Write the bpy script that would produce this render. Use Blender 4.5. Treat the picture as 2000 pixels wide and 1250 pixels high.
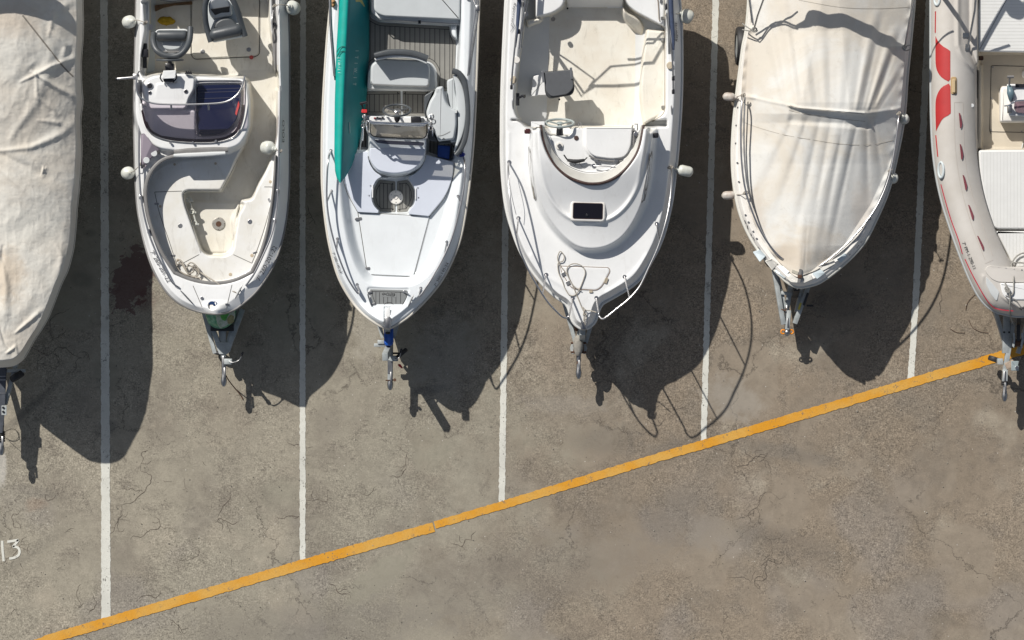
import bpy, bmesh, math, random
import numpy as np
from mathutils import Vector, Matrix
random.seed(7); RNG = np.random.RandomState(11)
rad = math.radians
C = bpy.context.scene.collection
for o in list(bpy.data.objects): bpy.data.objects.remove(o)

# ------------------------------------------------------------------ camera, sky, sun, exposure
HC = 34.0            # camera height (m)
S = 130.0            # photograph pixels per metre on the ground
cam_d = bpy.data.cameras.new('camera'); cam = bpy.data.objects.new('camera', cam_d); C.objects.link(cam)
cam.location = (0, 0, HC); cam.rotation_euler = (0, 0, 0)
cam_d.sensor_width = 36; cam_d.lens = 36 * S * HC / 2000.0
cam_d.clip_start = 0.5; cam_d.clip_end = 2000
sc = bpy.context.scene; sc.camera = cam
SUN_DIR = Vector((0.74, -0.94, -1.0)).normalized()      # the way the light travels
SUN_EL = math.asin(-SUN_DIR.z)
w = bpy.data.worlds.new('World'); sc.world = w; w.use_nodes = True
nt = w.node_tree; bg = nt.nodes['Background']
sky = nt.nodes.new('ShaderNodeTexSky'); sky.sky_type = 'NISHITA'; sky.sun_disc = False
sky.sun_elevation = SUN_EL
sky.sun_rotation = math.atan2(-SUN_DIR.x, -SUN_DIR.y)
sky.air_density = 1.0; sky.dust_density = 1.0
hs_ = nt.nodes.new('ShaderNodeHueSaturation'); hs_.inputs['Saturation'].default_value = 0.62
nt.links.new(sky.outputs[0], hs_.inputs['Color']); nt.links.new(hs_.outputs[0], bg.inputs[0]); bg.inputs[1].default_value = 0.07
sl = bpy.data.lights.new('sun', 'SUN'); sl.energy = 4.9; sl.angle = rad(0.5); sl.color = (1, 0.955, 0.89)
so = bpy.data.objects.new('sun', sl); C.objects.link(so)
so.rotation_euler = SUN_DIR.to_track_quat('-Z', 'Y').to_euler(); so.location = (-15, 20, 25)
sc.view_settings.view_transform = 'Standard'; sc.view_settings.look = 'None'
sc.view_settings.exposure = 0.0; sc.view_settings.gamma = 1

# ------------------------------------------------------------------ coordinates
def P(px, py, z=0.0):
    k = (HC - z) / HC / S
    return Vector(((px - 1000) * k, (625 - py) * k, z))
def PN(px, py, z):
    k = (HC - z) / HC / S
    return np.stack([(px - 1000) * k, (625 - py) * k, z + 0 * px], -1)
def cast(px, py, zs, h):
    """point h metres above the shadow it throws at pixel (px,py) on a surface of height zs"""
    v = P(px, py, zs); d = SUN_DIR / -SUN_DIR.z
    return v - d * h

# ------------------------------------------------------------------ materials
def mat(name, col, rough=0.5, metal=0.0, var=0.0, vscale=3.0, bump=0.0, bscale=40.0, coat=0.0, var_col=None, spec=0.5, vdet=5, grime=0.0):
    m = bpy.data.materials.new(name); m.use_nodes = True
    n = m.node_tree.nodes; l = m.node_tree.links; b = n['Principled BSDF']
    b.inputs['Base Color'].default_value = (*col, 1); b.inputs['Roughness'].default_value = rough
    b.inputs['Metallic'].default_value = metal; b.inputs['Coat Weight'].default_value = coat
    b.inputs['Specular IOR Level'].default_value = spec
    tc = n.new('ShaderNodeTexCoord')
    if var > 0:
        t = n.new('ShaderNodeTexNoise'); t.inputs['Scale'].default_value = vscale; t.inputs['Detail'].default_value = vdet
        t.inputs['Roughness'].default_value = 0.6
        l.new(tc.outputs['Object'], t.inputs['Vector'])
        r = n.new('ShaderNodeMapRange'); r.inputs[1].default_value = 0.35; r.inputs[2].default_value = 0.72
        l.new(t.outputs[0], r.inputs[0])
        mx = n.new('ShaderNodeMix'); mx.data_type = 'RGBA'
        c2 = var_col if var_col else tuple(c * (1 - var) for c in col)
        mx.inputs[6].default_value = (*col, 1); mx.inputs[7].default_value = (*c2, 1)
        l.new(r.outputs[0], mx.inputs[0]); l.new(mx.outputs[2], b.inputs['Base Color'])
    if grime > 0:
        src = b.inputs['Base Color'].links[0].from_socket if b.inputs['Base Color'].links else None
        mx = n.new('ShaderNodeMix'); mx.data_type = 'RGBA'; mx.inputs[6].default_value = (*col, 1)
        if src: l.new(src, mx.inputs[6])
        mp = n.new('ShaderNodeMapping'); mp.inputs[3].default_value = (9, 3.2, 6); l.new(tc.outputs['Object'], mp.inputs[0])
        t = n.new('ShaderNodeTexNoise'); t.inputs['Scale'].default_value = 1.0; t.inputs['Detail'].default_value = 8; t.inputs['Roughness'].default_value = .72; t.inputs['Distortion'].default_value = .8; l.new(mp.outputs[0], t.inputs['Vector'])
        r = n.new('ShaderNodeMapRange'); r.inputs[1].default_value = .54; r.inputs[2].default_value = .74; r.inputs[4].default_value = grime; l.new(t.outputs[0], r.inputs[0])
        v = n.new('ShaderNodeTexVoronoi'); v.inputs['Scale'].default_value = 11; l.new(tc.outputs['Object'], v.inputs['Vector'])
        r2 = n.new('ShaderNodeMapRange'); r2.inputs[1].default_value = .05; r2.inputs[2].default_value = .09; r2.inputs[3].default_value = grime * 1.1; r2.inputs[4].default_value = 0; l.new(v.outputs['Distance'], r2.inputs[0])
        sp = n.new('ShaderNodeSeparateColor'); l.new(v.outputs['Color'], sp.inputs[0]); th = n.new('ShaderNodeMath'); th.operation = 'GREATER_THAN'; th.inputs[1].default_value = .86; l.new(sp.outputs[0], th.inputs[0])
        ml = n.new('ShaderNodeMath'); ml.operation = 'MULTIPLY'; l.new(r2.outputs[0], ml.inputs[0]); l.new(th.outputs[0], ml.inputs[1])
        mm = n.new('ShaderNodeMath'); mm.operation = 'MAXIMUM'; l.new(r.outputs[0], mm.inputs[0]); l.new(ml.outputs[0], mm.inputs[1])
        mx.inputs[7].default_value = (.26, .225, .17, 1); l.new(mm.outputs[0], mx.inputs[0]); l.new(mx.outputs[2], b.inputs['Base Color'])
    if bump > 0:
        t = n.new('ShaderNodeTexNoise'); t.inputs['Scale'].default_value = bscale; t.inputs['Detail'].default_value = 4
        l.new(tc.outputs['Object'], t.inputs['Vector'])
        bp = n.new('ShaderNodeBump'); bp.inputs['Strength'].default_value = bump; bp.inputs['Distance'].default_value = 0.01
        l.new(t.outputs[0], bp.inputs['Height']); l.new(bp.outputs[0], b.inputs['Normal'])
    return m
def glassy(name, tint, alpha=0.5, rough=0.05):
    """tinted see-through sheet: transparent tint under a glossy fresnel coat"""
    m = bpy.data.materials.new(name); m.use_nodes = True
    n = m.node_tree.nodes; l = m.node_tree.links; n.clear()
    out = n.new('ShaderNodeOutputMaterial'); tr = n.new('ShaderNodeBsdfTransparent'); tr.inputs[0].default_value = (*tint, 1)
    df = n.new('ShaderNodeBsdfDiffuse'); df.inputs[0].default_value = (*[c * .6 for c in tint], 1)
    gl = n.new('ShaderNodeBsdfGlossy'); gl.inputs['Roughness'].default_value = rough
    fr = n.new('ShaderNodeFresnel'); fr.inputs[0].default_value = 1.45
    m1 = n.new('ShaderNodeMixShader'); m1.inputs[0].default_value = alpha
    m2 = n.new('ShaderNodeMixShader')
    l.new(tr.outputs[0], m1.inputs[1]); l.new(df.outputs[0], m1.inputs[2])
    l.new(fr.outputs[0], m2.inputs[0]); l.new(m1.outputs[0], m2.inputs[1]); l.new(gl.outputs[0], m2.inputs[2])
    l.new(m2.outputs[0], out.inputs[0]); return m

M_GEL = mat('gelcoat_white', (.765, .77, .765), .28, var=.10, vscale=1.6, coat=.25, bump=.03, bscale=25, grime=.14)
M_GELW = mat('gelcoat_warm', (.78, .755, .71), .35, var=.12, vscale=2.2, coat=.15, grime=.22)
M_HULL = mat('hull_gelcoat', (.66, .67, .66), .3, var=.15, vscale=1.2, coat=.3)
M_CREAM = mat('cream_nonskid_deck', (.72, .70, .63), .6, var=.18, vscale=2.5, bump=.25, bscale=140, var_col=(.64, .59, .50), grime=.38)
M_PASS = mat('worn_cream_deck', (.69, .67, .605), .55, var=.2, vscale=3, bump=.15, bscale=120, var_col=(.62, .58, .49), grime=.45)
M_STEEL = mat('stainless_steel', (.56, .55, .55), .30, 1.0)
M_STEELD = mat('dull_steel', (.42, .42, .42), .38, 1.0, var=.3, vscale=12)
M_GALV = mat('galvanised_steel', (.42, .45, .45), .55, .15, var=.35, vscale=9, bump=.1, bscale=60)
M_RUST = mat('rusty_steel', (.13, .065, .04), .85, .2, var=.5, vscale=20, bump=.4, bscale=90)
M_BLACK = mat('black_rubber', (.022, .022, .024), .6, var=.4, vscale=10)
M_BLACKG = mat('black_plastic', (.02, .02, .023), .25)
M_SEAM = mat('panel_gap', (.10, .095, .085), .9)
M_SEAML = mat('pale_panel_gap', (.30, .28, .25), .9)
M_GREYPAD = mat('grey_vinyl_padding', (.20, .195, .19), .5, var=.2, vscale=6, bump=.08, bscale=90)
M_GREYV = mat('slate_grey_vinyl', (.065, .073, .080), .42, var=.2, vscale=7, bump=.1, bscale=80)
M_WVIN = mat('pale_vinyl', (.58, .60, .60), .45, var=.08, vscale=5, bump=.08, bscale=60)
M_LVIN = mat('light_grey_vinyl', (.50, .53, .54), .5, var=.08, vscale=5, bump=.05, bscale=50)
M_ROPE = mat('weathered_rope', (.46, .42, .36), .9, var=.45, vscale=70, bump=.8, bscale=160)
M_ROPEG = mat('grey_rope', (.36, .35, .32), .9, var=.45, vscale=70, bump=.8, bscale=160)
M_FEND = mat('fender_vinyl', (.62, .64, .60), .38, var=.2, vscale=9, var_col=(.48, .47, .40))
M_FENDB = mat('brownish_fender', (.52, .50, .46), .55, var=.5, vscale=14, var_col=(.30, .22, .17))
M_SMOKE = mat('smoked_acrylic', (.012, .013, .03), .08, coat=.5)
M_TEXT = mat('black_lettering', (.03, .03, .035), .6)
M_CHROME = mat('chrome', (.75, .75, .76), .08, 1.0)

# ------------------------------------------------------------------ objects
def tag(o, label, cat, group=None, kind=None):
    if label: o['label'] = label
    if cat: o['category'] = cat
    if group: o['group'] = group
    if kind: o['kind'] = kind
    return o
def thing(name, label, cat, loc, group=None):
    o = bpy.data.objects.new(name, None); C.objects.link(o); o.location = loc; o.empty_display_size = .3
    return tag(o, label, cat, group)
def origin_of(p):
    while p.parent: p = p.parent
    return np.array(p.location)
def mesh(name, verts, faces, m, parent=None, smooth=True, angle=None, uv=None, mats=None, mi=None):
    V = np.array(verts, dtype=float).reshape(-1, 3)
    if parent is not None: org = origin_of(parent)
    else: org = np.array([V[:, 0].mean(), V[:, 1].mean(), V[:, 2].min()])
    me = bpy.data.meshes.new(name)
    if isinstance(faces, np.ndarray) and faces.shape[1] == 4:
        nf = len(faces); me.vertices.add(len(V)); me.vertices.foreach_set('co', (V - org).ravel())
        me.loops.add(nf * 4); me.loops.foreach_set('vertex_index', faces.ravel().astype(np.int32))
        me.polygons.add(nf); me.polygons.foreach_set('loop_start', np.arange(0, nf * 4, 4, dtype=np.int32))
        me.update(calc_edges=True)
    else:
        me.from_pydata([tuple(v) for v in (V - org)], [], [tuple(int(i) for i in f) for f in faces])
    for mm in (mats or [m]): me.materials.append(mm)
    me.update()
    if mi is not None: me.polygons.foreach_set('material_index', np.asarray(mi, dtype=np.int32))
    me.polygons.foreach_set('use_smooth', [bool(smooth)] * len(me.polygons))
    if smooth and angle: me.set_sharp_from_angle(angle=rad(angle))
    o = bpy.data.objects.new(name, me); C.objects.link(o)
    if parent is not None: o.parent = parent
    else: o.location = org
    return o
def top_mesh(o, label, cat, group=None): return tag(o, label, cat, group)

# curves in pixel space
def spl(pts, n=6, closed=False):
    p = [np.array(q, float) for q in pts]; N = len(p); out = []
    rng = range(N) if closed else range(N - 1)
    for i in rng:
        if closed: a, b, c, d = p[(i - 1) % N], p[i], p[(i + 1) % N], p[(i + 2) % N]
        else: a, b, c, d = p[max(i - 1, 0)], p[i], p[i + 1], p[min(i + 2, N - 1)]
        # centripetal-like damping
        for k in range(n):
            t = k / n
            out.append(0.5 * ((2 * b) + (c - a) * t + (2 * a - 5 * b + 4 * c - d) * t * t + (3 * b - a - 3 * c + d) * t ** 3))
    if not closed: out.append(p[-1])
    return np.array(out)
def rnd(pts, r=6, n=5, closed=True):
    p = [np.array(q[:2], float) for q in pts]; rr = [(q[2] if len(q) > 2 else r) for q in pts]; N = len(p); out = []
    for i in range(N):
        if not closed and i in (0, N - 1): out.append(p[i]); continue
        a, b, c = p[i - 1], p[i], p[(i + 1) % N]
        la, lc = np.linalg.norm(a - b), np.linalg.norm(c - b)
        d = min(rr[i], la * .48, lc * .48)
        if d < .3: out.append(b); continue
        s, e = b + (a - b) / la * d, b + (c - b) / lc * d
        for k in range(n + 1):
            t = k / n; out.append(s * (1 - t) ** 2 + b * 2 * t * (1 - t) + e * t * t)
    return np.array(out)
def rect(x0, y0, x1, y1, r=4, ang=0):
    p = rnd([(x0, y0), (x1, y0), (x1, y1), (x0, y1)], r)
    if ang:
        c = np.array([(x0 + x1) / 2, (y0 + y1) / 2]); a = rad(ang); R = np.array([[math.cos(a), -math.sin(a)], [math.sin(a), math.cos(a)]])
        p = (p - c) @ R.T + c
    return p
def circ(x, y, r, n=20, ry=None):
    t = np.linspace(0, 2 * math.pi, n, endpoint=False); return np.stack([x + r * np.cos(t), y + (ry or r) * np.sin(t)], -1)
def area(p):
    x, y = p[:, 0], p[:, 1]; return .5 * np.sum(x * np.roll(y, -1) - np.roll(x, -1) * y)
def inset(p, d):
    if area(p) < 0: p = p[::-1]
    a = p - np.roll(p, 1, 0); b = np.roll(p, -1, 0) - p
    na = np.stack([-a[:, 1], a[:, 0]], -1) / (np.linalg.norm(a, axis=1)[:, None] + 1e-9)
    nb = np.stack([-b[:, 1], b[:, 0]], -1) / (np.linalg.norm(b, axis=1)[:, None] + 1e-9)
    n = na + nb; n /= (np.linalg.norm(n, axis=1)[:, None] + 1e-9)
    return p + n * d
def px2(r): return r * S     # metres -> pixels at the ground
def zarr(z, p):
    if callable(z): return z(p[:, 0], p[:, 1])
    return np.full(len(p), float(z))

def loft(name, rings, m, parent=None, cap=(True, True), smooth=True, angle=35, closed=True):
    """rings: list of (N,3) world arrays"""
    N = len(rings[0]); V = np.concatenate(rings); F = []
    for r in range(len(rings) - 1):
        for i in range(N if closed else N - 1):
            j = (i + 1) % N; F.append((r * N + i, r * N + j, (r + 1) * N + j, (r + 1) * N + i))
    if cap[0]: F.append(tuple(range(N))[::-1])
    if cap[1]: F.append(tuple((len(rings) - 1) * N + i for i in range(N)))
    o = mesh(name, V, F, m, parent, smooth, angle)
    bm = bmesh.new(); bm.from_mesh(o.data); bmesh.ops.recalc_face_normals(bm, faces=bm.faces); bm.to_mesh(o.data); bm.free()
    if smooth and angle: o.data.set_sharp_from_angle(angle=rad(angle))
    return o
def prism(name, p, z0, z1, m, parent=None, bev=1.5, bz=None, angle=50):
    """slab with a rounded top edge. p in pixels; z0,z1 metres (numbers or functions of px,py); bev in pixels"""
    p = np.array(p, float)
    if area(p) < 0: p = p[::-1]
    bz = bev / S if bz is None else bz
    rings = []
    q = p; za, zb = zarr(z0, q), zarr(z1, q)
    rings.append(PN(q[:, 0], q[:, 1], za))
    for t in (0, .3, .6, .85, 1.0):
        q = inset(p, bev * (1 - math.cos(t * math.pi / 2))); z = zarr(z1, q) - bz * (1 - math.sin(t * math.pi / 2))
        rings.append(PN(q[:, 0], q[:, 1], z))
    q = inset(p, bev * 1.15); rings.append(PN(q[:, 0], q[:, 1], zarr(z1, q)))
    return loft(name, rings, m, parent, (True, True), True, angle)
def sheet(name, p, z, m, parent=None, dz=.003):
    """flat (or draped) marking following a surface"""
    p = np.array(p, float)
    if area(p) < 0: p = p[::-1]
    v = PN(p[:, 0], p[:, 1], zarr(z, p) + dz)
    return mesh(name, v, [tuple(range(len(p)))[::-1]], m, parent, smooth=False)
def strips(name, lines, wpx, z, m, parent=None, dz=.0025, thick=0):
    """flat ribbons along polylines in pixel space, all in one mesh"""
    V = []; F = []
    for ln in lines:
        ln = np.array(ln, float); W = wpx if np.isscalar(wpx) else np.array(wpx)[:, None]
        # densify
        if callable(z):
            q = [ln[0]]
            for a, b in zip(ln[:-1], ln[1:]):
                k = max(1, int(np.linalg.norm(b - a) / 6))
                for i in range(1, k + 1): q.append(a + (b - a) * i / k)
            ln = np.array(q)
        t = np.gradient(ln, axis=0); t /= (np.linalg.norm(t, axis=1)[:, None] + 1e-9)
        n = np.stack([-t[:, 1], t[:, 0]], -1)
        a, b = ln + n * W / 2, ln - n * W / 2
        zz = zarr(z, ln) + dz
        base = len(V)
        va, vb = PN(a[:, 0], a[:, 1], zz), PN(b[:, 0], b[:, 1], zz)
        for i in range(len(ln)): V += [va[i], vb[i]]
        for i in range(len(ln) - 1): F.append((base + 2 * i, base + 2 * i + 1, base + 2 * i + 3, base + 2 * i + 2))
    o = mesh(name, V, F, m, parent, smooth=False)
    bm = bmesh.new(); bm.from_mesh(o.data)
    for f in bm.faces:
        if f.normal.z < 0: f.normal_flip()
    bm.to_mesh(o.data); bm.free()
    return o
def sweep(pts, r, seg=8, closed=False, caps=True):
    p = np.array([tuple(q) for q in pts], float); n = len(p)
    R = np.full(n, r) if np.isscalar(r) else np.interp(np.linspace(0, 1, n), np.linspace(0, 1, len(r)), np.array(r, float))
    t = np.gradient(p, axis=0) if not closed else (np.roll(p, -1, 0) - np.roll(p, 1, 0))
    t /= (np.linalg.norm(t, axis=1)[:, None] + 1e-12)
    up = np.array([0, 0, 1.0]) if abs(t[0][2]) < .9 else np.array([1.0, 0, 0])
    u = np.cross(t[0], up); u /= np.linalg.norm(u)
    V = []; F = []
    for i in range(n):
        u = u - t[i] * np.dot(u, t[i]); nu = np.linalg.norm(u)
        u = u / nu if nu > 1e-6 else np.cross(t[i], [0, 1, 0]); v = np.cross(t[i], u)
        for k in range(seg):
            a = 2 * math.pi * k / seg; V.append(p[i] + R[i] * (math.cos(a) * u + math.sin(a) * v))
    for i in range(n if closed else n - 1):
        j = (i + 1) % n
        for k in range(seg):
            l = (k + 1) % seg; F.append((i * seg + k, i * seg + l, j * seg + l, j * seg + k))
    if caps and not closed: F.append(tuple(range(seg))[::-1]); F.append(tuple((n - 1) * seg + k for k in range(seg)))
    return V, F
def tube(name, pts, r, m, parent=None, n=0, seg=8, closed=False, world=False):
    """pts (px,py,z) unless world"""
    q = spl(pts, n, closed) if n else np.array([tuple(a) for a in pts], float)
    if not world: q = np.array([tuple(P(*a)) for a in q])
    V, F = sweep(q, r, seg, closed); return mesh(name, V, F, m, parent, True, 60)
def join_mesh(name, parts, m, parent=None, smooth=True, angle=50):
    V = []; F = []
    for v, f in parts:
        b = len(V); V += list(v); F += [tuple(i + b for i in g) for g in f]
    return mesh(name, V, F, m, parent, smooth, angle)
def boxg(c, sx, sy, sz, rz=0, rx=0, ry=0):
    """box geometry centred at world c"""
    M = Matrix.Translation(Vector(c)) @ Matrix.Rotation(rz, 4, 'Z') @ Matrix.Rotation(rx, 4, 'X') @ Matrix.Rotation(ry, 4, 'Y')
    v = [M @ Vector((x * sx / 2, y * sy / 2, z * sz / 2)) for x in (-1, 1) for y in (-1, 1) for z in (-1, 1)]
    f = [(0, 1, 3, 2), (4, 6, 7, 5), (0, 4, 5, 1), (2, 3, 7, 6), (0, 2, 6, 4), (1, 5, 7, 3)]
    return [tuple(a) for a in v], f
def beamg(a, b, w, h, up=(0, 0, 1)):
    a, b = Vector(a), Vector(b); d = (b - a).normalized(); s = d.cross(Vector(up)).normalized(); u = s.cross(d)
    v = [tuple(q + s * (i * w / 2) + u * (j * h / 2)) for q in (a, b) for i in (-1, 1) for j in (-1, 1)]
    f = [(0, 1, 3, 2), (4, 6, 7, 5), (0, 4, 5, 1), (2, 3, 7, 6), (0, 2, 6, 4), (1, 5, 7, 3)]
    return v, f
def bevelled(name, geo, m, parent=None, b=.006, seg=2):
    v, f = geo; o = mesh(name, v, f, m, parent, True, None)
    bm = bmesh.new(); bm.from_mesh(o.data); bmesh.ops.recalc_face_normals(bm, faces=bm.faces)
    bmesh.ops.bevel(bm, geom=bm.edges[:], offset=b, segments=seg, affect='EDGES', profile=.5)
    bm.to_mesh(o.data); bm.free(); o.data.polygons.foreach_set('use_smooth', [True] * len(o.data.polygons)); o.data.set_sharp_from_angle(angle=rad(40))
    return o
def lathe(name, prof, origin, axis, m, parent=None, seg=20):
    """prof list of (along,r); axis world direction"""
    ax = Vector(axis).normalized(); u = ax.orthogonal().normalized(); v = ax.cross(u); V = []; F = []
    for a, r in prof:
        for k in range(seg):
            t = 2 * math.pi * k / seg; V.append(tuple(Vector(origin) + ax * a + (u * math.cos(t) + v * math.sin(t)) * r))
    n = len(prof)
    for i in range(n - 1):
        for k in range(seg):
            l = (k + 1) % seg; F.append((i * seg + k, i * seg + l, (i + 1) * seg + l, (i + 1) * seg + k))
    F.append(tuple(range(seg))[::-1]); F.append(tuple((n - 1) * seg + k for k in range(seg)))
    return mesh(name, V, F, m, parent, True, 50)
def disc(name, px, py, z, r, m, parent=None, h=.006, seg=18):
    """small raised round fitting, r in pixels"""
    return prism(name, circ(px, py, r, seg), (z(np.array([px]), np.array([py]))[0] if callable(z) else z) - .01,
                 (z(np.array([px]), np.array([py]))[0] if callable(z) else z) + h, m, parent, bev=min(.8, r * .3), bz=.003)
def text(name, s, px, py, size, ang, z, m, parent=None, sx=1.0, dz=.004, shear=0.0, mirror=False):
    """lettering; px,py start of baseline, size cap height in pixels, ang in degrees (image, clockwise)"""
    cu = bpy.data.curves.new(name, 'FONT'); cu.body = s; cu.size = 1.0; cu.shear = shear; cu.resolution_u = 3
    to = bpy.data.objects.new(name, cu); C.objects.link(to)
    dg = bpy.context.evaluated_depsgraph_get(); me = bpy.data.meshes.new_from_object(to.evaluated_get(dg))
    bpy.data.objects.remove(to)
    V = np.array([tuple(v.co) for v in me.vertices]); F = [tuple(p.vertices) for p in me.polygons]
    if len(V) == 0: return None
    k = size / .70; x = V[:, 0] * k * sx; y = V[:, 1] * k * (-1 if mirror else 1)
    a = rad(ang); X = px + x * math.cos(a) + y * math.sin(a); Y = py + x * math.sin(a) - y * math.cos(a)
    zz = zarr(z, np.stack([X, Y], -1)) + dz
    o = mesh(name, PN(X, Y, zz), F, m, parent, smooth=False)
    bm = bmesh.new(); bm.from_mesh(o.data)
    for f in bm.faces:
        if f.normal.z < 0: f.normal_flip()
    bm.to_mesh(o.data); bm.free(); return o

# smooth value noise on arrays
_lat = RNG.rand(64, 64)
def vnoise(x, y):
    xi, yi = np.floor(x).astype(int), np.floor(y).astype(int); fx, fy = x - xi, y - yi
    fx = fx * fx * (3 - 2 * fx); fy = fy * fy * (3 - 2 * fy)
    g = lambda i, j: _lat[i % 64, j % 64]
    return (g(xi, yi) * (1 - fx) + g(xi + 1, yi) * fx) * (1 - fy) + (g(xi, yi + 1) * (1 - fx) + g(xi + 1, yi + 1) * fx) * fy
def fbm(x, y, o=4):
    s = 0; a = 1; t = 0
    for i in range(o): s = s + a * vnoise(x * 2 ** i + 17 * i, y * 2 ** i + 5 * i); t += a; a *= .5
    return s / t
def sstep(t): t = np.clip(t, 0, 1); return t * t * (3 - 2 * t)
def seg_dist(X, Y, p, closed=True):
    p = np.array(p, float); D = np.full(X.shape, 1e18); inside = np.zeros(X.shape, bool); n = len(p)
    for i in range(n if closed else n - 1):
        a = p[i]; b = p[(i + 1) % n]; e = b - a; L = e @ e
        if L < 1e-9: continue
        wx, wy = X - a[0], Y - a[1]; t = np.clip((wx * e[0] + wy * e[1]) / L, 0, 1)
        D = np.minimum(D, (wx - t * e[0]) ** 2 + (wy - t * e[1]) ** 2)
        if closed:
            c = ((a[1] > Y) != (b[1] > Y))
            if e[1] != 0: inside ^= c & (X < a[0] + (Y - a[1]) * e[0] / e[1])
    D = np.sqrt(D)
    return np.where(inside, -D, D) if closed else D

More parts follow.
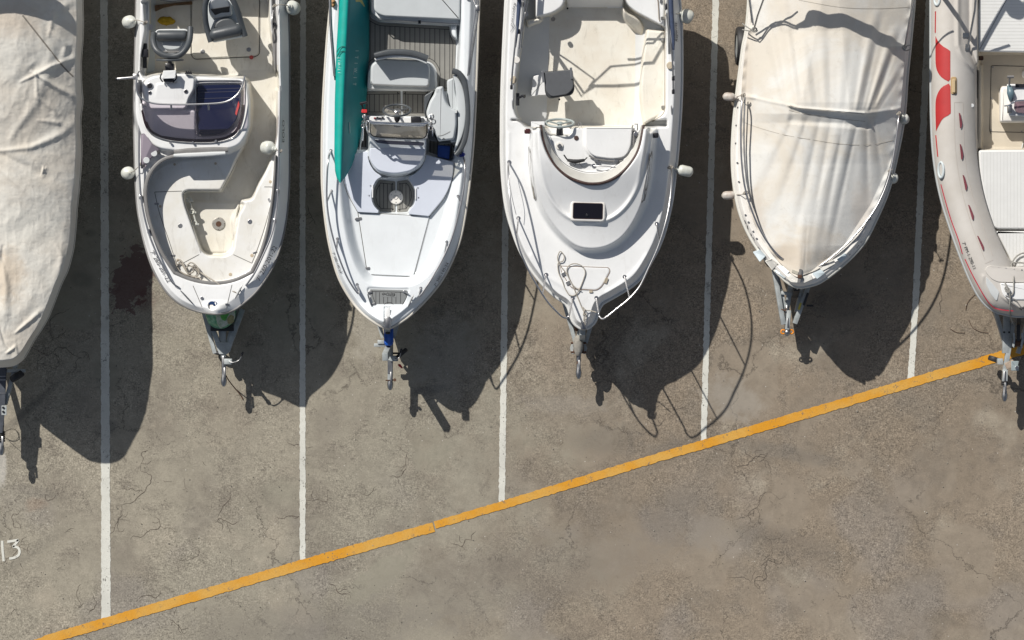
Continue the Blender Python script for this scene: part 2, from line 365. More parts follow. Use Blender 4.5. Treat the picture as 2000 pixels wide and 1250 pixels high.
class Mould:
    """a moulded boat top: a height field that fills the boat's plan outline"""
    def __init__(s, outline, z, nu=190, dy=1.7, open_stern=True):
        o = spl(outline, 8); s.out = o; k = int(np.argmax(o[:, 1])); Lp, Rp = o[:k + 1], o[k:][::-1]
        def mono(q):
            y = np.maximum.accumulate(q[:, 1]); return q[:, 0], y + np.arange(len(y)) * 1e-6
        lx, ly = mono(Lp); rx, ry = mono(Rp); s.y0 = max(ly[0], ry[0]); s.y1 = o[k, 1]
        n = int((s.y1 - s.y0) / dy); t = np.linspace(0, 1, n)
        ys = s.y0 + (s.y1 - s.y0) * t; tail = s.y1 - 14 * (1 - np.linspace(0, 1, 26)[1:]) ** 2
        ys = np.concatenate([ys[ys < s.y1 - 14], tail]); s.ys = ys
        s.xl = np.interp(ys, ly, lx); s.xr = np.interp(ys, ry, rx); s.nu = nu
        s.u = np.linspace(0, 1, nu)
        s.X = s.xl[:, None] + (s.xr - s.xl)[:, None] * s.u[None]; s.Y = np.repeat(ys[:, None], nu, 1)
        s.Z = (z(s.X, s.Y) if callable(z) else np.full(s.X.shape, float(z))); s.mi = np.zeros(s.X.shape, int); s.mats = []
        s.de = seg_dist(s.X, s.Y, o, False)
    def sub(s, p, pad):
        p = np.array(p); x0, y0 = p.min(0) - pad; x1, y1 = p.max(0) + pad
        r = np.where((s.ys >= y0) & (s.ys <= y1))[0]
        if len(r) == 0: return None
        r = slice(r[0], r[-1] + 1); cols = np.where(((s.X[r] >= x0) & (s.X[r] <= x1)).any(0))[0]
        if len(cols) == 0: return None
        return (r, slice(cols[0], cols[-1] + 1))
    def flat(s, p, z, w=3.0, mi=None, off=0.0, add=False, mode=None):
        k = s.sub(p, w + 2)
        if k is None: return
        X, Y = s.X[k], s.Y[k]; d = seg_dist(X, Y, p) - off; t = sstep(.5 - d / w)
        zz = z(X, Y) if callable(z) else z; Z = s.Z[k]
        if mode == 'max': zz = np.maximum(Z, zz)
        if mode == 'min': zz = np.minimum(Z, zz)
        s.Z[k] = Z + zz * t if add else Z * (1 - t) + zz * t
        if mi is not None: s.mi[k] = np.where(d < 0, mi, s.mi[k])
    def ridge(s, p, w, h, closed=False, sharp=False):
        k = s.sub(p, w * 3)
        if k is None: return
        d = seg_dist(s.X[k], s.Y[k], p, False) if not closed else np.abs(seg_dist(s.X[k], s.Y[k], p))
        s.Z[k] += h * (np.exp(-(d / w) ** 2) if not sharp else np.clip(1 - d / w, 0, 1))
    def edge(s, wl, wr, drop, top=2.0):
        wd = wl + (wr - wl) * sstep(s.u[None, :] * 1.6 - .3); t = np.clip(1 - s.de / wd, 0, 1)
        s.Z -= (drop(s.Y) if callable(drop) else drop) * (np.sqrt(t * t + .0004) - .02)
    def blur(s, n=1):
        for _ in range(n):
            Z = s.Z.copy(); Z[1:-1, 1:-1] = (s.Z[1:-1, 1:-1] * 4 + s.Z[:-2, 1:-1] + s.Z[2:, 1:-1] + s.Z[1:-1, :-2] + s.Z[1:-1, 2:]) / 8; s.Z = Z
    def z(s, px, py):
        px = np.atleast_1d(np.asarray(px, float)); py = np.atleast_1d(np.asarray(py, float))
        r = np.clip(np.interp(py, s.ys, np.arange(len(s.ys))), 0, len(s.ys) - 1.001); i = r.astype(int); f = r - i
        def row(i):
            u = np.clip((px - s.xl[i]) / np.maximum(s.xr[i] - s.xl[i], 1e-6), 0, 1) * (s.nu - 1.001); j = u.astype(int); g = u - j
            return s.Z[i, j] * (1 - g) + s.Z[i, j + 1] * g
        return row(i) * (1 - f) + row(i + 1) * f
    def build(s, name, m, parent, mats=None):
        W = PN(s.X, s.Y, s.Z); R, Cn = s.X.shape; idx = np.arange(R * Cn).reshape(R, Cn)
        F = np.stack([idx[:-1, :-1], idx[1:, :-1], idx[1:, 1:], idx[:-1, 1:]], -1).reshape(-1, 4)
        return mesh(name, W.reshape(-1, 3), F, m, parent, True, None, mats=mats or [m], mi=s.mi[:-1, :-1].ravel() if mats else None)
    def outline3(s, dz=0, off=0, step=5):
        """edge polyline port stern -> bow -> starboard stern, world coordinates"""
        L = PN(s.xl, s.ys, s.Z[:, 0] + dz)[::step]; R_ = PN(s.xr, s.ys, s.Z[:, -1] + dz)[::step][::-1]
        return np.concatenate([L, R_])
    def hull(s, name, m, parent, keel=.48, chine=.72, ins=.16, bow_ins=.62, cx=None, transom=True, y_flare=300):
        """topsides, chines and vee bottom under the edge of the top, plus the transom"""
        rows = list(range(0, len(s.ys), 6)) + [len(s.ys) - 2]; rings = []
        for i in rows:
            a = PN(s.xl[i], s.ys[i], s.Z[i, 0]); b = PN(s.xr[i], s.ys[i], s.Z[i, -1]); c = (a + b) / 2
            t = np.clip((s.ys[i] - (s.y1 - y_flare)) / y_flare, 0, 1) ** 2; f = ins + (bow_ins - ins) * t
            kz = keel + (min(a[2], b[2]) - .12 - keel) * np.clip((s.ys[i] - (s.y1 - y_flare * .6)) / (y_flare * .6), 0, 1) ** 2.4
            cz = max(chine + .25 * t, kz + .02); q = []
            for e, sgn in ((a, 1), (b, -1)):
                pts = [e + [0, 0, 0], e * (1 - .25 * f) + c * .25 * f, e * (1 - f) + c * f]
                pts[1][2] = e[2] * .6 + cz * .4; pts[2][2] = cz
                q.append(pts)
            k3 = c.copy(); k3[2] = kz
            rings.append(np.array(q[0] + [k3] + q[1][::-1]))
        return loft(name, rings, m, parent, (transom, False), True, 40, closed=False)
# ------------------------------------------------------------------ ground and its paint
class NG:
    def __init__(s, m): s.n = m.node_tree.nodes; s.l = m.node_tree.links
    def node(s, t, **kw):
        d = s.n.new(t)
        for k, v in kw.items(): setattr(d, k, v)
        return d
    def put(s, sock, v):
        if v is None: return
        if isinstance(v, bpy.types.NodeSocket): s.l.new(v, sock)
        else: sock.default_value = v
    def math(s, op, a, b=None, c=None, clamp=False):
        d = s.node('ShaderNodeMath', operation=op, use_clamp=clamp)
        for i, v in enumerate((a, b, c)): s.put(d.inputs[i], v) if v is not None else None
        return d.outputs[0]
    def rng(s, v, a, b, c=0., d=1., smooth=False):
        r = s.node('ShaderNodeMapRange'); r.interpolation_type = 'SMOOTHSTEP' if smooth else 'LINEAR'
        s.put(r.inputs[0], v); r.inputs[1].default_value = a; r.inputs[2].default_value = b; r.inputs[3].default_value = c; r.inputs[4].default_value = d
        return r.outputs[0]
    def noise(s, vec, scale, det=4, rough=.55, dist=0.):
        t = s.node('ShaderNodeTexNoise'); t.inputs['Scale'].default_value = scale; t.inputs['Detail'].default_value = det
        t.inputs['Roughness'].default_value = rough; t.inputs['Distortion'].default_value = dist; s.put(t.inputs['Vector'], vec); return t
    def vor(s, vec, scale, feat='F1', rnd=1.):
        t = s.node('ShaderNodeTexVoronoi', feature=feat); t.inputs['Scale'].default_value = scale; t.inputs['Randomness'].default_value = rnd
        s.put(t.inputs['Vector'], vec); return t
    def mix(s, f, a, b, bt='MIX'):
        m = s.node('ShaderNodeMix', data_type='RGBA', blend_type=bt); s.put(m.inputs[0], f); s.put(m.inputs[6], a if isinstance(a, bpy.types.NodeSocket) else (*a, 1)); s.put(m.inputs[7], b if isinstance(b, bpy.types.NodeSocket) else (*b, 1)); return m.outputs[2]

def asphalt_nodes(g):
    """weathered concrete-asphalt; returns (colour, height) sockets in world metres"""
    tc = g.node('ShaderNodeNewGeometry').outputs['Position']
    warp = g.noise(tc, 1.3, 4)
    wv = g.node('ShaderNodeVectorMath', operation='MULTIPLY_ADD'); g.l.new(warp.outputs['Color'], wv.inputs[0]); wv.inputs[1].default_value = (.55, .55, 0); g.l.new(tc, wv.inputs[2]); wv = wv.outputs[0]
    sx = g.node('ShaderNodeSeparateXYZ'); g.l.new(tc, sx.inputs[0])
    big = g.noise(tc, .22, 3).outputs[0]; mid = g.noise(tc, .9, 6, .66).outputs[0]; mot = g.noise(wv, 5.5, 5, .7).outputs[0]; m2 = g.noise(wv, 2.6, 6, .72, .4).outputs[0]
    lf = g.rng(g.math('ADD', sx.outputs[0], g.math('MULTIPLY', g.math('SUBTRACT', mid, .5), 7.)), -2.0, 2.2, smooth=True)
    # left bays: olive grey-beige; right: browner
    olive = g.mix(g.rng(big, .35, .62, smooth=True), (.306, .277, .220), (.276, .254, .203)); brown = g.mix(g.rng(big, .40, .65, smooth=True), (.256, .211, .160), (.228, .187, .141))
    col = g.mix(lf, olive, brown)
    col = g.mix(g.rng(mid, .44, .68, 0, .62, True), col, (.190, .166, .135))
    col = g.mix(g.rng(m2, .50, .70, 0, .48, True), col, (.150, .130, .108))
    col = g.mix(g.rng(g.noise(tc, .75, 4, .6).outputs[0], .55, .70, 0, .7, True), col, (.350, .310, .245))
    # smooth cement patches with rounded outlines
    pv = g.vor(wv, .62); pm = g.math('MULTIPLY', g.rng(pv.outputs['Distance'], .36, .41, 1, 0, True), g.rng(g.noise(tc, .35, 2).outputs[0], .46, .52, smooth=True))
    col = g.mix(g.math('MULTIPLY', pm, .8), col, g.mix(lf, (.275, .256, .202), (.262, .220, .170)))
    # bluish coarse wash towards the lower right
    bl = g.math('MULTIPLY', g.rng(g.noise(wv, .45, 3).outputs[0], .50, .60, smooth=True), g.rng(sx.outputs[1], -1.8, -3.2, smooth=True))
    col = g.mix(g.math('MULTIPLY', bl, .4), col, (.245, .222, .200))
    # aggregate grain, soft on the cement patches
    g1 = g.noise(tc, 42, 3, .75).outputs[0]
    rough = g.rng(g.math('ADD', g.math('MULTIPLY', g.noise(tc, .5, 3).outputs[0], .6), g.math('MULTIPLY', m2, .5)), .46, .64, .22, 1.15, True); rough = g.math('MULTIPLY', rough, g.math('SUBTRACT', 1., g.math('MULTIPLY', pm, .8)))
    gr = g.rng(g1, .33, .67, -1, 1); amp = g.math('MULTIPLY', gr, g.math('MULTIPLY', rough, .42)); k = g.math('ADD', 1., amp)
    g3 = g.noise(tc, 17, 4, .7).outputs[0]; k = g.math('MULTIPLY', k, g.math('ADD', 1., g.math('MULTIPLY', g.rng(g3, .38, .62, -1, 1), g.math('MULTIPLY', rough, .17))))
    k = g.math('MULTIPLY', k, g.rng(mot, .3, .7, 1.12, .86))
    mul = g.node('ShaderNodeVectorMath', operation='SCALE'); g.l.new(col, mul.inputs[0]); g.l.new(k, mul.inputs[3]); col = mul.outputs[0]
    # pits and pale stones
    v2 = g.vor(tc, 16); pit = g.rng(v2.outputs['Distance'], .09, .16, 1, 0); sp = g.node('ShaderNodeSeparateColor'); g.l.new(v2.outputs['Color'], sp.inputs[0])
    col = g.mix(g.math('MULTIPLY', g.math('MULTIPLY', pit, g.rng(sp.outputs[0], .80, .84)), .8), col, (.055, .05, .043))
    col = g.mix(g.math('MULTIPLY', g.math('MULTIPLY', pit, g.rng(sp.outputs[1], .93, .95)), .8), col, (.55, .52, .46))
    # cracks: long wandering ones and a few crazed spots
    wz = g.noise(tc, 2.2, 6, .7)
    cv = g.node('ShaderNodeVectorMath', operation='MULTIPLY_ADD'); g.l.new(wz.outputs['Color'], cv.inputs[0]); cv.inputs[1].default_value = (.8, .8, 0); g.l.new(tc, cv.inputs[2])
    cn = g.noise(tc, 30, 2).outputs[0]
    ce = g.vor(cv.outputs[0], .42, 'DISTANCE_TO_EDGE').outputs['Distance']; cm = g.rng(g.math('ADD', ce, g.math('MULTIPLY', g.math('SUBTRACT', cn, .5), .006)), .0015, .0045, 1, 0)
    cm = g.math('MULTIPLY', cm, g.rng(g.noise(tc, .8, 4).outputs[0], .46, .56, smooth=True))
    ce2 = g.vor(cv.outputs[0], 3.4, 'DISTANCE_TO_EDGE').outputs['Distance']; cm2 = g.math('MULTIPLY', g.rng(ce2, .012, .05, 1, 0), g.rng(g.noise(tc, 1.4, 5, .65).outputs[0], .60, .72, smooth=True))
    cm = g.math('MAXIMUM', g.math('MULTIPLY', cm, .8), g.math('MULTIPLY', cm2, .8))
    col = g.mix(g.math('MULTIPLY', cm, .75), col, (.06, .05, .042))
    # individual stains (px, py, rx, ry, degrees, colour, strength)
    for (px, py, rx, ry, a, c, st) in [
        (258, 545, 38, 66, 18, (.115, .070, .066), .82), (283, 585, 24, 26, 0, (.09, .03, .03), .6),
        (185, 365, 12, 26, 0, (.07, .07, .065), .45), (175, 455, 14, 8, 0, (.06, .06, .055), .4), (160, 545, 26, 18, 20, (.06, .058, .055), .45),
        (212, 835, 20, 14, 0, (.08, .08, .075), .7), (70, 960, 60, 12, 10, (.12, .11, .10), .4), (70, 985, 22, 14, 0, (.27, .16, .09), .4),
        (60, 1080, 90, 14, -35, (.13, .12, .105), .35), (55, 800, 110, 9, -42, (.05, .05, .05), .5),
        (1640, 585, 60, 40, 10, (.07, .066, .06), .55), (855, 610, 16, 12, 0, (.06, .06, .055), .5), (720, 640, 28, 70, 8, (.40, .375, .33), .5),
        (870, 700, 70, 90, 0, (.34, .33, .31), .35), (835, 762, 40, 10, -8, (.10, .10, .10), .5), (560, 545, 24, 22, 0, (.07, .066, .06), .4),
        (1430, 780, 62, 42, 20, (.36, .345, .31), .55), (1520, 880, 150, 16, 12, (.15, .14, .125), .5), (1330, 1010, 90, 70, 0, (.17, .15, .125), .4),
        (1400, 1040, 70, 34, 0, (.30, .27, .23), .5), (1530, 1060, 110, 30, 14, (.13, .115, .10), .5), (1100, 800, 150, 60, 0, (.29, .26, .21), .4),
        (1190, 860, 80, 30, 0, (.13, .12, .105), .5), (1310, 880, 60, 24, -20, (.12, .11, .10), .6), (640, 820, 36, 34, 0, (.16, .14, .12), .5),
        (960, 50, 26, 200, 3, (.12, .095, .075), .6), (600, 1230, 300, 60, -4, (.17, .155, .135), .5), (1000, 1130, 320, 80, -12, (.175, .16, .14), .5),
        (1080, 640, 46, 120, 0, (.36, .30, .235), .4), (1480, 60, 40, 90, 0, (.22, .19, .15), .4), (1100, 790, 90, 20, 0, (.33, .30, .26), .5), (2, 912, 12, 44, 0, (.62, .60, .56), .7),
        (440, 800, 60, 80, 0, (.30, .262, .205), .5), (350, 610, 40, 40, 0, (.34, .31, .27), .4), (1922, 702, 9, 8, 0, (.11, .085, .06), .8)]:
        mp = g.node('ShaderNodeMapping', vector_type='TEXTURE'); g.l.new(tc, mp.inputs[0]); q = P(px, py)
        mp.inputs[1].default_value = (q.x, q.y, 0); mp.inputs[2].default_value = (0, 0, rad(-a)); mp.inputs[3].default_value = (rx / S, ry / S, 1)
        ln = g.node('ShaderNodeVectorMath', operation='LENGTH'); g.l.new(mp.outputs[0], ln.inputs[0])
        d = g.math('ADD', ln.outputs['Value'], g.math('MULTIPLY', g.math('SUBTRACT', mot, .5), 2.2))
        crisp = st > .75
        c = tuple(v * (.92 if not crisp and v > .09 else 1) for v in c); col = g.mix(g.math('MULTIPLY', g.rng(d, 1.02 if crisp else 1.25, .92 if crisp else .45, 0, 1, True), st if crisp else st * .62), col, c)
    h = g.math('ADD', g.math('MULTIPLY', g1, g.math('MULTIPLY', rough, .8)), g.math('MULTIPLY', cm, -1.2))
    return col, h, tc, mot, cm, g1

m = bpy.data.materials.new('weathered_asphalt'); m.use_nodes = True; g = NG(m); b = g.n['Principled BSDF']
col, h, *_ = asphalt_nodes(g); g.l.new(col, b.inputs['Base Color']); b.inputs['Roughness'].default_value = .92; b.inputs['Specular IOR Level'].default_value = .25
bp = g.node('ShaderNodeBump'); bp.inputs['Strength'].default_value = .35; bp.inputs['Distance'].default_value = .008; g.l.new(h, bp.inputs['Height']); g.l.new(bp.outputs[0], b.inputs['Normal'])
M_ASPH = m
def paint_mat(name, c, c2, wear):
    m = bpy.data.materials.new(name); m.use_nodes = True; g = NG(m); b = g.n['Principled BSDF']
    tc = g.node('ShaderNodeNewGeometry').outputs['Position']
    n1 = g.noise(tc, 6, 5, .7).outputs[0]; n2 = g.noise(tc, 50, 4, .7).outputs[0]; mid = g.noise(tc, 1.6, 3).outputs[0]
    col = g.mix(g.rng(mid, .35, .65, smooth=True), c, c2); col = g.mix(g.rng(n2, .42, .7, 0, .35), col, tuple(q * .6 for q in c))
    cz = g.noise(tc, 3.2, 5, .65); cv = g.node('ShaderNodeVectorMath', operation='MULTIPLY_ADD'); g.l.new(cz.outputs['Color'], cv.inputs[0]); cv.inputs[1].default_value = (.5, .5, 0); g.l.new(tc, cv.inputs[2])
    cr = g.math('MULTIPLY', g.rng(g.vor(cv.outputs[0], 4.6, 'DISTANCE_TO_EDGE').outputs['Distance'], .006, .022, 1, 0), g.rng(n1, .50, .60))
    v2 = g.vor(tc, 16); sp = g.node('ShaderNodeSeparateColor'); g.l.new(v2.outputs['Color'], sp.inputs[0])
    pit = g.math('MULTIPLY', g.rng(v2.outputs['Distance'], .10, .2, 1, 0), g.rng(sp.outputs[0], .80, .84))
    wn = g.math('ADD', g.math('MULTIPLY', n1, .65), g.math('MULTIPLY', n2, .35)); wr = g.rng(wn, wear, wear + .03)
    f = g.math('MAXIMUM', g.math('MAXIMUM', g.math('MULTIPLY', cr, .8), pit), wr)
    col = g.mix(g.math('MULTIPLY', f, .85), col, (.13, .12, .105))
    g.l.new(col, b.inputs['Base Color']); b.inputs['Roughness'].default_value = .8
    bp = g.node('ShaderNodeBump'); bp.inputs['Strength'].default_value = .3; bp.inputs['Distance'].default_value = .006; g.l.new(n2, bp.inputs['Height']); g.l.new(bp.outputs[0], b.inputs['Normal'])
    return m
M_WPAINT = paint_mat('white_road_paint', (.66, .655, .59), (.56, .555, .50), .60)
M_YPAINT = paint_mat('yellow_road_paint', (.62, .275, .010), (.60, .34, .07), .585)

gv = [(-300, -300, 0), (300, -300, 0), (300, 300, 0), (-300, 300, 0)]
tag(mesh('ground', gv, [(0, 1, 2, 3)], M_ASPH, None, False), None, None, kind='structure')
def painted(name, pts, w0, w1, m, dz):
    """a hand-painted line with slightly ragged edges"""
    pts = np.array(pts, float); L = np.concatenate([[0], np.cumsum(np.linalg.norm(np.diff(pts, axis=0), axis=1))]); n = int(L[-1] / 2)
    t = np.linspace(0, L[-1], n); x = np.interp(t, L, pts[:, 0]); y = np.interp(t, L, pts[:, 1]); ln = np.stack([x, y], -1)
    tg = np.gradient(ln, axis=0); tg /= np.linalg.norm(tg, axis=1)[:, None]; nn = np.stack([-tg[:, 1], tg[:, 0]], -1); wd = np.interp(t, L, np.linspace(w0, w1, len(L)))[:, None]
    sd = RNG.rand() * 50
    ja = (fbm(t * .16 + sd, t * 0 + 3, 4)[:, None] - .5) * 2.8; jb = (fbm(t * .16 + sd, t * 0 + 31, 4)[:, None] - .5) * 2.8
    a = ln + nn * (wd / 2 + ja); b_ = ln - nn * (wd / 2 + jb); V = []; F = []
    for i in range(n): V += [P(a[i][0], a[i][1], dz), P(b_[i][0], b_[i][1], dz)]
    for i in range(n - 1): F.append((2 * i, 2 * i + 2, 2 * i + 3, 2 * i + 1))
    o = mesh(name, [tuple(v) for v in V], F, m, None, False)
    bm = bmesh.new(); bm.from_mesh(o.data)
    for f in bm.faces:
        if f.normal.z < 0: f.normal_flip()
    bm.to_mesh(o.data); bm.free()
    return tag(o, None, None, kind='structure')
for pts, a, c in [([(202, -700), (203, 0), (205, 600), (207, 1219)], 12, 18), ([(592, -700), (592, 0), (591, 400), (591, 600), (591, 1101)], 11, 11),
                  ([(1003, -700), (995, 0), (987, 440), (984, 700), (980, 981)], 12, 12), ([(1412, -700), (1398, 0), (1386, 440), (1374, 865)], 13, 11),
                  ([(1850, -700), (1815, 0), (1801, 300), (1790, 560), (1779, 740)], 14, 12)]:
    painted('white_bay_line', pts, a, c, M_WPAINT, .004)
painted('yellow_boundary_line', [(-700, 1485), (-300, 1378), (0, 1284), (100, 1247), (205, 1216), (400, 1159), (592, 1102), (847, 1029)], 18, 19, M_YPAINT, .008)
painted('yellow_boundary_line', [(849, 1025.5), (980, 987), (1100, 950), (1280, 895), (1370, 869), (1600, 801), (1780, 747), (1950, 697), (2300, 596), (2700, 480)], 15, 20, M_YPAINT, .008)
nums = [np.array([(4, 1056), (5, 1076), (7, 1096)]), spl([(14, 1058), (25, 1056.5), (36, 1054.5)], 3), spl([(36, 1054.5), (31, 1061), (25, 1068)], 3),
        spl([(25, 1068), (34, 1069), (38, 1076), (36, 1084), (28, 1089), (18, 1091)], 5)]
o = strips('bay_number', nums, 4.8, .006, M_WPAINT, None, dz=0); tag(o, None, None, kind='structure')
# loose grit, leaf scraps and a few dark tar specks lying on the asphalt
V = []; F = []
for i in range(520):
    px, py = random.uniform(-40, 2040), random.uniform(-40, 1290); r = random.uniform(.5, 1.5) * (1.6 if random.random() < .06 else 1)
    n = 5; b0 = len(V); a0 = random.random() * 6
    for k in range(n):
        t = a0 + 2 * math.pi * k / n; V.append(tuple(P(px + r * math.cos(t) * random.uniform(.6, 1.3), py + r * math.sin(t) * random.uniform(.6, 1.2), .010 + .002 * (i % 3))))
    V.append(tuple(P(px, py, .016)));
    for k in range(n): F.append((b0 + k, b0 + (k + 1) % n, b0 + n))
tag(mesh('grit', V, F, mat('grit_brown', (.10, .085, .065), .9, var=.9, vscale=1.2, var_col=(.45, .42, .36), vdet=2), None, False), 'scattered grit and leaf scraps lying on the asphalt', 'grit', kind='stuff')
# hairline and branching cracks in the surface
def crack_lines(x, y, a, L, w0, depth, out):
    pts = [(x, y)]; n = int(L / 3.2)
    for k in range(n):
        a += random.gauss(0, .42); x += 3.2 * math.cos(a); y += 3.2 * math.sin(a); pts.append((x, y))
        if depth < 2 and random.random() < .11: crack_lines(x, y, a + random.choice((-1, 1)) * random.uniform(.6, 1.4), L * random.uniform(.2, .5), w0 * .7, depth + 1, out)
    out.append((pts, w0))
R_ = random.Random(5); random.seed(21); cl = []
spots = [(30, 1010, 1.9, 90), (60, 1060, 2.2, 80), (150, 1190, -.7, 60), (235, 985, .2, 120), (240, 1000, 1.2, 70), (300, 1010, -.3, 80), (420, 1020, .3, 60), (640, 960, 2.2, 70), (180, 1160, .4, 50), (270, 1170, -.5, 60), (360, 1090, .6, 50), (110, 965, 2.0, 40), (640, 1140, .3, 50), (950, 112, -.5, 60), (540, 1010, .1, 50),
         (1500, 880, 1.0, 80), (1505, 960, 2.0, 90), (1480, 900, .8, 50), (1530, 1080, .3, 120), (1490, 1040, .9, 80), (1240, 940, 1.8, 40), (800, 880, 2.3, 60), (700, 960, .7, 50), (880, 1060, -.4, 60), (140, 600, 2.4, 120), (170, 700, 2.2, 120), (560, 860, 2.1, 50), (600, 400, 1.4, 50), (1840, 560, 1.2, 60), (330, 1210, .1, 50), (450, 960, 1.4, 60), (760, 930, .3, 40), (1290, 800, .5, 70), (1300, 815, 2.6, 60), (960, 560, .6, 60)]
for (x, y, a, L) in spots: crack_lines(x, y, a, L, random.uniform(.8, 1.7), 0, cl)
for _ in range(20): crack_lines(random.uniform(0, 900), random.uniform(820, 1240), random.uniform(0, 6.28), random.uniform(8, 30), random.uniform(.5, 1.1), 1, cl)
for _ in range(6): crack_lines(random.uniform(600, 2000), random.uniform(300, 1240), random.uniform(0, 6.28), random.uniform(8, 26), random.uniform(.5, 1.0), 1, cl)
M_CRK = mat('crack_dark_brown', (.075, .062, .050), .95, var=.5, vscale=8, var_col=(.17, .14, .11)); V = []; F = []  # cracks are flat ribbons in dark brown
for pts, w0 in cl:
    ln = np.array(pts); n = len(ln)
    if n < 3: continue
    t = np.gradient(ln, axis=0); t /= np.linalg.norm(t, axis=1)[:, None] + 1e-9; nn = np.stack([-t[:, 1], t[:, 0]], -1); b0 = len(V)
    for k in range(n):
        wk = w0 * (1 - abs(2 * k / (n - 1) - 1) ** 3) * random.uniform(.4, 1.3) + .12; V.append(tuple(P(*(ln[k] + nn[k] * wk / 2), .0022))); V.append(tuple(P(*(ln[k] - nn[k] * wk / 2), .0022)))
    for k in range(n - 1): F.append((b0 + 2 * k, b0 + 2 * k + 2, b0 + 2 * k + 3, b0 + 2 * k + 1))
tag(mesh('ground_cracks', V, F, M_CRK, None, False), None, None, kind='structure')
# thin dry twigs near the right-hand boat
for pts, lb in (([(1886, 606), (1890, 590), (1904, 575)], 'thin curved brown twig, the one closest to the inflatable boat'), ([(1892, 625), (1900, 640), (1915, 648), (1930, 650)], 'longer curved brown twig between the inflatable bow and the yellow line'), ([(1856, 642), (1868, 649), (1884, 650)], 'short brown twig farthest left of the three by the inflatable boat')):
    o = tube('dry_twig', [(x, y, .012) for x, y in pts], .0035, M_RUST, None, 4, 5)
    tag(o, lb, 'twig', 'thin twigs on the asphalt')
# ------------------------------------------------------------------ trailers
def wheel(parent, c, r=.29, wd=.17):
    w_ = lathe('wheel', [(-wd * .3, r * .62), (-wd * .5, r * .66), (-wd * .5, r * .93), (-wd * .35, r), (wd * .35, r), (wd * .5, r * .93), (wd * .5, r * .66), (wd * .3, r * .62)], c, (1, 0, 0), M_BLACK, parent, 32)
    rim = lathe('rim', [(-wd * .42, r * .60), (-wd * .42, r * .64), (wd * .42, r * .64), (wd * .42, r * .60), (wd * .2, r * .3), (wd * .28, .05), (-wd * .28, .05), (-wd * .2, r * .3)], c, (1, 0, 0), M_GALV, w_, 28)
def trailer(label, x, y_tip, y_v, half, y_end=-160, z=.42, extra=None, xt=None, tongue_w=.07, cap=True):
    """x,y_tip: coupling tip pixel; y_v where the vee closes; half: px half width of the chassis at y_v-170"""
    t = thing('boat_trailer', label, 'trailer', P(x, (y_tip + y_end) / 2, 0), 'boat trailers under the parked boats')
    zt = z; xc = x if xt is None else xt
    g = [beamg(P(x, y_tip - 52, zt), P(xc, y_v - 60, zt), tongue_w, .07)]
    bevelled('drawbar', g[0], M_GALV, t, .006)
    parts = []
    for s in (-1, 1):
        parts.append(beamg(P(xc + s * 10, y_v, zt - .01), P(xc + s * half, y_v - 175, zt - .02), .055, .08))
        parts.append(beamg(P(xc + s * half, y_v - 172, zt - .02), P(xc + s * half, y_end, zt - .02), .055, .08))
    for yy in (y_v - 175, y_v - 330, y_end + 120, y_end + 20):
        parts.append(beamg(P(xc - half, yy, zt - .03), P(xc + half, yy, zt - .03), .05, .06))
    join_mesh('chassis', parts, M_GALV, t, False)
    # coupling head
    hd = lathe('coupling', [(0, .028), (.02, .036), (.16, .036), (.22, .030), (.30, .033), (.36, .046), (.42, .040), (.455, .018)], P(x, y_tip - 57, zt + .015), (0, -1, 0), M_STEELD, t, 16)
    hnd = bevelled('coupling_handle', beamg(P(x + 2, y_tip - 34, zt + .06), P(x + 2, y_tip - 14, zt + .075), .028, .018), M_STEELD, hd, .004)
    # axle, wheels, mudguards
    ya = y_v - 520; ax = join_mesh('axle', [beamg(P(xc - half - 30, ya, .30), P(xc + half + 30, ya, .30), .06, .06)], M_GALV, t, False)
    for s in (-1, 1): wheel(t, P(xc + s * (half + 44), ya, .29))
    return t
def jockey(t, x, y, z, side=1, tilt=25, col=None):
    """jockey wheel clamp, tube, crank and wheel"""
    c = P(x + 16 * side, y, z)
    bevelled('clamp_plate', boxg(P(x + 9 * side, y, z + .02), .12, .085, .09), M_GALV, t, .008)
    lathe('jockey_tube', [(-.33, .024), (.18, .024), (.19, .030), (.22, .030), (.23, .012)], c, (0, 0, 1), M_GALV, t, 14)
    tube('crank', [tuple(c + Vector((0, 0, .23))), tuple(c + Vector((.05 * side, -.01, .245))), tuple(c + Vector((.13 * side, .02, .24))), tuple(c + Vector((.17 * side, .08, .25)))], .008, M_STEELD, t, 3, 8, world=True)
    lathe('crank_knob', [(0, .012), (.01, .017), (.06, .017), (.07, .01)], c + Vector((.17 * side, .08, .25)), (.3 * side, .8, .1), M_BLACKG, t, 12)
def jwheel(t, a, b, z, r=.10, wd=.055):
    a, b = P(*a, z), P(*b, z); ax = (b - a).normalized(); perp = Vector((-ax.y, ax.x, 0))
    w_ = lathe('jockey_wheel', [(-wd / 2, r * .5), (-wd / 2, r * .9), (-wd * .3, r), (wd * .3, r), (wd / 2, r * .9), (wd / 2, r * .5)], (a + b) / 2, perp, M_BLACK, t, 24)
